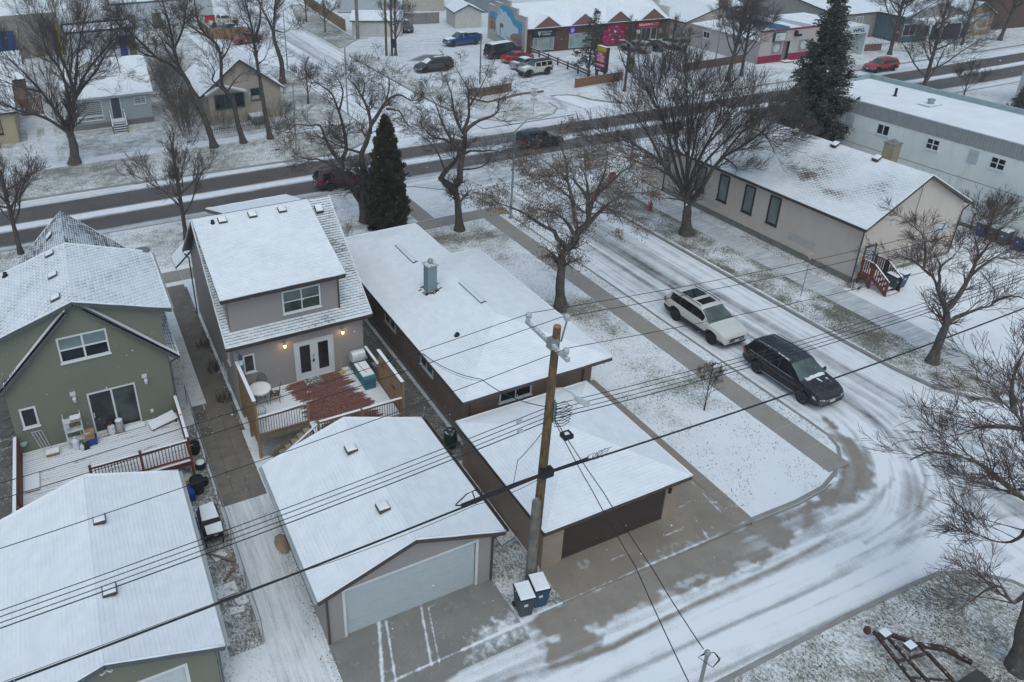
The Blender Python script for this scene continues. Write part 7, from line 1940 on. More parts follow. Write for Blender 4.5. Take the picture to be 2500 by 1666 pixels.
car('pickup','pickup_truck','pale pickup with snowy cab behind the pink shop roof',(119.5,103,0),R(170),P_silver,M_rim,snow=[(.43,.6,-.8,.8),(.76,.97,-.8,.8)],group=SG,cat='pickup')
car('van','parked_van','white van behind the grey block shop',(125.5,103.5,0),R(178),P_white,M_rim,snow=[(.05,.66,-.9,.9)],group=SG,cat='van')
car('suv','parked_car','dark car at the top edge behind the pink shop',(120,111,0),R(175),P_black,group=SG)
car('suv','parked_car','maroon car at the top edge right of the dark car',(127,112.5,0),R(170),P_crim,group=SG)
car('pickup','pickup_truck','white pickup with a red tailgate inside the orange-tan fence',(27.0,136.2,0),R(10),P_white,M_rim,group=SG,cat='pickup',snow=[(.43,.6,-.8,.8)])
b=MB();b.box(23.9,134.9,.9,25.6,135.0,2.1);o=b.build('cargo_rack',P_red,loc=(24.7,135,.9));tag(o,'red panel rack at the back of the white pickup','rack')
car('sedan','parked_car','grey car directly behind the orange-tan fence',(26.5,129.5,0),R(190),P_grey,group=SG,snow=[(.3,.56,-.9,.9)])
car('sedan','parked_car','orange-brown old car between grey car and red hatchback',(27.2,126.2,0),R(186),car_paint('paint_rust',(.30,.13,.05),.5),group=SG,snow=[(.3,.56,-.9,.9)])
car('sedan','parked_car','dark red hatchback partly hidden by a tree trunk at top left',(27.2,119.8,0),R(190),car_paint('paint_dred',(.28,.02,.03),.35),group=SG)
LIMBS={'y':((24.31,44.93),[(0.3,[(24.31,44.93,0.0),(24.21,44.98,1.4),(24.13,45.03,2.35),(24.02,45.09,2.96),(24.03,45.08,3.65)]),(0.24,[(24.02,45.09,2.96),(23.69,45.08,3.32),(23.2,45.07,3.73),(22.78,44.94,4.37),(22.71,44.91,4.23),(22.83,44.42,4.96),(23.17,43.64,5.87),(23.21,43.2,6.58),(22.82,43.03,7.19),(22.02,42.97,7.79),(21.25,42.96,8.04),(20.62,42.85,8.64),(20.07,42.69,9.31)]),(0.26,[(24.03,45.08,3.56),(24.33,45.1,3.88),(24.5,45.37,4.61),(25.0,45.78,5.87),(25.25,46.1,6.67),(25.15,46.35,6.93),(25.02,46.78,7.45),(24.95,47.36,8.31),(25.05,47.93,9.32),(24.96,48.44,9.99)]),(0.16,[(25.17,46.14,6.75),(25.55,46.16,7.19),(26.36,46.1,7.63),(27.25,46.02,7.81),(27.79,46.01,8.16),(27.98,46.25,8.84),(28.7,46.24,9.18),(29.15,46.25,9.51)]),(0.14,[(25.18,46.33,6.93),(25.63,46.35,7.89),(25.74,46.6,8.99),(25.76,46.84,9.83),(25.5,47.22,10.49),(25.29,47.54,11.06)]),(0.1,[(25.0,45.78,5.43),(25.33,45.33,5.79),(25.88,44.59,5.89),(26.25,44.06,6.07),(27.06,42.9,5.99),(27.36,42.43,6.17)]),(0.09,[(24.65,45.28,4.52),(25.33,44.56,4.72),(25.72,44.05,5.08),(25.95,43.63,5.62)]),(0.08,[(22.83,44.42,4.96),(22.5,44.91,6.21),(22.02,45.43,7.0),(21.52,45.91,7.43),(21.2,46.22,7.68)]),(0.1,[(22.82,43.03,7.19),(22.46,43.62,8.13),(22.24,44.1,8.98),(22.1,44.54,9.82),(21.75,45.09,10.48)]),(0.09,[(25.75,46.59,8.57),(26.44,46.69,9.33),(27.07,46.88,10.17),(27.48,46.99,10.66)])]),'gnarl':((18.82,49.44),[(0.42,[(18.81,49.44,0.0),(18.65,49.5,1.4),(18.65,49.5,2.66),(18.73,49.47,3.56),(18.75,49.47,4.03)]),(0.24,[(18.61,49.52,1.4),(18.06,49.48,2.29),(18.08,49.4,2.53),(17.57,49.32,3.41),(17.24,49.23,4.08),(16.98,49.06,4.92),(17.03,48.87,5.47),(17.19,48.59,6.1),(17.1,48.33,7.01),(16.87,48.08,8.08),(16.66,47.91,8.78),(16.37,47.73,9.65),(16.0,47.57,10.51),(15.39,47.54,11.04),(14.96,47.52,11.38)]),(0.15,[(16.98,49.06,4.92),(16.53,49.47,5.68),(16.18,49.87,6.61),(15.94,50.27,7.6),(15.43,50.65,7.53),(14.59,51.28,7.57),(14.21,51.59,7.23),(13.93,51.93,6.61)]),(0.13,[(17.04,49.3,4.27),(16.26,49.36,4.95),(15.38,49.43,5.44),(14.68,49.5,5.56),(13.97,49.56,5.86),(13.62,49.49,6.41)]),(0.24,[(18.75,49.47,4.03),(18.82,49.93,5.06),(19.32,50.18,5.78),(19.59,50.35,6.23),(19.92,50.65,6.94),(19.96,51.17,7.84),(19.79,51.83,8.73),(19.47,52.55,9.53),(19.14,53.08,9.97)]),(0.17,[(19.92,50.65,6.94),(20.5,50.66,7.64),(21.18,50.7,8.5),(22.18,50.66,8.91),(23.18,50.63,8.35),(23.8,50.59,8.42)]),(0.08,[(19.51,50.38,6.23),(19.2,50.75,6.61),(18.96,51.07,6.89)]),(0.1,[(18.74,49.96,5.24),(18.27,50.41,5.36),(17.54,51.16,5.58),(16.77,52.04,5.98),(15.68,53.26,6.12)]),(0.09,[(21.17,50.71,7.98),(21.97,50.13,7.86),(22.2,49.81,7.22),(22.67,49.35,6.66)]),(0.09,[(21.18,50.7,8.5),(21.58,50.94,9.54),(21.6,51.21,10.23),(21.31,51.59,10.75)]),(0.09,[(16.6,47.94,9.13),(17.01,48.11,10.32),(16.81,48.44,11.17),(16.47,48.82,11.85)]),(0.08,[(19.79,51.83,8.73),(20.11,52.12,9.59),(19.92,52.7,10.46)])]),'leafy':((24.34,32.24),[(0.3,[(24.34,32.24,0.29),(24.21,32.34,1.59),(24.21,32.34,2.96),(24.16,32.37,3.42),(24.34,32.24,3.99),(24.69,31.98,4.49)]),(0.15,[(24.37,32.21,4.3),(23.79,32.4,4.79),(23.55,32.38,5.31),(22.98,32.56,5.64),(22.46,32.7,6.04),(21.87,32.85,6.52),(21.06,33.08,6.98),(20.36,33.29,7.29),(19.73,33.41,7.84)]),(0.24,[(24.69,31.98,4.49),(24.63,31.77,5.19),(24.78,31.39,5.74),(24.83,31.1,6.28),(24.56,30.95,7.07),(24.35,30.78,7.79),(24.1,30.57,8.64),(23.67,30.45,9.52)]),(0.15,[(24.79,31.38,5.59),(25.41,31.23,6.39),(25.85,31.13,6.86),(26.29,31.0,7.18),(26.84,30.83,7.51),(27.4,30.64,7.62),(27.85,30.48,7.52)]),(0.13,[(24.59,31.8,4.96),(24.04,31.87,5.89),(23.49,31.98,6.44),(23.07,32.12,6.71),(22.24,32.39,6.94)]),(0.13,[(24.61,31.79,5.49),(24.6,32.1,6.22),(24.64,32.47,7.01),(24.61,32.98,7.92),(24.72,33.35,8.77),(24.69,33.97,9.79),(25.07,34.15,10.62)]),(0.13,[(24.63,30.89,6.79),(24.67,30.58,7.89),(24.99,30.05,8.64),(25.34,29.43,9.58),(25.55,29.13,9.87),(25.76,28.77,10.37)]),(0.09,[(24.35,30.77,7.72),(23.68,30.76,8.6),(22.98,30.79,9.27),(21.84,31.01,9.41)]),(0.09,[(24.67,30.58,7.89),(24.62,30.13,8.89),(24.47,29.68,9.94),(24.21,29.38,10.81)]),(0.08,[(24.64,32.47,7.01),(24.08,33.33,7.59),(23.54,34.19,7.81),(23.04,34.98,7.89)]),(0.08,[(24.61,32.98,7.92),(24.08,33.67,8.58),(23.42,34.49,9.14)]),(0.08,[(25.85,31.13,6.86),(26.43,31.05,6.39),(26.97,31.04,5.91),(27.31,31.16,5.33)])]),'elm':((38.46,37.21),[(0.38,[(38.46,37.21,0.0),(38.36,37.32,1.07),(38.31,37.36,2.09),(38.22,37.45,2.72)]),(0.17,[(38.21,37.46,2.53),(37.42,37.48,3.74),(36.65,37.57,4.56),(35.85,37.62,5.47),(34.81,37.79,6.34),(33.35,38.11,7.26),(31.9,38.51,7.83),(30.77,38.83,8.08)]),(0.16,[(38.22,37.45,2.72),(38.51,38.17,4.67),(38.82,38.6,5.98),(39.03,39.17,7.25),(39.33,39.9,8.9),(39.56,40.73,10.51),(39.68,41.24,11.46)]),(0.16,[(38.28,37.4,2.73),(37.94,37.09,4.27),(37.75,36.62,5.62),(37.64,36.03,6.96),(37.53,35.45,8.26),(37.27,34.89,9.76),(36.99,34.57,10.88)]),(0.17,[(38.34,37.33,2.37),(39.23,37.12,3.67),(39.71,37.12,4.6),(40.4,37.01,5.55),(41.23,36.91,6.74),(41.94,36.74,7.48),(42.9,36.42,8.23),(43.6,36.12,8.38)]),(0.12,[(39.23,37.12,3.67),(39.93,37.07,4.89),(40.84,36.86,5.85),(41.57,36.6,6.19),(42.3,36.42,6.86),(43.76,35.85,7.1),(44.94,35.41,6.81)]),(0.14,[(38.12,37.56,2.88),(37.87,38.38,4.41),(37.75,39.1,5.85),(37.63,39.76,7.1),(37.43,40.58,8.4),(37.11,41.58,9.66),(36.89,42.29,10.6)]),(0.12,[(37.69,37.2,3.79),(37.8,38.29,5.48),(37.96,39.13,6.74),(38.2,39.92,7.99),(38.42,40.95,9.44),(38.68,41.87,10.8)]),(0.12,[(38.02,37.0,4.55),(38.13,36.59,5.22),(38.2,36.08,6.14),(38.33,35.29,7.32),(38.44,34.65,8.21),(38.46,34.0,9.32),(38.44,33.57,10.15)]),(0.11,[(37.75,37.29,4.23),(37.25,36.66,6.02),(36.66,35.99,7.74),(36.01,35.38,9.4),(35.44,34.74,10.95)]),(0.1,[(36.65,37.57,4.56),(35.83,37.88,5.09),(34.94,38.22,5.44),(33.82,38.59,5.94),(32.54,39.02,6.34),(31.47,39.39,6.41)]),(0.09,[(40.4,37.01,5.55),(40.98,36.74,5.18),(41.37,36.62,4.79),(41.61,36.63,4.37)]),(0.09,[(41.94,36.74,7.48),(42.23,35.99,7.47),(42.42,35.24,6.96),(42.46,34.55,6.18)]),(0.11,[(35.85,37.62,5.47),(35.5,38.94,7.18),(35.1,40.35,8.52),(34.8,41.45,9.53)]),(0.1,[(37.75,39.1,5.85),(37.58,40.06,7.76),(37.34,41.09,9.37),(37.31,41.71,10.58)]),(0.1,[(38.82,38.6,5.98),(38.06,37.97,8.12),(37.18,37.31,10.17),(36.32,36.98,11.67)]),(0.09,[(40.4,37.01,5.55),(40.75,36.24,6.24),(41.14,35.14,7.46),(41.26,34.34,8.75)]),(0.09,[(37.64,36.03,6.96),(38.43,35.77,8.13),(39.18,35.62,9.34),(39.48,35.86,10.47)])]),'right':((38.79,19.47),[(0.24,[(38.79,19.47,-0.0),(38.79,19.47,0.53),(38.8,19.45,1.74),(38.81,19.43,2.49),(38.71,19.63,3.2)]),(0.15,[(38.71,19.63,3.2),(38.47,19.79,3.7),(38.22,19.95,4.14),(37.99,20.07,4.63),(37.72,20.26,5.05),(37.5,20.44,5.25),(37.27,20.65,5.47)]),(0.15,[(38.71,19.63,3.2),(38.83,19.53,3.35),(39.05,19.48,3.81),(39.34,19.47,4.45),(39.59,19.51,5.03),(39.88,19.6,5.75),(40.01,19.77,6.18),(40.09,20.08,6.6),(40.18,20.38,7.02)]),(0.09,[(38.19,20.01,4.28),(37.9,19.92,4.98),(37.69,19.94,5.34),(37.47,19.83,5.81),(37.02,19.95,6.41),(36.55,20.1,6.97)]),(0.08,[(39.59,19.49,4.96),(39.89,19.33,5.44),(40.22,19.15,5.89),(40.44,19.0,6.04),(40.82,18.69,5.91),(41.35,18.28,5.66)]),(0.12,[(38.82,19.41,2.42),(39.15,19.23,2.83),(39.58,18.95,3.14),(40.01,18.69,3.44),(40.34,18.47,3.63),(40.62,18.76,4.34)]),(0.08,[(40.33,18.49,3.73),(40.39,18.12,4.24),(40.51,17.62,4.49),(40.65,17.04,4.43)]),(0.08,[(39.88,19.6,5.75),(39.72,19.36,6.37),(39.54,19.13,6.96),(39.39,19.02,7.35)]),(0.08,[(37.72,20.26,5.05),(37.41,20.52,5.33),(36.96,20.85,5.77),(36.52,21.23,5.85),(36.08,21.6,5.85)]),(0.07,[(37.45,19.87,5.72),(37.65,19.7,6.18),(37.85,19.52,6.56)]),(0.07,[(37.41,20.52,5.33),(37.61,20.78,6.07),(37.78,21.28,6.86),(37.79,22.05,7.13),(37.79,22.56,7.28)])]),'corner':((24.73,6.93),[(0.3,[(24.73,6.93,0.0),(24.69,7.07,0.81),(24.64,7.25,1.92),(24.6,7.4,3.61),(24.53,7.63,5.49),(24.45,7.92,7.21)]),(0.14,[(24.53,7.63,5.49),(23.98,8.02,6.39),(23.56,8.47,6.72),(23.31,8.7,6.95),(22.97,8.99,7.28),(22.62,9.31,7.59),(22.32,9.62,7.68),(22.05,9.92,7.65),(21.77,10.21,7.58),(21.44,10.44,7.19)]),(0.1,[(24.58,7.47,5.11),(24.91,8.64,6.03),(25.05,9.03,5.71),(25.17,9.28,5.43),(25.31,9.68,5.16),(25.42,10.08,4.95),(25.53,10.42,4.77)]),(0.1,[(24.59,7.44,3.93),(24.79,8.25,4.83),(24.92,8.39,4.44),(25.11,8.63,3.86),(25.25,9.0,3.43),(25.34,9.48,3.17)]),(0.13,[(24.45,7.92,7.21),(24.02,8.53,8.08),(23.73,8.89,8.72),(23.48,9.23,9.16),(23.24,9.58,9.47),(23.03,9.87,9.81)]),(0.1,[(23.73,8.89,8.72),(23.55,9.2,8.65),(23.31,9.56,8.49),(23.03,9.96,8.26),(22.86,10.21,8.28)]),(0.09,[(23.48,9.23,9.16),(23.61,9.57,9.66),(23.84,9.77,10.24),(24.13,9.85,10.88)]),(0.1,[(24.6,7.4,3.61),(24.26,7.65,2.54),(24.05,7.94,2.95),(23.93,8.12,2.95),(23.76,8.3,2.57),(23.56,8.44,2.04)]),(0.09,[(23.98,8.02,6.39),(24.3,8.7,7.32),(24.56,9.27,7.94),(24.73,9.59,8.34)])]),'left':((-0.34,73.01),[(0.45,[(-0.34,73.01,0.0),(-0.12,73.01,1.65),(-0.22,73.01,3.03),(-0.15,73.01,3.92)]),(0.19,[(-0.34,73.01,2.94),(-0.65,72.31,4.44),(-1.09,71.6,5.71),(-1.72,70.6,7.4),(-2.44,69.62,8.95),(-3.25,68.61,10.46),(-3.89,67.75,11.72)]),(0.22,[(-0.1,73.01,3.92),(0.4,72.57,5.18),(0.75,72.1,6.45),(0.69,71.41,8.18),(0.41,70.75,9.78),(0.24,70.09,11.34),(0.36,69.24,13.33)]),(0.18,[(0.51,72.57,5.5),(1.41,71.93,7.24),(2.14,71.4,8.44),(3.15,70.81,9.6),(4.15,70.22,10.66),(5.15,69.63,11.71),(5.53,69.17,12.71)]),(0.16,[(0.62,72.57,5.81),(1.75,72.95,6.98),(3.08,73.42,8.12),(4.12,73.87,9.4),(4.78,74.07,9.65),(5.08,74.79,7.24)]),(0.17,[(0.2,72.57,4.66),(0.28,73.53,7.15),(-0.02,74.21,8.68),(-0.6,74.73,9.68),(-0.72,75.54,11.42),(-0.89,76.27,12.94),(-1.05,76.99,14.42)]),(0.18,[(-0.16,73.01,2.8),(-1.62,71.96,4.57),(-2.63,71.31,5.37),(-3.74,70.61,6.05),(-4.91,69.73,7.15),(-6.13,68.92,7.92)]),(0.14,[(0.75,72.1,6.45),(1.26,72.48,8.11),(1.81,72.97,9.95),(2.52,73.47,11.63),(3.23,73.98,13.3),(3.66,74.39,14.66)]),(0.12,[(0.69,71.41,8.18),(1.24,70.76,10.01),(1.38,70.08,11.74),(2.1,69.34,13.39)]),(0.12,[(-1.72,70.6,7.4),(-2.43,70.45,7.69),(-3.55,70.15,8.24),(-4.91,69.73,9.22)])]),'t2':((12.13,71.87),[(0.32,[(12.12,71.87,0.0),(11.66,71.95,2.57),(10.97,72.06,4.96),(10.45,72.15,6.7),(9.97,72.23,7.85),(9.78,72.27,9.5),(9.7,72.28,11.11),(9.36,72.34,13.73),(9.18,72.37,15.25)]),(0.18,[(10.18,72.2,7.06),(9.2,71.79,8.23),(8.07,71.38,9.07),(7.02,70.8,10.41),(6.08,70.24,11.62),(5.39,69.96,12.07),(4.83,69.25,13.63)]),(0.13,[(9.78,72.27,9.5),(10.84,72.85,11.05),(11.54,73.61,12.8),(12.2,74.35,14.42)]),(0.1,[(8.07,71.38,9.07),(7.14,71.21,9.45),(6.28,70.92,10.25),(5.57,70.52,11.34)]),(0.1,[(9.97,72.23,7.85),(9.12,71.67,9.32),(8.68,71.07,10.63),(7.85,70.3,12.25)])]),'t3':((14.96,71.87),[(0.28,[(14.96,71.87,-0.0),(14.62,71.94,2.16),(14.48,71.97,3.96),(14.13,72.04,4.8),(13.59,72.15,5.88),(13.78,72.11,8.02),(13.58,72.16,9.48),(13.02,72.27,10.16),(12.31,72.42,11.18),(12.12,72.46,12.98),(12.22,72.44,14.53)]),(0.13,[(14.03,72.06,4.93),(13.05,71.68,6.03),(12.63,71.49,6.51),(12.86,70.99,7.39),(12.23,70.4,8.76)]),(0.12,[(13.02,72.27,10.16),(11.74,71.84,11.09),(11.11,71.47,11.87)]),(0.1,[(13.78,72.11,8.02),(14.51,71.37,9.3),(14.74,70.93,10.16)]),(0.1,[(13.94,72.08,5.05),(15.3,72.42,6.35),(16.38,72.59,6.5)])]),'t4':((17.66,71.97),[(0.27,[(17.66,71.97,-0.0),(17.41,72.03,2.36),(17.24,72.07,5.35),(17.07,72.12,8.24),(17.01,72.13,9.93),(16.85,72.17,11.58),(16.59,72.23,13.2),(16.65,72.22,14.78)]),(0.15,[(17.1,72.11,9.7),(17.57,71.52,11.21),(17.69,70.93,12.82),(18.02,70.34,14.18)]),(0.1,[(17.09,72.11,7.33),(17.63,71.74,7.75),(17.95,71.43,8.3)]),(0.09,[(17.01,72.13,9.93),(16.51,71.9,11.05),(16.09,71.78,11.61),(15.79,71.37,13.01)])]),'t5':((24.9,92.74),[(0.38,[(24.9,92.74,-0.0),(25.03,92.71,2.48),(24.72,92.79,3.97),(24.38,92.88,5.73),(24.63,92.81,7.86),(24.95,92.73,9.95),(25.05,92.7,12.01)]),(0.2,[(24.42,92.87,6.16),(23.68,92.3,7.9),(22.79,91.66,9.61),(22.17,90.89,11.41)]),(0.12,[(24.84,92.76,8.7),(25.98,91.83,10.18),(26.38,91.3,11.26)]),(0.1,[(24.58,92.83,6.44),(25.96,93.04,6.1),(27.2,93.44,7.05)])])}
# === TREES
def tubes(polys,n,name,m,parent,smooth=True,local=False):
 by={}
 for P,r in polys:by.setdefault(len(P),[]).append((P,r))
 VV,FF,off=[],[],0
 for k,lst in by.items():
  P=np.array([a for a,_ in lst]);r=np.array([a for _,a in lst]);m_=len(lst)
  T=np.empty_like(P);T[:,1:-1]=P[:,2:]-P[:,:-2];T[:,0]=P[:,1]-P[:,0];T[:,-1]=P[:,-1]-P[:,-2]
  T/=np.linalg.norm(T,axis=2,keepdims=True)+1e-9
  d=P[:,-1]-P[:,0];d/=np.linalg.norm(d,axis=1,keepdims=True)+1e-9
  ref=np.where(np.abs(d[:,2:3])>.85,np.array([[1.,0,0]]),np.array([[0,0,1.]]))[:,None,:].repeat(k,1)
  A=np.cross(T,ref);A/=np.linalg.norm(A,axis=2,keepdims=True)+1e-9
  B=np.cross(T,A)
  an=np.arange(n)*2*math.pi/n
  ring=P[:,:,None,:]+r[:,:,None,None]*(A[:,:,None,:]*np.cos(an)[None,None,:,None]+B[:,:,None,:]*np.sin(an)[None,None,:,None])
  VV.append(ring.reshape(-1,3))
  base=(np.arange(m_)*k*n)[:,None,None]+(np.arange(k-1)*n)[None,:,None]
  j=np.arange(n)[None,None,:];j2=(np.arange(n)+1)[None,None,:]%n
  q=np.stack([base+j,base+j2,base+n+j2,base+n+j],-1).reshape(-1,4)+off
  FF.append(q);off+=m_*k*n
 return np_mesh(np.concatenate(VV),np.concatenate(FF),name,m,parent,smooth,local)
def np_mesh(V_,F_,name,m,parent,smooth=False,local=False):
 if not local:V_=V_-np.array(WL[parent.name])
 me=bpy.data.meshes.new(name);me.vertices.add(len(V_));me.vertices.foreach_set('co',np.ascontiguousarray(V_).ravel())
 me.loops.add(F_.size);me.loops.foreach_set('vertex_index',np.ascontiguousarray(F_).ravel().astype(np.int32));me.polygons.add(len(F_));me.polygons.foreach_set('loop_start',np.arange(len(F_),dtype=np.int32)*F_.shape[1])
 if smooth:me.polygons.foreach_set('use_smooth',np.ones(len(F_),bool))
 me.update(calc_edges=True);me.materials.append(m)
 o=bpy.data.objects.new(name,me);COL.objects.link(o);o.parent=parent;WL[o.name]=WL[parent.name]
 return o
def mat_bark(name,a,c):
 t=NT(name);v=t.pos((1,1,.25));n=t.noise(v,9,5,.7);n2=t.noise(t.pos(),1.5,3)
 col=t.mix(t.ramp(n,.3,.7),a,c);col=t.mix(t.ramp(n2,.5,.7,0,.5),col,tuple(x*.7 for x in a))
 nz=t.n('SeparateXYZ');t.l(t.n('NewGeometry').outputs['Normal'],nz.inputs[0])
 col=t.mix(t.math('MULTIPLY',t.ramp(nz.outputs[2],.55,.9),t.ramp(t.noise(t.pos(),4,3),.5,.62,0,.7)),col,SNOW)
 t.color(col);t.rough(.95);t.bump(n,.6,.03);return t.m
M_bark=mat_bark('bark',(.045,.038,.034),(.12,.10,.088));M_bark2=mat_bark('bark_grey',(.06,.053,.048),(.155,.13,.115))
M_twig=mat('twig',(.10,.082,.074),.9,var=.3,vscale=.8);M_twigr=mat('twig_red',(.115,.08,.072),.9,var=.3,vscale=.8);M_twigb=mat('twig_brush',(.13,.10,.085),.9,var=.35,vscale=.5)
rt=random.Random(3)
def rnd_perp(d):
 while True:
  v=Vector((rt.uniform(-1,1),rt.uniform(-1,1),rt.uniform(-1,1)))
  p=v-d*v.dot(d)
  if p.length>.2:return p.normalized()
def twig(out,p,d,L,r,lvl,st,k=5):
 pts=[p];q=p;dd=d
 for i in range(k-1):
  dd=(dd+rnd_perp(dd)*st['wob']*rt.uniform(.3,1)+Z1*st['up']*(.5+lvl*.2)).normalized()
  q=q+dd*(L/(k-1));pts.append(q)
 rr=[max(st['rmin'],r*(1-.8*i/(k-1)))for i in range(k)]
 out.append((np.array([tuple(a)for a in pts]),np.array(rr),lvl))
 if lvl>=st['lv']:return
 n=max(2,int(st['n'][lvl-1]*rt.uniform(.7,1.3)))
 for c in range(n):
  s=rt.uniform(.22,1.0);i=min(k-2,int(s*(k-1)));f=s*(k-1)-i
  b=pts[i].lerp(pts[i+1],min(1,f));tg=(pts[i+1]-pts[i]).normalized()
  a=rt.uniform(*st['ang'])
  nd=(tg*math.cos(a)+rnd_perp(tg)*math.sin(a)).normalized()
  if nd.z<-.35:nd.z*=.4;nd.normalize()
  twig(out,b,nd,L*rt.uniform(*st['len'])*(1.15-.4*s),max(st['rmin'],rr[i]*.6),lvl+1,st,4 if lvl+1>=st['lv']else 5)
STY=dict(sap=dict(wob=.2,up=.1,rmin=.0035,lv=3,n=(5,4),ang=(.3,.8),len=(.4,.7),dens=6,L1=(.7,1.4)),fine=dict(wob=.24,up=.03,rmin=.007,lv=3,n=(8,6),ang=(.35,.9),len=(.45,.8),dens=2.2,L1=(1.0,2.1)),elm=dict(wob=.16,up=.10,rmin=.008,lv=3,n=(9,6),ang=(.3,.8),len=(.42,.75),dens=2.3,L1=(1.5,3.0)),gnarl=dict(wob=.42,up=.06,rmin=.008,lv=3,n=(8,6),ang=(.5,1.2),len=(.42,.75),dens=2.3,L1=(.9,2.0)),leafy=dict(wob=.25,up=-.02,rmin=.007,lv=3,n=(7,5),ang=(.4,1.1),len=(.40,.75),dens=2.3,L1=(.9,1.8)),tall=dict(wob=.25,up=.08,rmin=.010,lv=3,n=(7,5),ang=(.4,1.0),len=(.42,.75),dens=2.0,L1=(1.2,2.8)),small=dict(wob=.20,up=.12,rmin=.008,lv=3,n=(6,4),ang=(.3,.8),len=(.4,.7),dens=2.8,L1=(.7,1.6)))
def resample(P,step=.35,sm=True):
 P=np.array(P,float)
 if sm and len(P)>2:
  out=[]
  for i in range(len(P)-1):
   p0,p1,p2,p3=P[max(i-1,0)],P[i],P[i+1],P[min(i+2,len(P)-1)]
   k=max(2,int(np.linalg.norm(p2-p1)/step))
   for t in np.linspace(0,1,k,endpoint=False):out.append(.5*((2*p1)+(p2-p0)*t+(2*p0-5*p1+4*p2-p3)*t*t+(3*p1-p0-3*p2+p3)*t**3))
  out.append(P[-1]);P=np.array(out)
 return P
def limb_tree(name,label,limbs,style,bark,twm,leaf=None,base=None,seed=1,group='bare trees',zmin=1.6,scale_l=1.0):
 rt.seed(seed);st=STY[style]
 B0=base or(limbs[0][1][0][0],limbs[0][1][0][1],0)
 g=thing(name,label,'tree',tuple(B0),0,group)
 thick,out=[],[]
 for li,(r0,pts)in enumerate(limbs):
  P=resample(pts);n=len(P)
  seg=np.r_[0,np.cumsum(np.linalg.norm(np.diff(P,axis=0),axis=1))];LL=seg[-1]
  end=.62 if li==0 and len(limbs[0][1])<7 else .12
  rr=r0*(1-(1-end)*(seg/LL)**.9)
  if li==0:rr=rr*(1+.55*np.exp(-seg/.35))
  rr*=1+.06*np.sin(seg*5+li)
  thick.append((P,rr))
  for c in range(int(st['dens']*LL)+2):
   s=rt.uniform(.22 if li else .5,1.0)
   i=min(n-2,int(np.searchsorted(seg,s*LL))if s<1 else n-2)
   p=Vector(P[i]);tg=Vector(P[min(i+1,n-1)]-P[max(i-1,0)]).normalized()
   if p.z<zmin:continue
   a=rt.uniform(*st['ang'])*(1.0 if s<.9 else .6)
   nd=(tg*math.cos(a)+rnd_perp(tg)*math.sin(a)).normalized()
   if nd.z<-.2:nd.z*=.3;nd.normalize()
   twig(out,p,nd,rt.uniform(*st['L1'])*(1.2-.45*s)*scale_l,max(st['rmin']*1.6,rr[i]*.42),1,st)
 tubes(thick,9,'trunk',bark,g)
 tubes([(P,r)for P,r,l in out],3,'crown',twm,g)
 if leaf:
  lm,per,size=leaf
  ends=np.array([P[rt.randint(1,len(P)-1)]for P,r,l in out if l>=2 for _ in range(per)])
  leaves(g,ends,size,lm,.16)
 return g
def leaves(g,C,size,m,jit,name='leaves',droop=True,rng=np.random.default_rng(4)):
 n=len(C);C=C+rng.normal(0,jit,(n,3))
 a=rng.uniform(0,6.283,n);d=np.stack([np.cos(a)*.5,np.sin(a)*.5,-np.ones(n)if droop else rng.uniform(-.5,1,n)],1);d/=np.linalg.norm(d,axis=1,keepdims=True)
 s=np.cross(d,rng.normal(0,1,(n,3)));s/=np.linalg.norm(s,axis=1,keepdims=True)+1e-9
 L=size*rng.uniform(.6,1.4,(n,1));w=L*.32
 V_=np.stack([C,C+d*L*.5+s*w,C+d*L,C+d*L*.5-s*w],1).reshape(-1,3)
 return np_mesh(V_,np.arange(n*4).reshape(-1,4),name,m,g)
def proc_limbs(base,H,spread,nl,seed,lean=(0,0),fork=.3,r0=None):
 rt.seed(seed);b=Vector((*base,0));r0=r0 or H*.022
 trunk=[b,b+Vector((lean[0]*.15,lean[1]*.15,H*fork*.5)),b+Vector((lean[0]*.35,lean[1]*.35,H*fork)),b+Vector((lean[0]*.6,lean[1]*.6,H*.6)),b+Vector((lean[0],lean[1],H))]
 out=[(r0,[tuple(p)for p in trunk]+[tuple(b+Vector((lean[0],lean[1],H*1.02)))]*0)]
 for i in range(nl):
  z=fork*rt.uniform(.8,1.0)+(1-fork)*.55*(i/nl)
  a=i*2.4+rt.uniform(-.4,.4);p=b+Vector((lean[0]*z*.7,lean[1]*z*.7,H*z));L=spread*rt.uniform(.75,1.15);hh=H*(rt.uniform(.85,1.0)-z*.25)-p.z
  e=Vector((math.cos(a)*L,math.sin(a)*L,max(.6,hh*.9)))
  out.append((r0*.5,[tuple(p),tuple(p+Vector((e.x*.28,e.y*.28,e.z*.22))),tuple(p+Vector((e.x*.6+rt.uniform(-.2,.2),e.y*.6+rt.uniform(-.2,.2),e.z*.58))),tuple(p+e)]))
 return out
L_brown=mat('leaf_brown',(.21,.165,.125),.9,var=.45,vscale=3)
limb_tree('maple_tree','tree hung with dry brown leaves beside the brown bungalow',LIMBS['leafy'][1],'leafy',M_bark2,M_twigr,(L_brown,2,.10),seed=1)
limb_tree('elm_tree','broad vase-shaped bare elm beside the tan hall',LIMBS['elm'][1],'elm',M_bark,M_twig,seed=2)
limb_tree('bare_tree','Y-forked twisted bare tree on the corner lawn',LIMBS['y'][1],'gnarl',M_bark,M_twig,seed=3)
limb_tree('bare_tree','gnarled bare tree rising behind the columnar cedar',LIMBS['gnarl'][1],'gnarl',M_bark,M_twig,seed=4)
limb_tree('bare_tree','forked bare tree on the right beside the snowy lot',LIMBS['right'][1],'fine',M_bark2,M_twigr,seed=5,scale_l=.85)
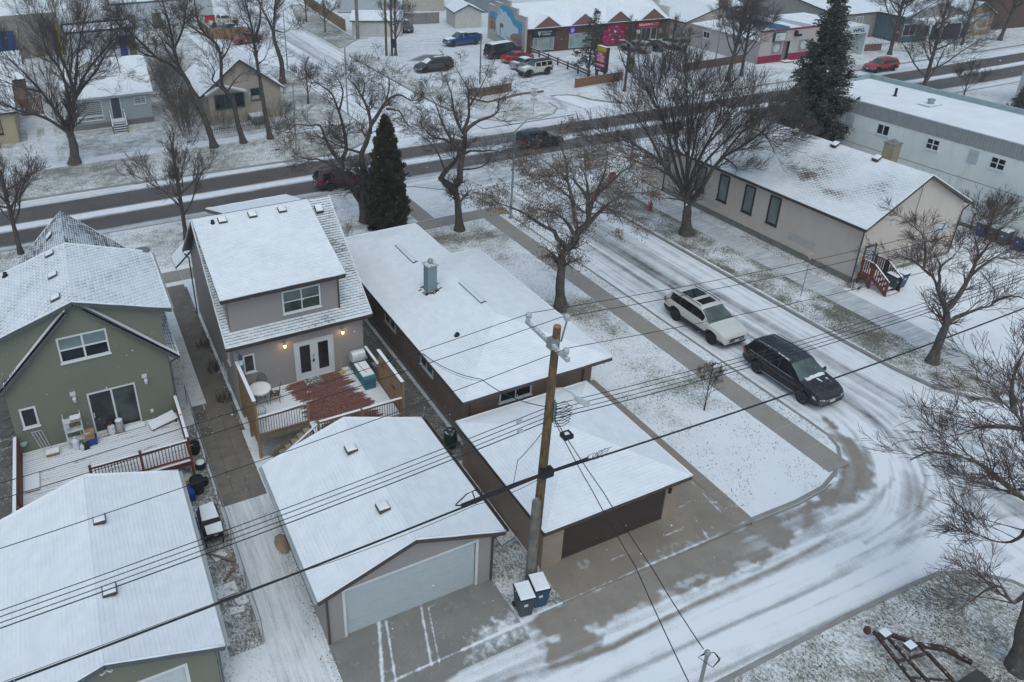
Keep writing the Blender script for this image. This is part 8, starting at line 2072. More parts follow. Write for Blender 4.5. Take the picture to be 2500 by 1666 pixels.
limb_tree('bare_tree','bare tree at the lower right corner reaching into the frame',LIMBS['corner'][1],'fine',M_bark2,M_twigr,seed=6,scale_l=.9)
limb_tree('elm_tree','massive many-limbed bare elm before the pale bungalow',LIMBS['left'][1],'elm',M_bark2,M_twig,seed=7,scale_l=1.25)
limb_tree('bare_tree','tall leaning bare tree right of the pale bungalow',LIMBS['t2'][1],'tall',M_bark,M_twig,seed=8,zmin=3)
limb_tree('bare_tree','tall crooked bare tree before the tan cottage window',LIMBS['t3'][1],'tall',M_bark,M_twig,seed=9,zmin=3)
limb_tree('bare_tree','tall straight bare tree at the right of the tan cottage',LIMBS['t4'][1],'tall',M_bark,M_twig,seed=10,zmin=5)
limb_tree('bare_tree','stout bare tree on the corner lawn across the road',LIMBS['t5'][1],'tall',M_bark,M_twig,seed=11,zmin=4)
for i,(lab,b_,H,sp,nl,st,sd,kw)in enumerate((('small bare tree on the roadside behind the beige house',(6.0,52.2),7.2,2.6,8,'small',21,{}),('small bare tree on the roadside behind the green house',(-4.9,54.9),7.4,2.6,9,'small',22,{}),('slender bare tree at the corner bed by the roadside sign',(59.5,70.4),7.5,2.0,6,'small',23,{}),('bare tree with coloured banner behind the orange-red SUV',(103,69.2),11,4.2,8,'tall',24,{}),('thin bare tree in front of the peach shop',(117.3,68.7),6.5,2,6,'small',25,{}),('dark bare tree at the far right of the shops',(124.8,68.1),11,3.6,8,'tall',26,{'lean':(2,0)}),('wide-forking bare tree between white building and main road',(88.5,54.5),9.5,4.6,6,'tall',27,{'fork':.12}),('bare tree before the pink shop, left of two',(73.2,68.4),10,2.6,7,'tall',28,{'lean':(1.2,0)}),('bare tree before the pink shop, right of two',(76.7,69.6),8.5,2.4,7,'tall',29,{}),('small bare tree on the far boulevard by the cedar fence, farther one',(40.8,132.5),6,2.2,7,'small',30,{}),('small bare tree on the far boulevard by the cedar fence, nearer one',(40.6,122),5,2.2,7,'small',31,{}),('slim sapling on the lawn beside the curved lamp post',(24.9,82.3),4.5,1.2,5,'small',32,{}),('bare tree entwined with the two poles in the lot',(43.7,100.6),8,2.2,7,'small',33,{}),('bare shrubby tree on the snowy verge beyond the white building',(91.2,51.6),3.2,1.4,7,'small',34,{'fork':.08}),('bare tree rising behind the green sign in the shop lot',(71,76),6,1.8,6,'small',35,{}),('bare bush among the bins beside the white building',(55.5,27.2),3.0,1.4,7,'small',36,{'fork':.06}))):
 limb_tree('bare_tree',lab,proc_limbs(b_,H,sp,nl,sd,**kw),st,M_bark,M_twig,seed=sd,zmin=.8)
limb_tree('sapling','thin sapling with a few reddish leaves on the side lawn',proc_limbs((25.2,21.5),2.75,.55,9,41,fork=.22,r0=.03),'sap',M_bark,M_twigr,None,seed=41,zmin=.5,scale_l=.34)
def shrub(label,base,H,spread,n,seed,m,name='shrub',lv=3,r=.014):
 rt.seed(seed);st=dict(wob=.22,up=.05,rmin=.006,lv=lv,n=(5,3),ang=(.3,.8),len=(.35,.6));out=[]
 g=thing(name,label,'shrub',(*base,0),0,'bare shrubs')
 for i in range(n):
  a=rt.uniform(0,6.28);q=spread*math.sqrt(rt.random());p=Vector((base[0]+q*.6*math.cos(a),base[1]+q*.6*math.sin(a),0));t=.55*q/spread
  twig(out,p,Vector((math.cos(a)*t,math.sin(a)*t,1)).normalized(),H*rt.uniform(.6,1),r,1,st)
 tubes([(P,r_)for P,r_,l in out],3,'stems',m,g)
for i in range(9):shrub('dense brown brush of the hedgerow beside the pale bungalow, clump %s from the road'%['first','second','third','fourth','fifth','sixth','seventh','eighth','ninth'][i],(10.6+.22*i,76.6+i*3.7),3.2+.3*(i%3),1.9,60,60+i,M_twigb)
for i,(lab,b_,H,s,n)in enumerate((('low bare shrub under the cottage window',(14.2,77),1.8,1.3,30),('low bare shrub at the cottage steps',(17.2,76.3),1.5,1.0,24),('bare shrub row at the right of the cottage',(20.6,79),2.0,1.8,36),('brush below the curved lamp post',(19.8,74.8),1.6,1.5,30),('brush behind the stout corner tree',(22.6,88),2.2,2.2,40),('bare shrub between beige house and main road',(14.9,49.5),2.0,.9,14),('bare shrub against the bungalow corner',(16.2,47.3),1.2,.7,10),('dead creeper beside the path at the beige house, far end',(4.35,37.5),.5,.5,30),('dead creeper beside the path at the beige house, middle',(4.35,35),.5,.5,34),('dead creeper beside the path at the beige house, near end',(4.35,32.2),.5,.5,34),('dead weeds at the foot of the hall corner',(42.0,26.6),.5,.6,24))):
 shrub(lab,b_,H,s,n,90+i,M_twigr if i>6 else M_twigb,lv=3 if i<7 else 2)
 # ---- conifers
def conifer(name,label,base,H,Rm,seed,m,whorl=.27,nb=11,zs=.6,size=.20,per=9,prof=.85,bend=(0,0)):
 rng=np.random.default_rng(seed);g=thing(name,label,'tree',(*base,0));bx,by=base
 tr=[(np.array([(bx+bend[0]*t*t,by+bend[1]*t*t,H*t)for t in np.linspace(0,1,9)]),np.linspace(H*.018,.015,9))];br=[];C=[];D=[]
 z=zs
 while z<H-.1:
  f=1-z/H;Rr=Rm*f**prof;k=max(4,int(nb*(.45+.55*f)))
  for a in rng.uniform(0,6.283)+np.arange(k)*6.283/k+rng.uniform(-.25,.25,k):
   L=Rr*rng.uniform(.45,1.22)+.12;dr=rng.uniform(.05,.32);ox,oy=bx+bend[0]*(z/H)**2,by+bend[1]*(z/H)**2
   ts=np.linspace(0,1,6);P=np.stack([ox+np.cos(a)*L*ts,oy+np.sin(a)*L*ts,z+rng.uniform(-.1,.1)+L*(.10*ts-dr*ts**2+.12*ts**4)],1)
   br.append((P,np.linspace(.02+.012*L,.006,6)))
   n=max(3,int(per*L/1.2));t=rng.uniform(.15,1.0,n)**.8;i=np.clip((t*5).astype(int),0,4);c=P[i]+(P[i+1]-P[i])*(t*5-i)[:,None]
   sd=np.stack([-np.sin(a)*np.ones(n),np.cos(a)*np.ones(n),np.zeros(n)],1)*rng.choice([-1,1],(n,1));out=np.array([np.cos(a),np.sin(a),0])
   d=sd*rng.uniform(.2,1,(n,1))+out*rng.uniform(.4,1,(n,1))+np.array([0,0,1])*rng.uniform(-.45,.12,(n,1));C.append(c);D.append(d*(.5+.6*(1-t[:,None])))
  z+=whorl*(.6+.6*f)
 C=np.concatenate(C);D=np.concatenate(D);n=len(C)
 tubes(tr,8,'trunk',M_bark,g);tubes(br,4,'branches',M_bark,g)
 V_=[]
 for k in range(7):
  d=D+rng.normal(0,.28,(n,3));d/=np.linalg.norm(d,axis=1,keepdims=True);s=np.cross(d,rng.normal(0,1,(n,3)));s/=np.linalg.norm(s,axis=1,keepdims=True)
  L=size*rng.uniform(.7,1.5,(n,1));o=C+rng.normal(0,size*.45,(n,3));w=L*.17
  V_.append(np.stack([o-s*w*.5,o+d*L*.5-s*w,o+d*L,o+d*L*.5+s*w],1).reshape(-1,3))
 V_=np.concatenate(V_);np_mesh(V_,np.arange(len(V_)).reshape(-1,4),'crown',m,g)
 return g
def mat_needle(name,a,c,snow=.5):
 t=NT(name);n=t.noise(t.pos(),2.2,4);col=t.mix(t.ramp(n,.3,.7),a,c)
 nz=t.n('SeparateXYZ');t.l(t.n('NewGeometry').outputs['Normal'],nz.inputs[0])
 col=t.mix(t.math('MULTIPLY',t.ramp(t.math('ABSOLUTE',nz.outputs[2]),.7,.95),t.ramp(t.noise(t.pos(),7,3),.58-.1*snow,.70,0,snow)),col,(.62,.66,.70));t.color(col);t.rough(.85);return t.m
M_spruce=mat_needle('spruce_needles',(.03,.038,.03),(.095,.10,.082),.5);M_cedar_l=mat_needle('cedar_scales',(.022,.024,.013),(.085,.078,.042),.75)
conifer('spruce_tree','tall dark spruce behind the tan hall',(55.9,42.6),15.0,3.8,51,M_spruce,whorl=.36,per=12,nb=12,size=.27)
conifer('spruce_tree','sparse crooked spruce before the brick shops',(59.8,77.8),8.1,2.5,52,M_spruce,whorl=.42,nb=8,zs=1.6,size=.21,per=9,bend=(.5,0))
conifer('spruce_tree','little spruce beside the red-framed shop at the right edge',(91.4,45.9),2.2,1.0,53,M_spruce,whorl=.2,nb=8,zs=.15,size=.2)
def cedar():
 rng=np.random.default_rng(8);bx,by,H=19.75,47.5,8.45
 g=thing('cedar_tree','dense dark columnar cedar between beige house and bungalow','tree',(bx,by,0))
 tubes([(np.array([(bx,by,z)for z in np.linspace(0,H,6)]),np.linspace(.16,.02,6))],8,'trunk',M_bark,g)
 n=15000;z=H*(1-rng.random(n)**.62);f=z/H;Rr=1.26*(1-f**1.9)**.75*(.86+.14*np.minimum(1,f*8));a=rng.uniform(0,6.283,n)
 lump=1+.17*np.sin(a*5+z*2.1)+.15*np.sin(a*9-z*4.3)+.13*np.sin(z*7+a*2)
 q=Rr*lump*np.sqrt(rng.uniform(.45,1,n));C=np.stack([bx+q*np.cos(a),by+q*np.sin(a),z],1)
 D=np.stack([np.cos(a)*.5,np.sin(a)*.5,np.ones(n)*.9],1);V_=[]
 for k in range(4):
  d=D+rng.normal(0,.35,(n,3));d/=np.linalg.norm(d,axis=1,keepdims=True);s=np.cross(d,rng.normal(0,1,(n,3)));s/=np.linalg.norm(s,axis=1,keepdims=True);L=.17*rng.uniform(.6,1.5,(n,1));w=L*.28;o=C+rng.normal(0,.06,(n,3))
  V_.append(np.stack([o,o+d*L*.5-s*w,o+d*L,o+d*L*.5+s*w],1).reshape(-1,3))
 V_=np.concatenate(V_);np_mesh(V_,np.arange(len(V_)).reshape(-1,4),'crown',M_cedar_l,g)
cedar()
# === POLES, WIRES, SIGNS
M_pole=mat_bark('pole_wood',(.085,.052,.028),(.20,.13,.07));M_poleg=mat_bark('pole_grey',(.13,.12,.11),(.25,.225,.20));M_wire=mat('wire_black',(.02,.022,.026),.6)
M_porc=mat('insulator',(.42,.46,.48),.3);M_arm=mat('arm_grey',(.42,.44,.44),.8,snow=.4);M_lampm=mat('lamp_steel',(.33,.36,.37),.45,.5,var=.15)
def utility_pole():
 g=thing('utility_pole','tall brown wooden utility pole with crossarm between the two garages','pole',(12.28,16.63,0))
 P=lambda z,x=0,y=0:Vector((12.28+x,16.63-.024*z+y,z))
 tubes([(np.array([tuple(P(z))for z in np.linspace(0,11.15,14)]),np.linspace(.18,.12,14))],14,'shaft',M_pole,g)
 b=MB();b.lathe(P(11.15),[(.12,0),(.11,.02),(.01,.03)],14);b.build('pole_top',mat('cut_wood',(.3,.2,.12),.9),g)
 b=MB();b.beam((12.1,17.75,10.62),(12.1,15.45,10.52),.11,.13);b.build('crossarm',M_arm,g)
 b=MB();b.box(12.02,16.25,10.4,12.3,16.5,10.75);b.build('arm_bracket',M_steel,g)
 for x,y,z in((12.1,17.65,10.68),(12.1,15.6,10.58),(12.45,16.15,11.35)):
  b=MB();b.lathe((x,y,z),[(.02,0),(.02,.08),(.09,.10),(.10,.15),(.06,.17),(.10,.19),(.09,.26),(.05,.30)],12);b.build('insulator',M_porc,g)
 b=MB();b.tube([(12.42,16.3,10.6),(12.45,16.15,11.4)],.03,6);b.build('top_pin',M_steel,g)
 for z in(8.1,7.9,7.7,7.52):
  b=MB();b.lathe((12.50,16.42,z),[(.05,-.06),(.07,-.05),(.045,0),(.07,.05),(.05,.06)],10);b.build('spool',mat('spool_green',(.12,.22,.2),.3),g)
 b=MB();b.box(12.44,16.38,7.4,12.48,16.46,8.3);b.build('rack',M_steel,g)
 b=MB();b.tube([(12.4,16.35,8.8),(12.55,16.2,8.88),(12.75,16.0,8.78),(12.9,15.85,8.6)],.03,7);b.build('lamp_arm',M_porc,g)
 b=MB();b.add([tuple(Vector((12.9,15.85,8.55))+Vector((x,y,z)))for x,y,z in((-.08,.1,-.06),(.1,.12,-.06),(.34,-.28,-.14),(.16,-.32,-.14),(-.04,.08,.06),(.06,.1,.06),(.3,-.24,-.02),(.2,-.27,-.02))],[(3,2,1,0),(4,5,6,7),(0,1,5,4),(1,2,6,5),(2,3,7,6),(3,0,4,7)]);b.build('lamp_head',M_porc,g)
 b=MB();b.tube([P(9,.15),P(6.8,.17),P(3,.18),P(.2,.19)],.02,6);b.build('conduit',M_lampm,g)
 b=MB();b.box(12.05,16.15,5.3,12.5,16.4,5.6);b.build('cable_clamp',M_black,g)
 rt.seed(5)
 for i in range(7):
  z=7.45+.12*i;b=MB();b.tube([P(z,.2,-.1),P(z+.12,.45,-.2),P(z-.05,.6+.15*rt.random(),-.25),P(z-.25,.5,-.15),P(z-.2,.2,-.1)],.012,4);b.build('jumper_loop',M_wire,g)
utility_pole()
b=MB();b.tube([(12.03,16.38,0),(12.03,16.34,4.2)],[.19,.16],12);b.tube([(12.03,16.34,4.2),(12.06,16.34,4.32)],[.15,.09],7);o=b.build('pole_stub',M_poleg,loc=(12.03,16.38,0));tag(o,'weathered grey cut-off pole stub leaning against the utility pole','pole')
def wire(label,pts,r,name='overhead_wire',sag=0,seg=14,cat='wire',grp='overhead wires'):
 P=[]
 for a,c in zip(pts[:-1],pts[1:]):
  a,c=Vector(a),Vector(c)
  for i in range(seg):
   t=i/seg;p=a.lerp(c,t);p.z-=sag*4*t*(1-t);P.append(p)
 P.append(Vector(pts[-1]));b=MB();b.tube(P,r,5);o=b.build(name,M_wire,loc=tuple(pts[0]));return tag(o,label,cat,grp)
for y,z,yo,lab in((17.65,10.95,17.7,'thin high wire from the far end of the crossarm'),(16.15,11.6,16.4,'thin high wire over the pole top'),(15.6,10.85,15.3,'thin high wire from the near end of the crossarm')):
 wire(lab,[(-28,yo,z-.3),(12.2,y,z),(52,yo,z-.8)],.011,sag=.85)
for i,z in enumerate((8.1,7.9,7.7,7.52)):wire('%s of the four parallel black wires below the street lamp'%['topmost','second','third','lowest'][i],[(-28,16.6,z-.5),(12.5,16.42,z),(52,16.5,z-.1)],.013+.004*(i==3),sag=.85)
wire('thick black cable bundle strapped across the utility pole',[(-28,16.4,5.0),(12.3,16.2,5.48),(52,16.4,5.6)],.035,'overhead_cable',sag=.55)
wire('thin support wire slung below the thick cable on the left',[(-28,16.3,4.85),(3,16.4,4.85),(9.6,16.3,5.1),(12.3,16.2,5.45)],.009,sag=.15)
wire('twisted service wire from the pole to the bungalow eave',[(12.35,16.4,8.05),(12.6,21.28,5.88),(12.95,27.36,3.3)],.016,sag=.25)
wire('service wire from the pole to the brown garage eave',[(12.45,16.4,7.6),(12.0,17.6,5.0),(12.65,18.8,2.4)],.012,sag=.1)
wire('left of two black cables running from the pole to the alley mast',[(12.5,16.35,7.45),(12.74,14.45,6.0),(12.78,12.28,4.95),(12.2,9.2,4.0),(11.5,6.5,3.6)],.016,sag=.05)
wire('right of two black cables running from the pole to the alley mast',[(12.55,16.35,7.45),(12.95,14.2,6.1),(13.1,11.9,5.05),(13.0,9.6,4.4)],.016,sag=.05)
wire('slender wire crossing the bungalow yard near the deck',[(11.3,30.5,3.9),(12.8,27.0,3.5),(12.6,21.3,5.8)],.008,sag=.3)
def cable_bits():
 t=thing('cable_slack_loop','teardrop loop of slack black cable left of the utility pole','cable loop',(9.4,16.4,5.3))
 b=MB();b.tube([(8.9,16.38,5.33),(9.3,16.38,5.62),(9.6,16.38,5.66),(9.85,16.38,5.5),(9.85,16.38,5.25),(9.65,16.38,5.08),(9.3,16.38,5.12),(8.9,16.38,5.30)],.022,6);b.build('loop',M_wire,t)
 b=MB();b.beam((9.5,16.38,5.65),(9.66,16.38,5.1),.04,.03);b.build('strut',M_black,t)
 t=thing('splice_box','small black splice box hanging right of the utility pole','cable box',(13.0,16.4,6.75))
 b=MB();b.box(12.85,16.2,6.62,13.2,16.5,6.78);b.build('housing',M_black,t);b=MB();b.box(12.93,16.28,6.781,13.1,16.42,6.79);b.build('snow_cap',M_snowcap,t)
 rt.seed(9);t=thing('cable_tangle','tangle of loose wires on the thick cable right of the pole','cables',(14.3,16.35,5.5))
 for i in range(9):
  x=14.0+.09*i;b=MB();b.tube([(x,16.33,5.5),(x+rt.uniform(-.2,.2),16.3,5.5+rt.uniform(-.35,.2)),(x+rt.uniform(0,.4),16.33,5.45+rt.uniform(-.3,.1)),(x+.3,16.33,5.5)],.009,4);b.build('loose_wire',M_wire,t)
 for x,z in((11.2,7.82),(11.25,7.42)):
  b=MB();b.lathe((x,16.46,z),[(.03,-.1),(.06,-.09),(.06,.09),(.03,.1)],8,'x');o=b.build('wire_splice',M_porc,loc=(x,16.46,z));tag(o,'grey splice weight on a %s black wire left of the pole'%('second'if z>7.6 else 'lowest'),'splice')
 b=MB();b.tube([(9.0,16.2,5.42),(11.0,16.2,5.5),(13.9,16.2,5.52)],[.05,.06,.04],6);o=b.build('cable_sleeve',M_black,loc=(12,16.2,5.5));tag(o,'black sleeve wrapped round the thick cable at the pole','sleeve')
cable_bits()
def mast():
 t=thing('service_mast','thin grey service mast with coiled wires at the bottom edge','mast',(12.97,9.43,0))
 b=MB();b.tube([(12.97,9.43,0),(12.97,9.43,4.5)],.05,10);b.build('tube',M_lampm,t);b=MB();b.lathe((12.97,9.43,4.4),[(.07,0),(.09,.08),(.05,.16),(.01,.18)],10);b.build('weather_head',M_lampm,t)
 for i in range(3):b=MB();b.tube([(12.97,9.5,4.4-.04*i),(12.8,9.55,4.25),(13.0,9.2,4.15),(13.35,9.3,4.2-.05*i),(13.2,9.4,4.4),(13.0,9.45,4.42)],.012,4);b.build('wire_coil',M_wire,t)
mast()
def street_light(label,pts,head,r=.09,m=None):
 t=thing('street_light',label,'street light',(pts[0][0],pts[0][1],0),0,'street lights')
 P=[(p[0],p[1],max(0,p[2]))for p in pts]
 b=MB();n=len(P);b.tube(P,[r*(1-.6*i/(n-1))for i in range(n)],8);b.build('post',m or M_lampm,t)
 if head:
  h=Vector(P[-1]);d=(h-Vector(P[-2]));d.z=0;d.normalize();b=MB();b.beam(h-d*.05,h+d*.55,.22,.1);b.build('lamp_head',M_porc,t)
 b=MB();b.box(P[0][0]-.15,P[0][1]-.15,0,P[0][0]+.15,P[0][1]+.15,.08);b.build('base_plate',M_lampm,t)
street_light('galvanised street light on the corner by the brown-leaved tree',[(28.76,45.14,0),(28.76,45.14,6.75),(29.6,44.9,7.6),(30.6,44.6,7.85)],True)
street_light('galvanised street light beside the far intersection',[(27.4,76.3,0),(27.4,76.3,7.14),(28.5,75.9,7.85),(29.2,75.7,8.0)],True)
street_light('plain steel street light at the far corner of the parked-car lot',[(27.66,99.7,0),(27.66,99.7,7.5),(28.6,99.4,8.1)],True)
street_light('curved grey lamp post on the boulevard before the tan cottage',[(18.5,66.1,0),(18.63,66.06,5.45),(18.66,66.05,6.33),(18.85,66,6.97),(19.3,65.9,7.15)],False,.08)
street_light('curved lamp post arching over the planting bed by the roadside sign',[(60,68.3,0),(59.8,68.47,2.5),(59.5,68.73,4.2),(59.1,69.06,5.2),(58.75,69.4,5.7),(58.2,69.8,6.1)],True)
street_light('leaning steel lamp post in front of the pink shop',[(79.5,76.8,0),(79.52,76.78,3.7),(79.66,76.63,5.74),(79.95,76.33,6.3),(80.6,75.7,6.9)],True)
street_light('thin steel lamp post beyond the tan hall',[(43.3,49.4,0),(43.3,49.4,6.5),(43.6,50.4,7.2),(43.8,51,7.3)],True,.08)
for lab,x,y,h_,r,m in(('thick grey timber pole in front of the white stucco garage',43.26,114.2,15,.28,M_poleg),('olive-brown utility pole in the snowy lot, left of the pair',42.42,100.9,15,.17,M_pole),('dark utility pole in the snowy lot, right of the pair',43.15,100.6,15,.16,M_bark),('grey post standing in the corner planting bed',46.3,81.1,6.0,.10,M_poleg),('steel pole right of the curved lamp post with green banner',60.65,70.7,6.3,.09,M_lampm)):
 b=MB();b.tube([(x,y,0),(x-.12*(h_>10),y,h_)],[r,r*.75],10);o=b.build('utility_pole',m,loc=(x,y,0));tag(o,lab,'pole')
b=MB();b.box(43.0,100.1,1.2,43.4,100.4,2.4);o=b.build('meter_box',M_black,loc=(43.2,100.3,1.2));tag(o,'dark box mounted low on the pole in the lot','box')
def banner(label,x,y,z0,z1,c1,c2,w=.6):
 t=thing('street_banner',label,'banner',(x,y,z0));d=Vector((.75,-.66,0))
 b=MB();b.slab([Vector((x,y,z0)),Vector((x,y,z0))+d*w,Vector((x,y,z1))+d*w,Vector((x,y,z1))],.02);b.build('cloth',mat('banner%s'%label[:6],c1,.8,var=.3),t)
 b=MB();p=Vector((x,y,(z0+z1)/2))+d*w*.5-Vector((.66,.75,0))*.015;b.slab([p+d*-.2-Z1*.2,p+d*.2-Z1*.1,p+d*.2+Z1*.15,p+d*-.2+Z1*.05],.01);b.build('print',mat('bprint%s'%label[:6],c2,.8),t)
banner('green street banner on the steel pole by the roadside sign',60.1,71.0,2.0,3.7,(.035,.16,.04),(.55,.6,.55));banner('maroon and yellow street banner on the tree-side pole',102.8,69.2,1.9,4.1,(.13,.02,.035),(.6,.38,.03))
def pylon():
 t=thing('pylon_sign','tall red and yellow two-post roadside sign before the brick shops','sign',(59.9,75.5,0))
 sw=mat('sign_white',None);y0,y1,x=74.6,76.45,59.7
 for y in(74.75,76.3):b=MB();b.box(59.75,y-.12,0,60.05,y+.12,1.25);b.build('post',mat('sign_brown',(.10,.05,.04),.7),t)
 b=MB();b.box(x,y0,1.2,x+.5,y1,4.2);bx=b.build('cabinet',mat('sign_cab',(.03,.03,.04),.5,snow=.9),t)
 for z0,z1,c in((3.62,4.17,(.45,.36,.02)),(2.32,3.60,(.42,.02,.03)),(1.72,2.30,(.36,.02,.10)),(1.23,1.70,(.02,.03,.05))):
  b=MB();b.box(x-.015,y0+.04,z0,x-.001,y1-.04,z1);b.build('sign_face',mat('face%d'%int(z0*10),c,.45),bx)
 for s,z,h,f in(('PIZZA',3.22,.34,1.0),('HOTLINE',2.92,.30,1.3),('222-2222',2.62,.28,1.3),('DELIVERY',2.42,.16,1.4),('POPEYES',1.92,.24,1.5),('FIELD LAW',1.4,.2,.9)):text_mesh('lettering',s,h,sw,bx,(x-.017,y1-.22 if f<1.45 else y1-.12,z),-Y1,Z1,.003,fit=f,bold=.008)
pylon()
def road_sign(name,label,x,y,h,shape,U,N,m,txt=None,r=.36):
 t=thing(name,label,'sign',(x,y,0));U,N=Vector(U),Vector(N)
 b=MB();b.tube([(x,y,0),(x+.04,y,h)],.03,6);b.build('post',M_lampm,t)
 n,a0=shape;c=Vector((x,y,h-r))+N*.04
 b=MB();b.slab([c+U*(r*math.cos(a0+i*2*math.pi/n))+Z1*(r*math.sin(a0+i*2*math.pi/n))for i in range(n)],.015);p=b.build('sign_plate',m,t)
 if txt:text_mesh('lettering',txt,.24,M_white,t,c+N*.02-Z1*.09,U,Z1,.003,'CENTER',fit=r*1.35)
 return t,p,c
s_red=mat('sign_stop',(.36,.015,.025),.5)
road_sign('stop_sign','red octagonal stop sign near the hall and hydrant',37.75,45.0,2.25,(8,math.pi/8),X1,-Y1,s_red,'STOP',.38)
t_,p_,c_=road_sign('stop_sign','grey back of an octagonal sign with street name blades on the island',44.74,66.93,2.75,(8,math.pi/8),(.83,-.55,0),(-.55,-.83,0),M_porc,None,.38)
for z,d in((2.86,(.83,-.55,0)),(1.75,(.83,-.55,0))):b=MB();b.beam(Vector((44.74,66.9,z))-Vector(d)*.35,Vector((44.74,66.9,z))+Vector(d)*.35,.02,.16 if z>2 else .3);b.build('name_blade',M_porc,t_)
t_,p_,c_=road_sign('parking_sign','white no-parking sign on a thin post on the grass by the hall',38.43,27.42,2.95,(16,0),X1,-Y1,M_white,None,.2)
b=MB();b.tube([tuple(c_-Y1*.01+X1*(.14*math.cos(a))+Z1*(.14*math.sin(a)))for a in np.linspace(0,6.28,17)],.018,4);b.build('red_ring',s_red,t_)
text_mesh('lettering','P',.2,mat('ink_black',(.02,.02,.02),.5),t_,c_-Y1*.012-Z1*.07-X1*.06,X1,Z1,.002)
road_sign('warning_sign','pale diamond-shaped road sign before the peach shop',115.5,66.4,3.2,(4,0),(.8,-.6,0),(-.6,-.8,0),M_porc,None,.5)
def hydrant():
 t=thing('fire_hydrant','red fire hydrant on the grass strip near the hall','hydrant',(38.98,41.7,0));m=mat('hydrant_red',(.30,.02,.035),.5,snow=.4)
 b=MB();b.lathe((38.98,41.7,0),[(.17,0),(.17,.05),(.11,.07),(.11,.5),(.15,.52),(.15,.56),(.12,.62),(.06,.72),(.04,.8)],14);b.build('barrel',m,t)
 for s in(-1,1):b=MB();b.lathe((38.98+(.08 if s>0 else-.2),41.7,.42),[(.07,0),(.07,.12)],10,'x');b.build('outlet',m,t)
 b=MB();b.tube([(38.95,41.75,.7),(38.9,41.8,2.2)],.012,5);b.build('marker_rod',mat('rod_orange',(.4,.3,.2),.6),t)
hydrant()
b=MB();rt.seed(2)
for i in range(60):x,y=28.6+rt.gauss(0,.35),46.5+rt.gauss(0,.28);b.add([(x,y,.03),(x+.12,y+.03,.035),(x+.1,y+.13,.03),(x-.02,y+.1,.04)],[(0,1,2,3)])
o=b.build('fallen_leaves',mat('leaf_ochre',(.42,.26,.06),.9,var=.3),kind='stuff',loc=(28.6,46.5,0));tag(o,'patch of ochre yellow leaves at the foot of the corner street light','leaves')
def trailer():
 t=thing('trailer_frame','rusty dark trailer frame lying on the grass at the lower right','trailer',(21.4,8.4,0));m=mat('rusty_steel',(.06,.035,.032),.8,var=.4,snow=.3)
 for a,c,w in(((21.25,9.65,.5),(20.75,7.6,.4),.1),((21.5,9.5,.5),(21.2,7.4,.4),.09),((21.45,9.5,.55),(22.2,8.7,.45),.12),((22.2,8.7,.45),(22.0,7.4,.4),.1),((22.2,8.7,.45),(22.9,8.3,.35),.14),((22.9,8.3,.35),(23.2,7.6,.35),.14),((21.0,8.6,.45),(22.1,8.4,.45),.07),((20.85,8.1,.42),(21.9,7.5,.4),.06)):b=MB();b.beam(a,c,w,w);b.build('beam',m,t)
 for x,y,rz in((21.42,9.4,.4),(21.75,8.75,.5)):b=MB();b.box(x-.17,y-.13,.5,x+.17,y+.13,.66);b.build('box',mat('tbox',(.1,.08,.08),.7,snow=.95),t)
 b=MB();b.lathe((21.05,9.75,.45),[(.1,0),(.12,.1),(.06,.25)],8);b.build('jack',mat('rust_red',(.09,.04,.035),.8),t)
 b=MB();b.add([(22.3,7.5,0),(23.3,7.5,0),(23.3,6.8,0),(22.3,6.8,0),(22.8,7.3,.7),(22.8,6.8,.7)],[(0,1,4),(1,2,5,4),(3,0,4,5)]);b.build('cover',mat('tarp_dark',(.06,.065,.06),.7),t)
trailer()
b=MB();b.tube([(7.2,75.6,.3),(8.1,75.0,.05),(9.0,77.5,.1),(8.9,81,.5)],.03,5);o=b.build('garden_hose',M_black,loc=(8,77,0));tag(o,'dark pipe lying on the lawn right of the pale bungalow','pipe')
t_=thing('garden_fence','low wrought iron garden fence before the tan cottage','fence',(15.5,75.6,0))
for i in range(34):place_box('picket',t_,M_dkframe,12.6+i*.17,75.6,0,12.63+i*.17,75.63,.7+.1*(i%2))
b=MB();b.box(12.6,75.6,.55,18.3,75.62,.59);b.build('rail',M_dkframe,t_)
# === LOOSE STUFF: tufts, litter, falling snow
def scatter(name,label,cat,regions,n,size,m,upright=True,seed=1):
 rng=np.random.default_rng(seed);C=[]
 area=[abs((r[2]-r[0])*(r[3]-r[1]))*r[4]for r in regions];tot=sum(area)
 for r,a in zip(regions,area):
  k=int(n*a/tot);q=np.stack([rng.uniform(r[0],r[2],k*2),rng.uniform(r[1],r[3],k*2),np.full(k*2,r[5]if len(r)>5 else .0)],1)
  f=np.sin(q[:,0]*1.7+2*np.sin(q[:,1]*.9))*np.sin(q[:,1]*1.3+1.5*np.sin(q[:,0]*.7))+rng.normal(0,.5,k*2);C.append(q[np.argsort(-f)[:k]])
 C=np.concatenate(C);n=len(C);a=rng.uniform(0,6.283,n);L=size*rng.uniform(.5,1.5,(n,1))
 s=np.stack([np.cos(a),np.sin(a),np.zeros(n)],1)
 d=np.stack([rng.normal(0,.5,n),rng.normal(0,.5,n),np.ones(n)],1)if upright else np.stack([-np.sin(a),np.cos(a),rng.uniform(.0,.5,n)],1)
 w=L*(.22 if upright else .45)
 V_=np.stack([C-s*w,C+s*w,C+s*w*.6+d*L,C-s*w*.3+d*L*.9],1).reshape(-1,3)
 r_=bpy.data.objects.new('tmp',None);WL['tmp']=(0,0,0)
 o=np_mesh(V_,np.arange(n*4).reshape(-1,4),name,m,r_);o.parent=None;bpy.data.objects.remove(r_)
 tag(o,label,cat,kind='stuff')
M_blade=mat('grass_blade',(.13,.125,.07),.95,var=.45,vscale=1.5);M_litter=mat('leaf_litter',(.085,.055,.042),.95,var=.5,vscale=2)
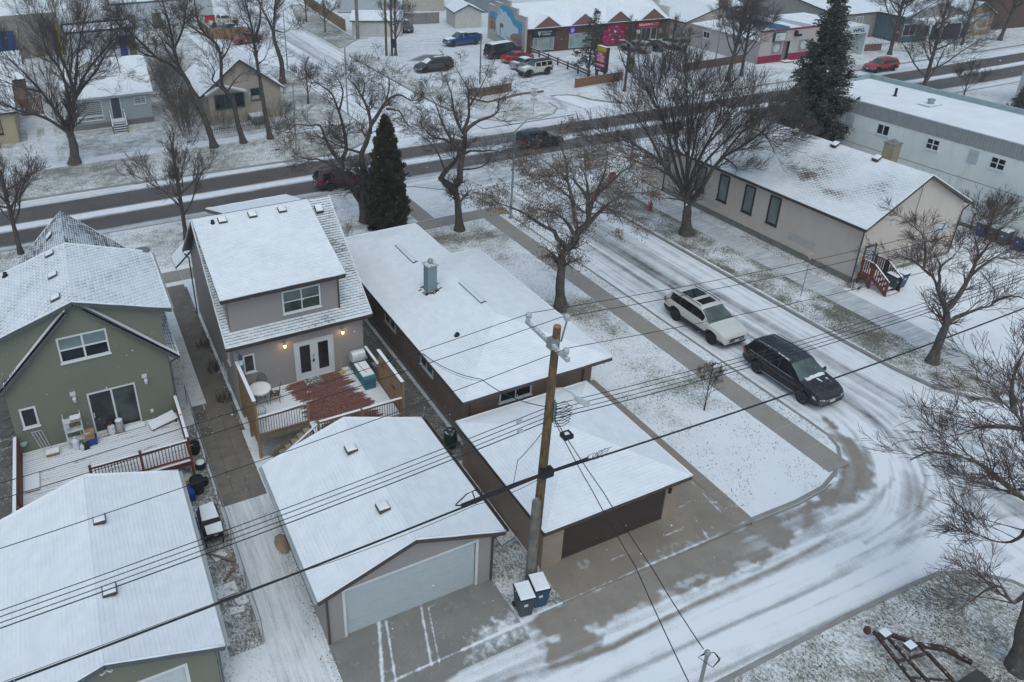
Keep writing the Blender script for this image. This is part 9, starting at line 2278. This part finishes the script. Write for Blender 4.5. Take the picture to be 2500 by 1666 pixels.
scatter('grass_tufts','short dull grass poking through the snow on lawns and verges','grass',[(36.8,17.5,39.6,46,2.6),(28.3,18,28.95,43,.8),(22,16,26.9,45.8,.55),(10,-2,27,10.6,1.3),(-9,48,22,55.3,.4),(38.3,75,40.2,103,.8,.0),(-20,66,26,72,.7),(-20,74.3,26,82,.45)],46000,.055,M_blade,seed=3)
scatter('leaf_litter','brown leaf litter along garage walls, tree feet and verges','leaves',[(4.1,15.5,4.6,24,4),(4.05,29.8,4.72,40,5),(11,15.4,12.7,22.5,2.5),(41.5,27,42.4,40,4),(1.5,18.2,2.6,27,3),(11.8,24,13.5,40,2),(18,2,26,10.3,1.2),(37.2,35.5,39.5,38.8,2),(23.3,31.4,25.2,33.2,3),(56.2,23,57,29,4),(24,17,26.5,30,.25)],8000,.042,M_litter,False,5)
def flakes():
 rng=np.random.default_rng(2);n=5200
 C=np.stack([rng.uniform(-16,46,n),rng.uniform(4,58,n),rng.uniform(1,22,n)],1);C=C[np.linalg.norm(C-np.array([0,0,23.7]),axis=1)>7];n=len(C)
 r=rng.uniform(.006,.016,(n,1));o6=np.array([(1,0,0),(-1,0,0),(0,1,0),(0,-1,0),(0,0,1),(0,0,-1)],float)
 V_=(C[:,None,:]+r[:,None,:]*o6[None]).reshape(-1,3);f=np.array([(0,2,4),(2,1,4),(1,3,4),(3,0,4),(2,0,5),(1,2,5),(3,1,5),(0,3,5)])
 F_=(np.arange(n)[:,None,None]*6+f[None]).reshape(-1,3);r_=bpy.data.objects.new('tmp2',None);WL['tmp2']=(0,0,0)
 o=np_mesh(V_,F_,'falling_snow',M_snowcap,r_);o.parent=None;bpy.data.objects.remove(r_);tag(o,'light snowflakes drifting through the air','snow',kind='stuff')
flakes()
# ---- light snow haze in the air
def haze():
 t=bpy.data.materials.new('haze_air');t.use_nodes=True;nt=t.node_tree;nt.nodes.clear()
 v=nt.nodes.new('ShaderNodeVolumePrincipled');o=nt.nodes.new('ShaderNodeOutputMaterial');nt.links.new(v.outputs[0],o.inputs['Volume'])
 v.inputs['Color'].default_value=(.86,.93,1,1);v.inputs['Density'].default_value=HAZE;v.inputs['Anisotropy'].default_value=0
 b=MB();b.box(-120,-60,-1.13,260,260,30);ob=b.build('haze',t,loc=(0,0,0));ob['kind']='stuff';ob['label']='thin pale snowy haze in the air over the whole place';ob['category']='haze'
HAZE=.0006
haze()
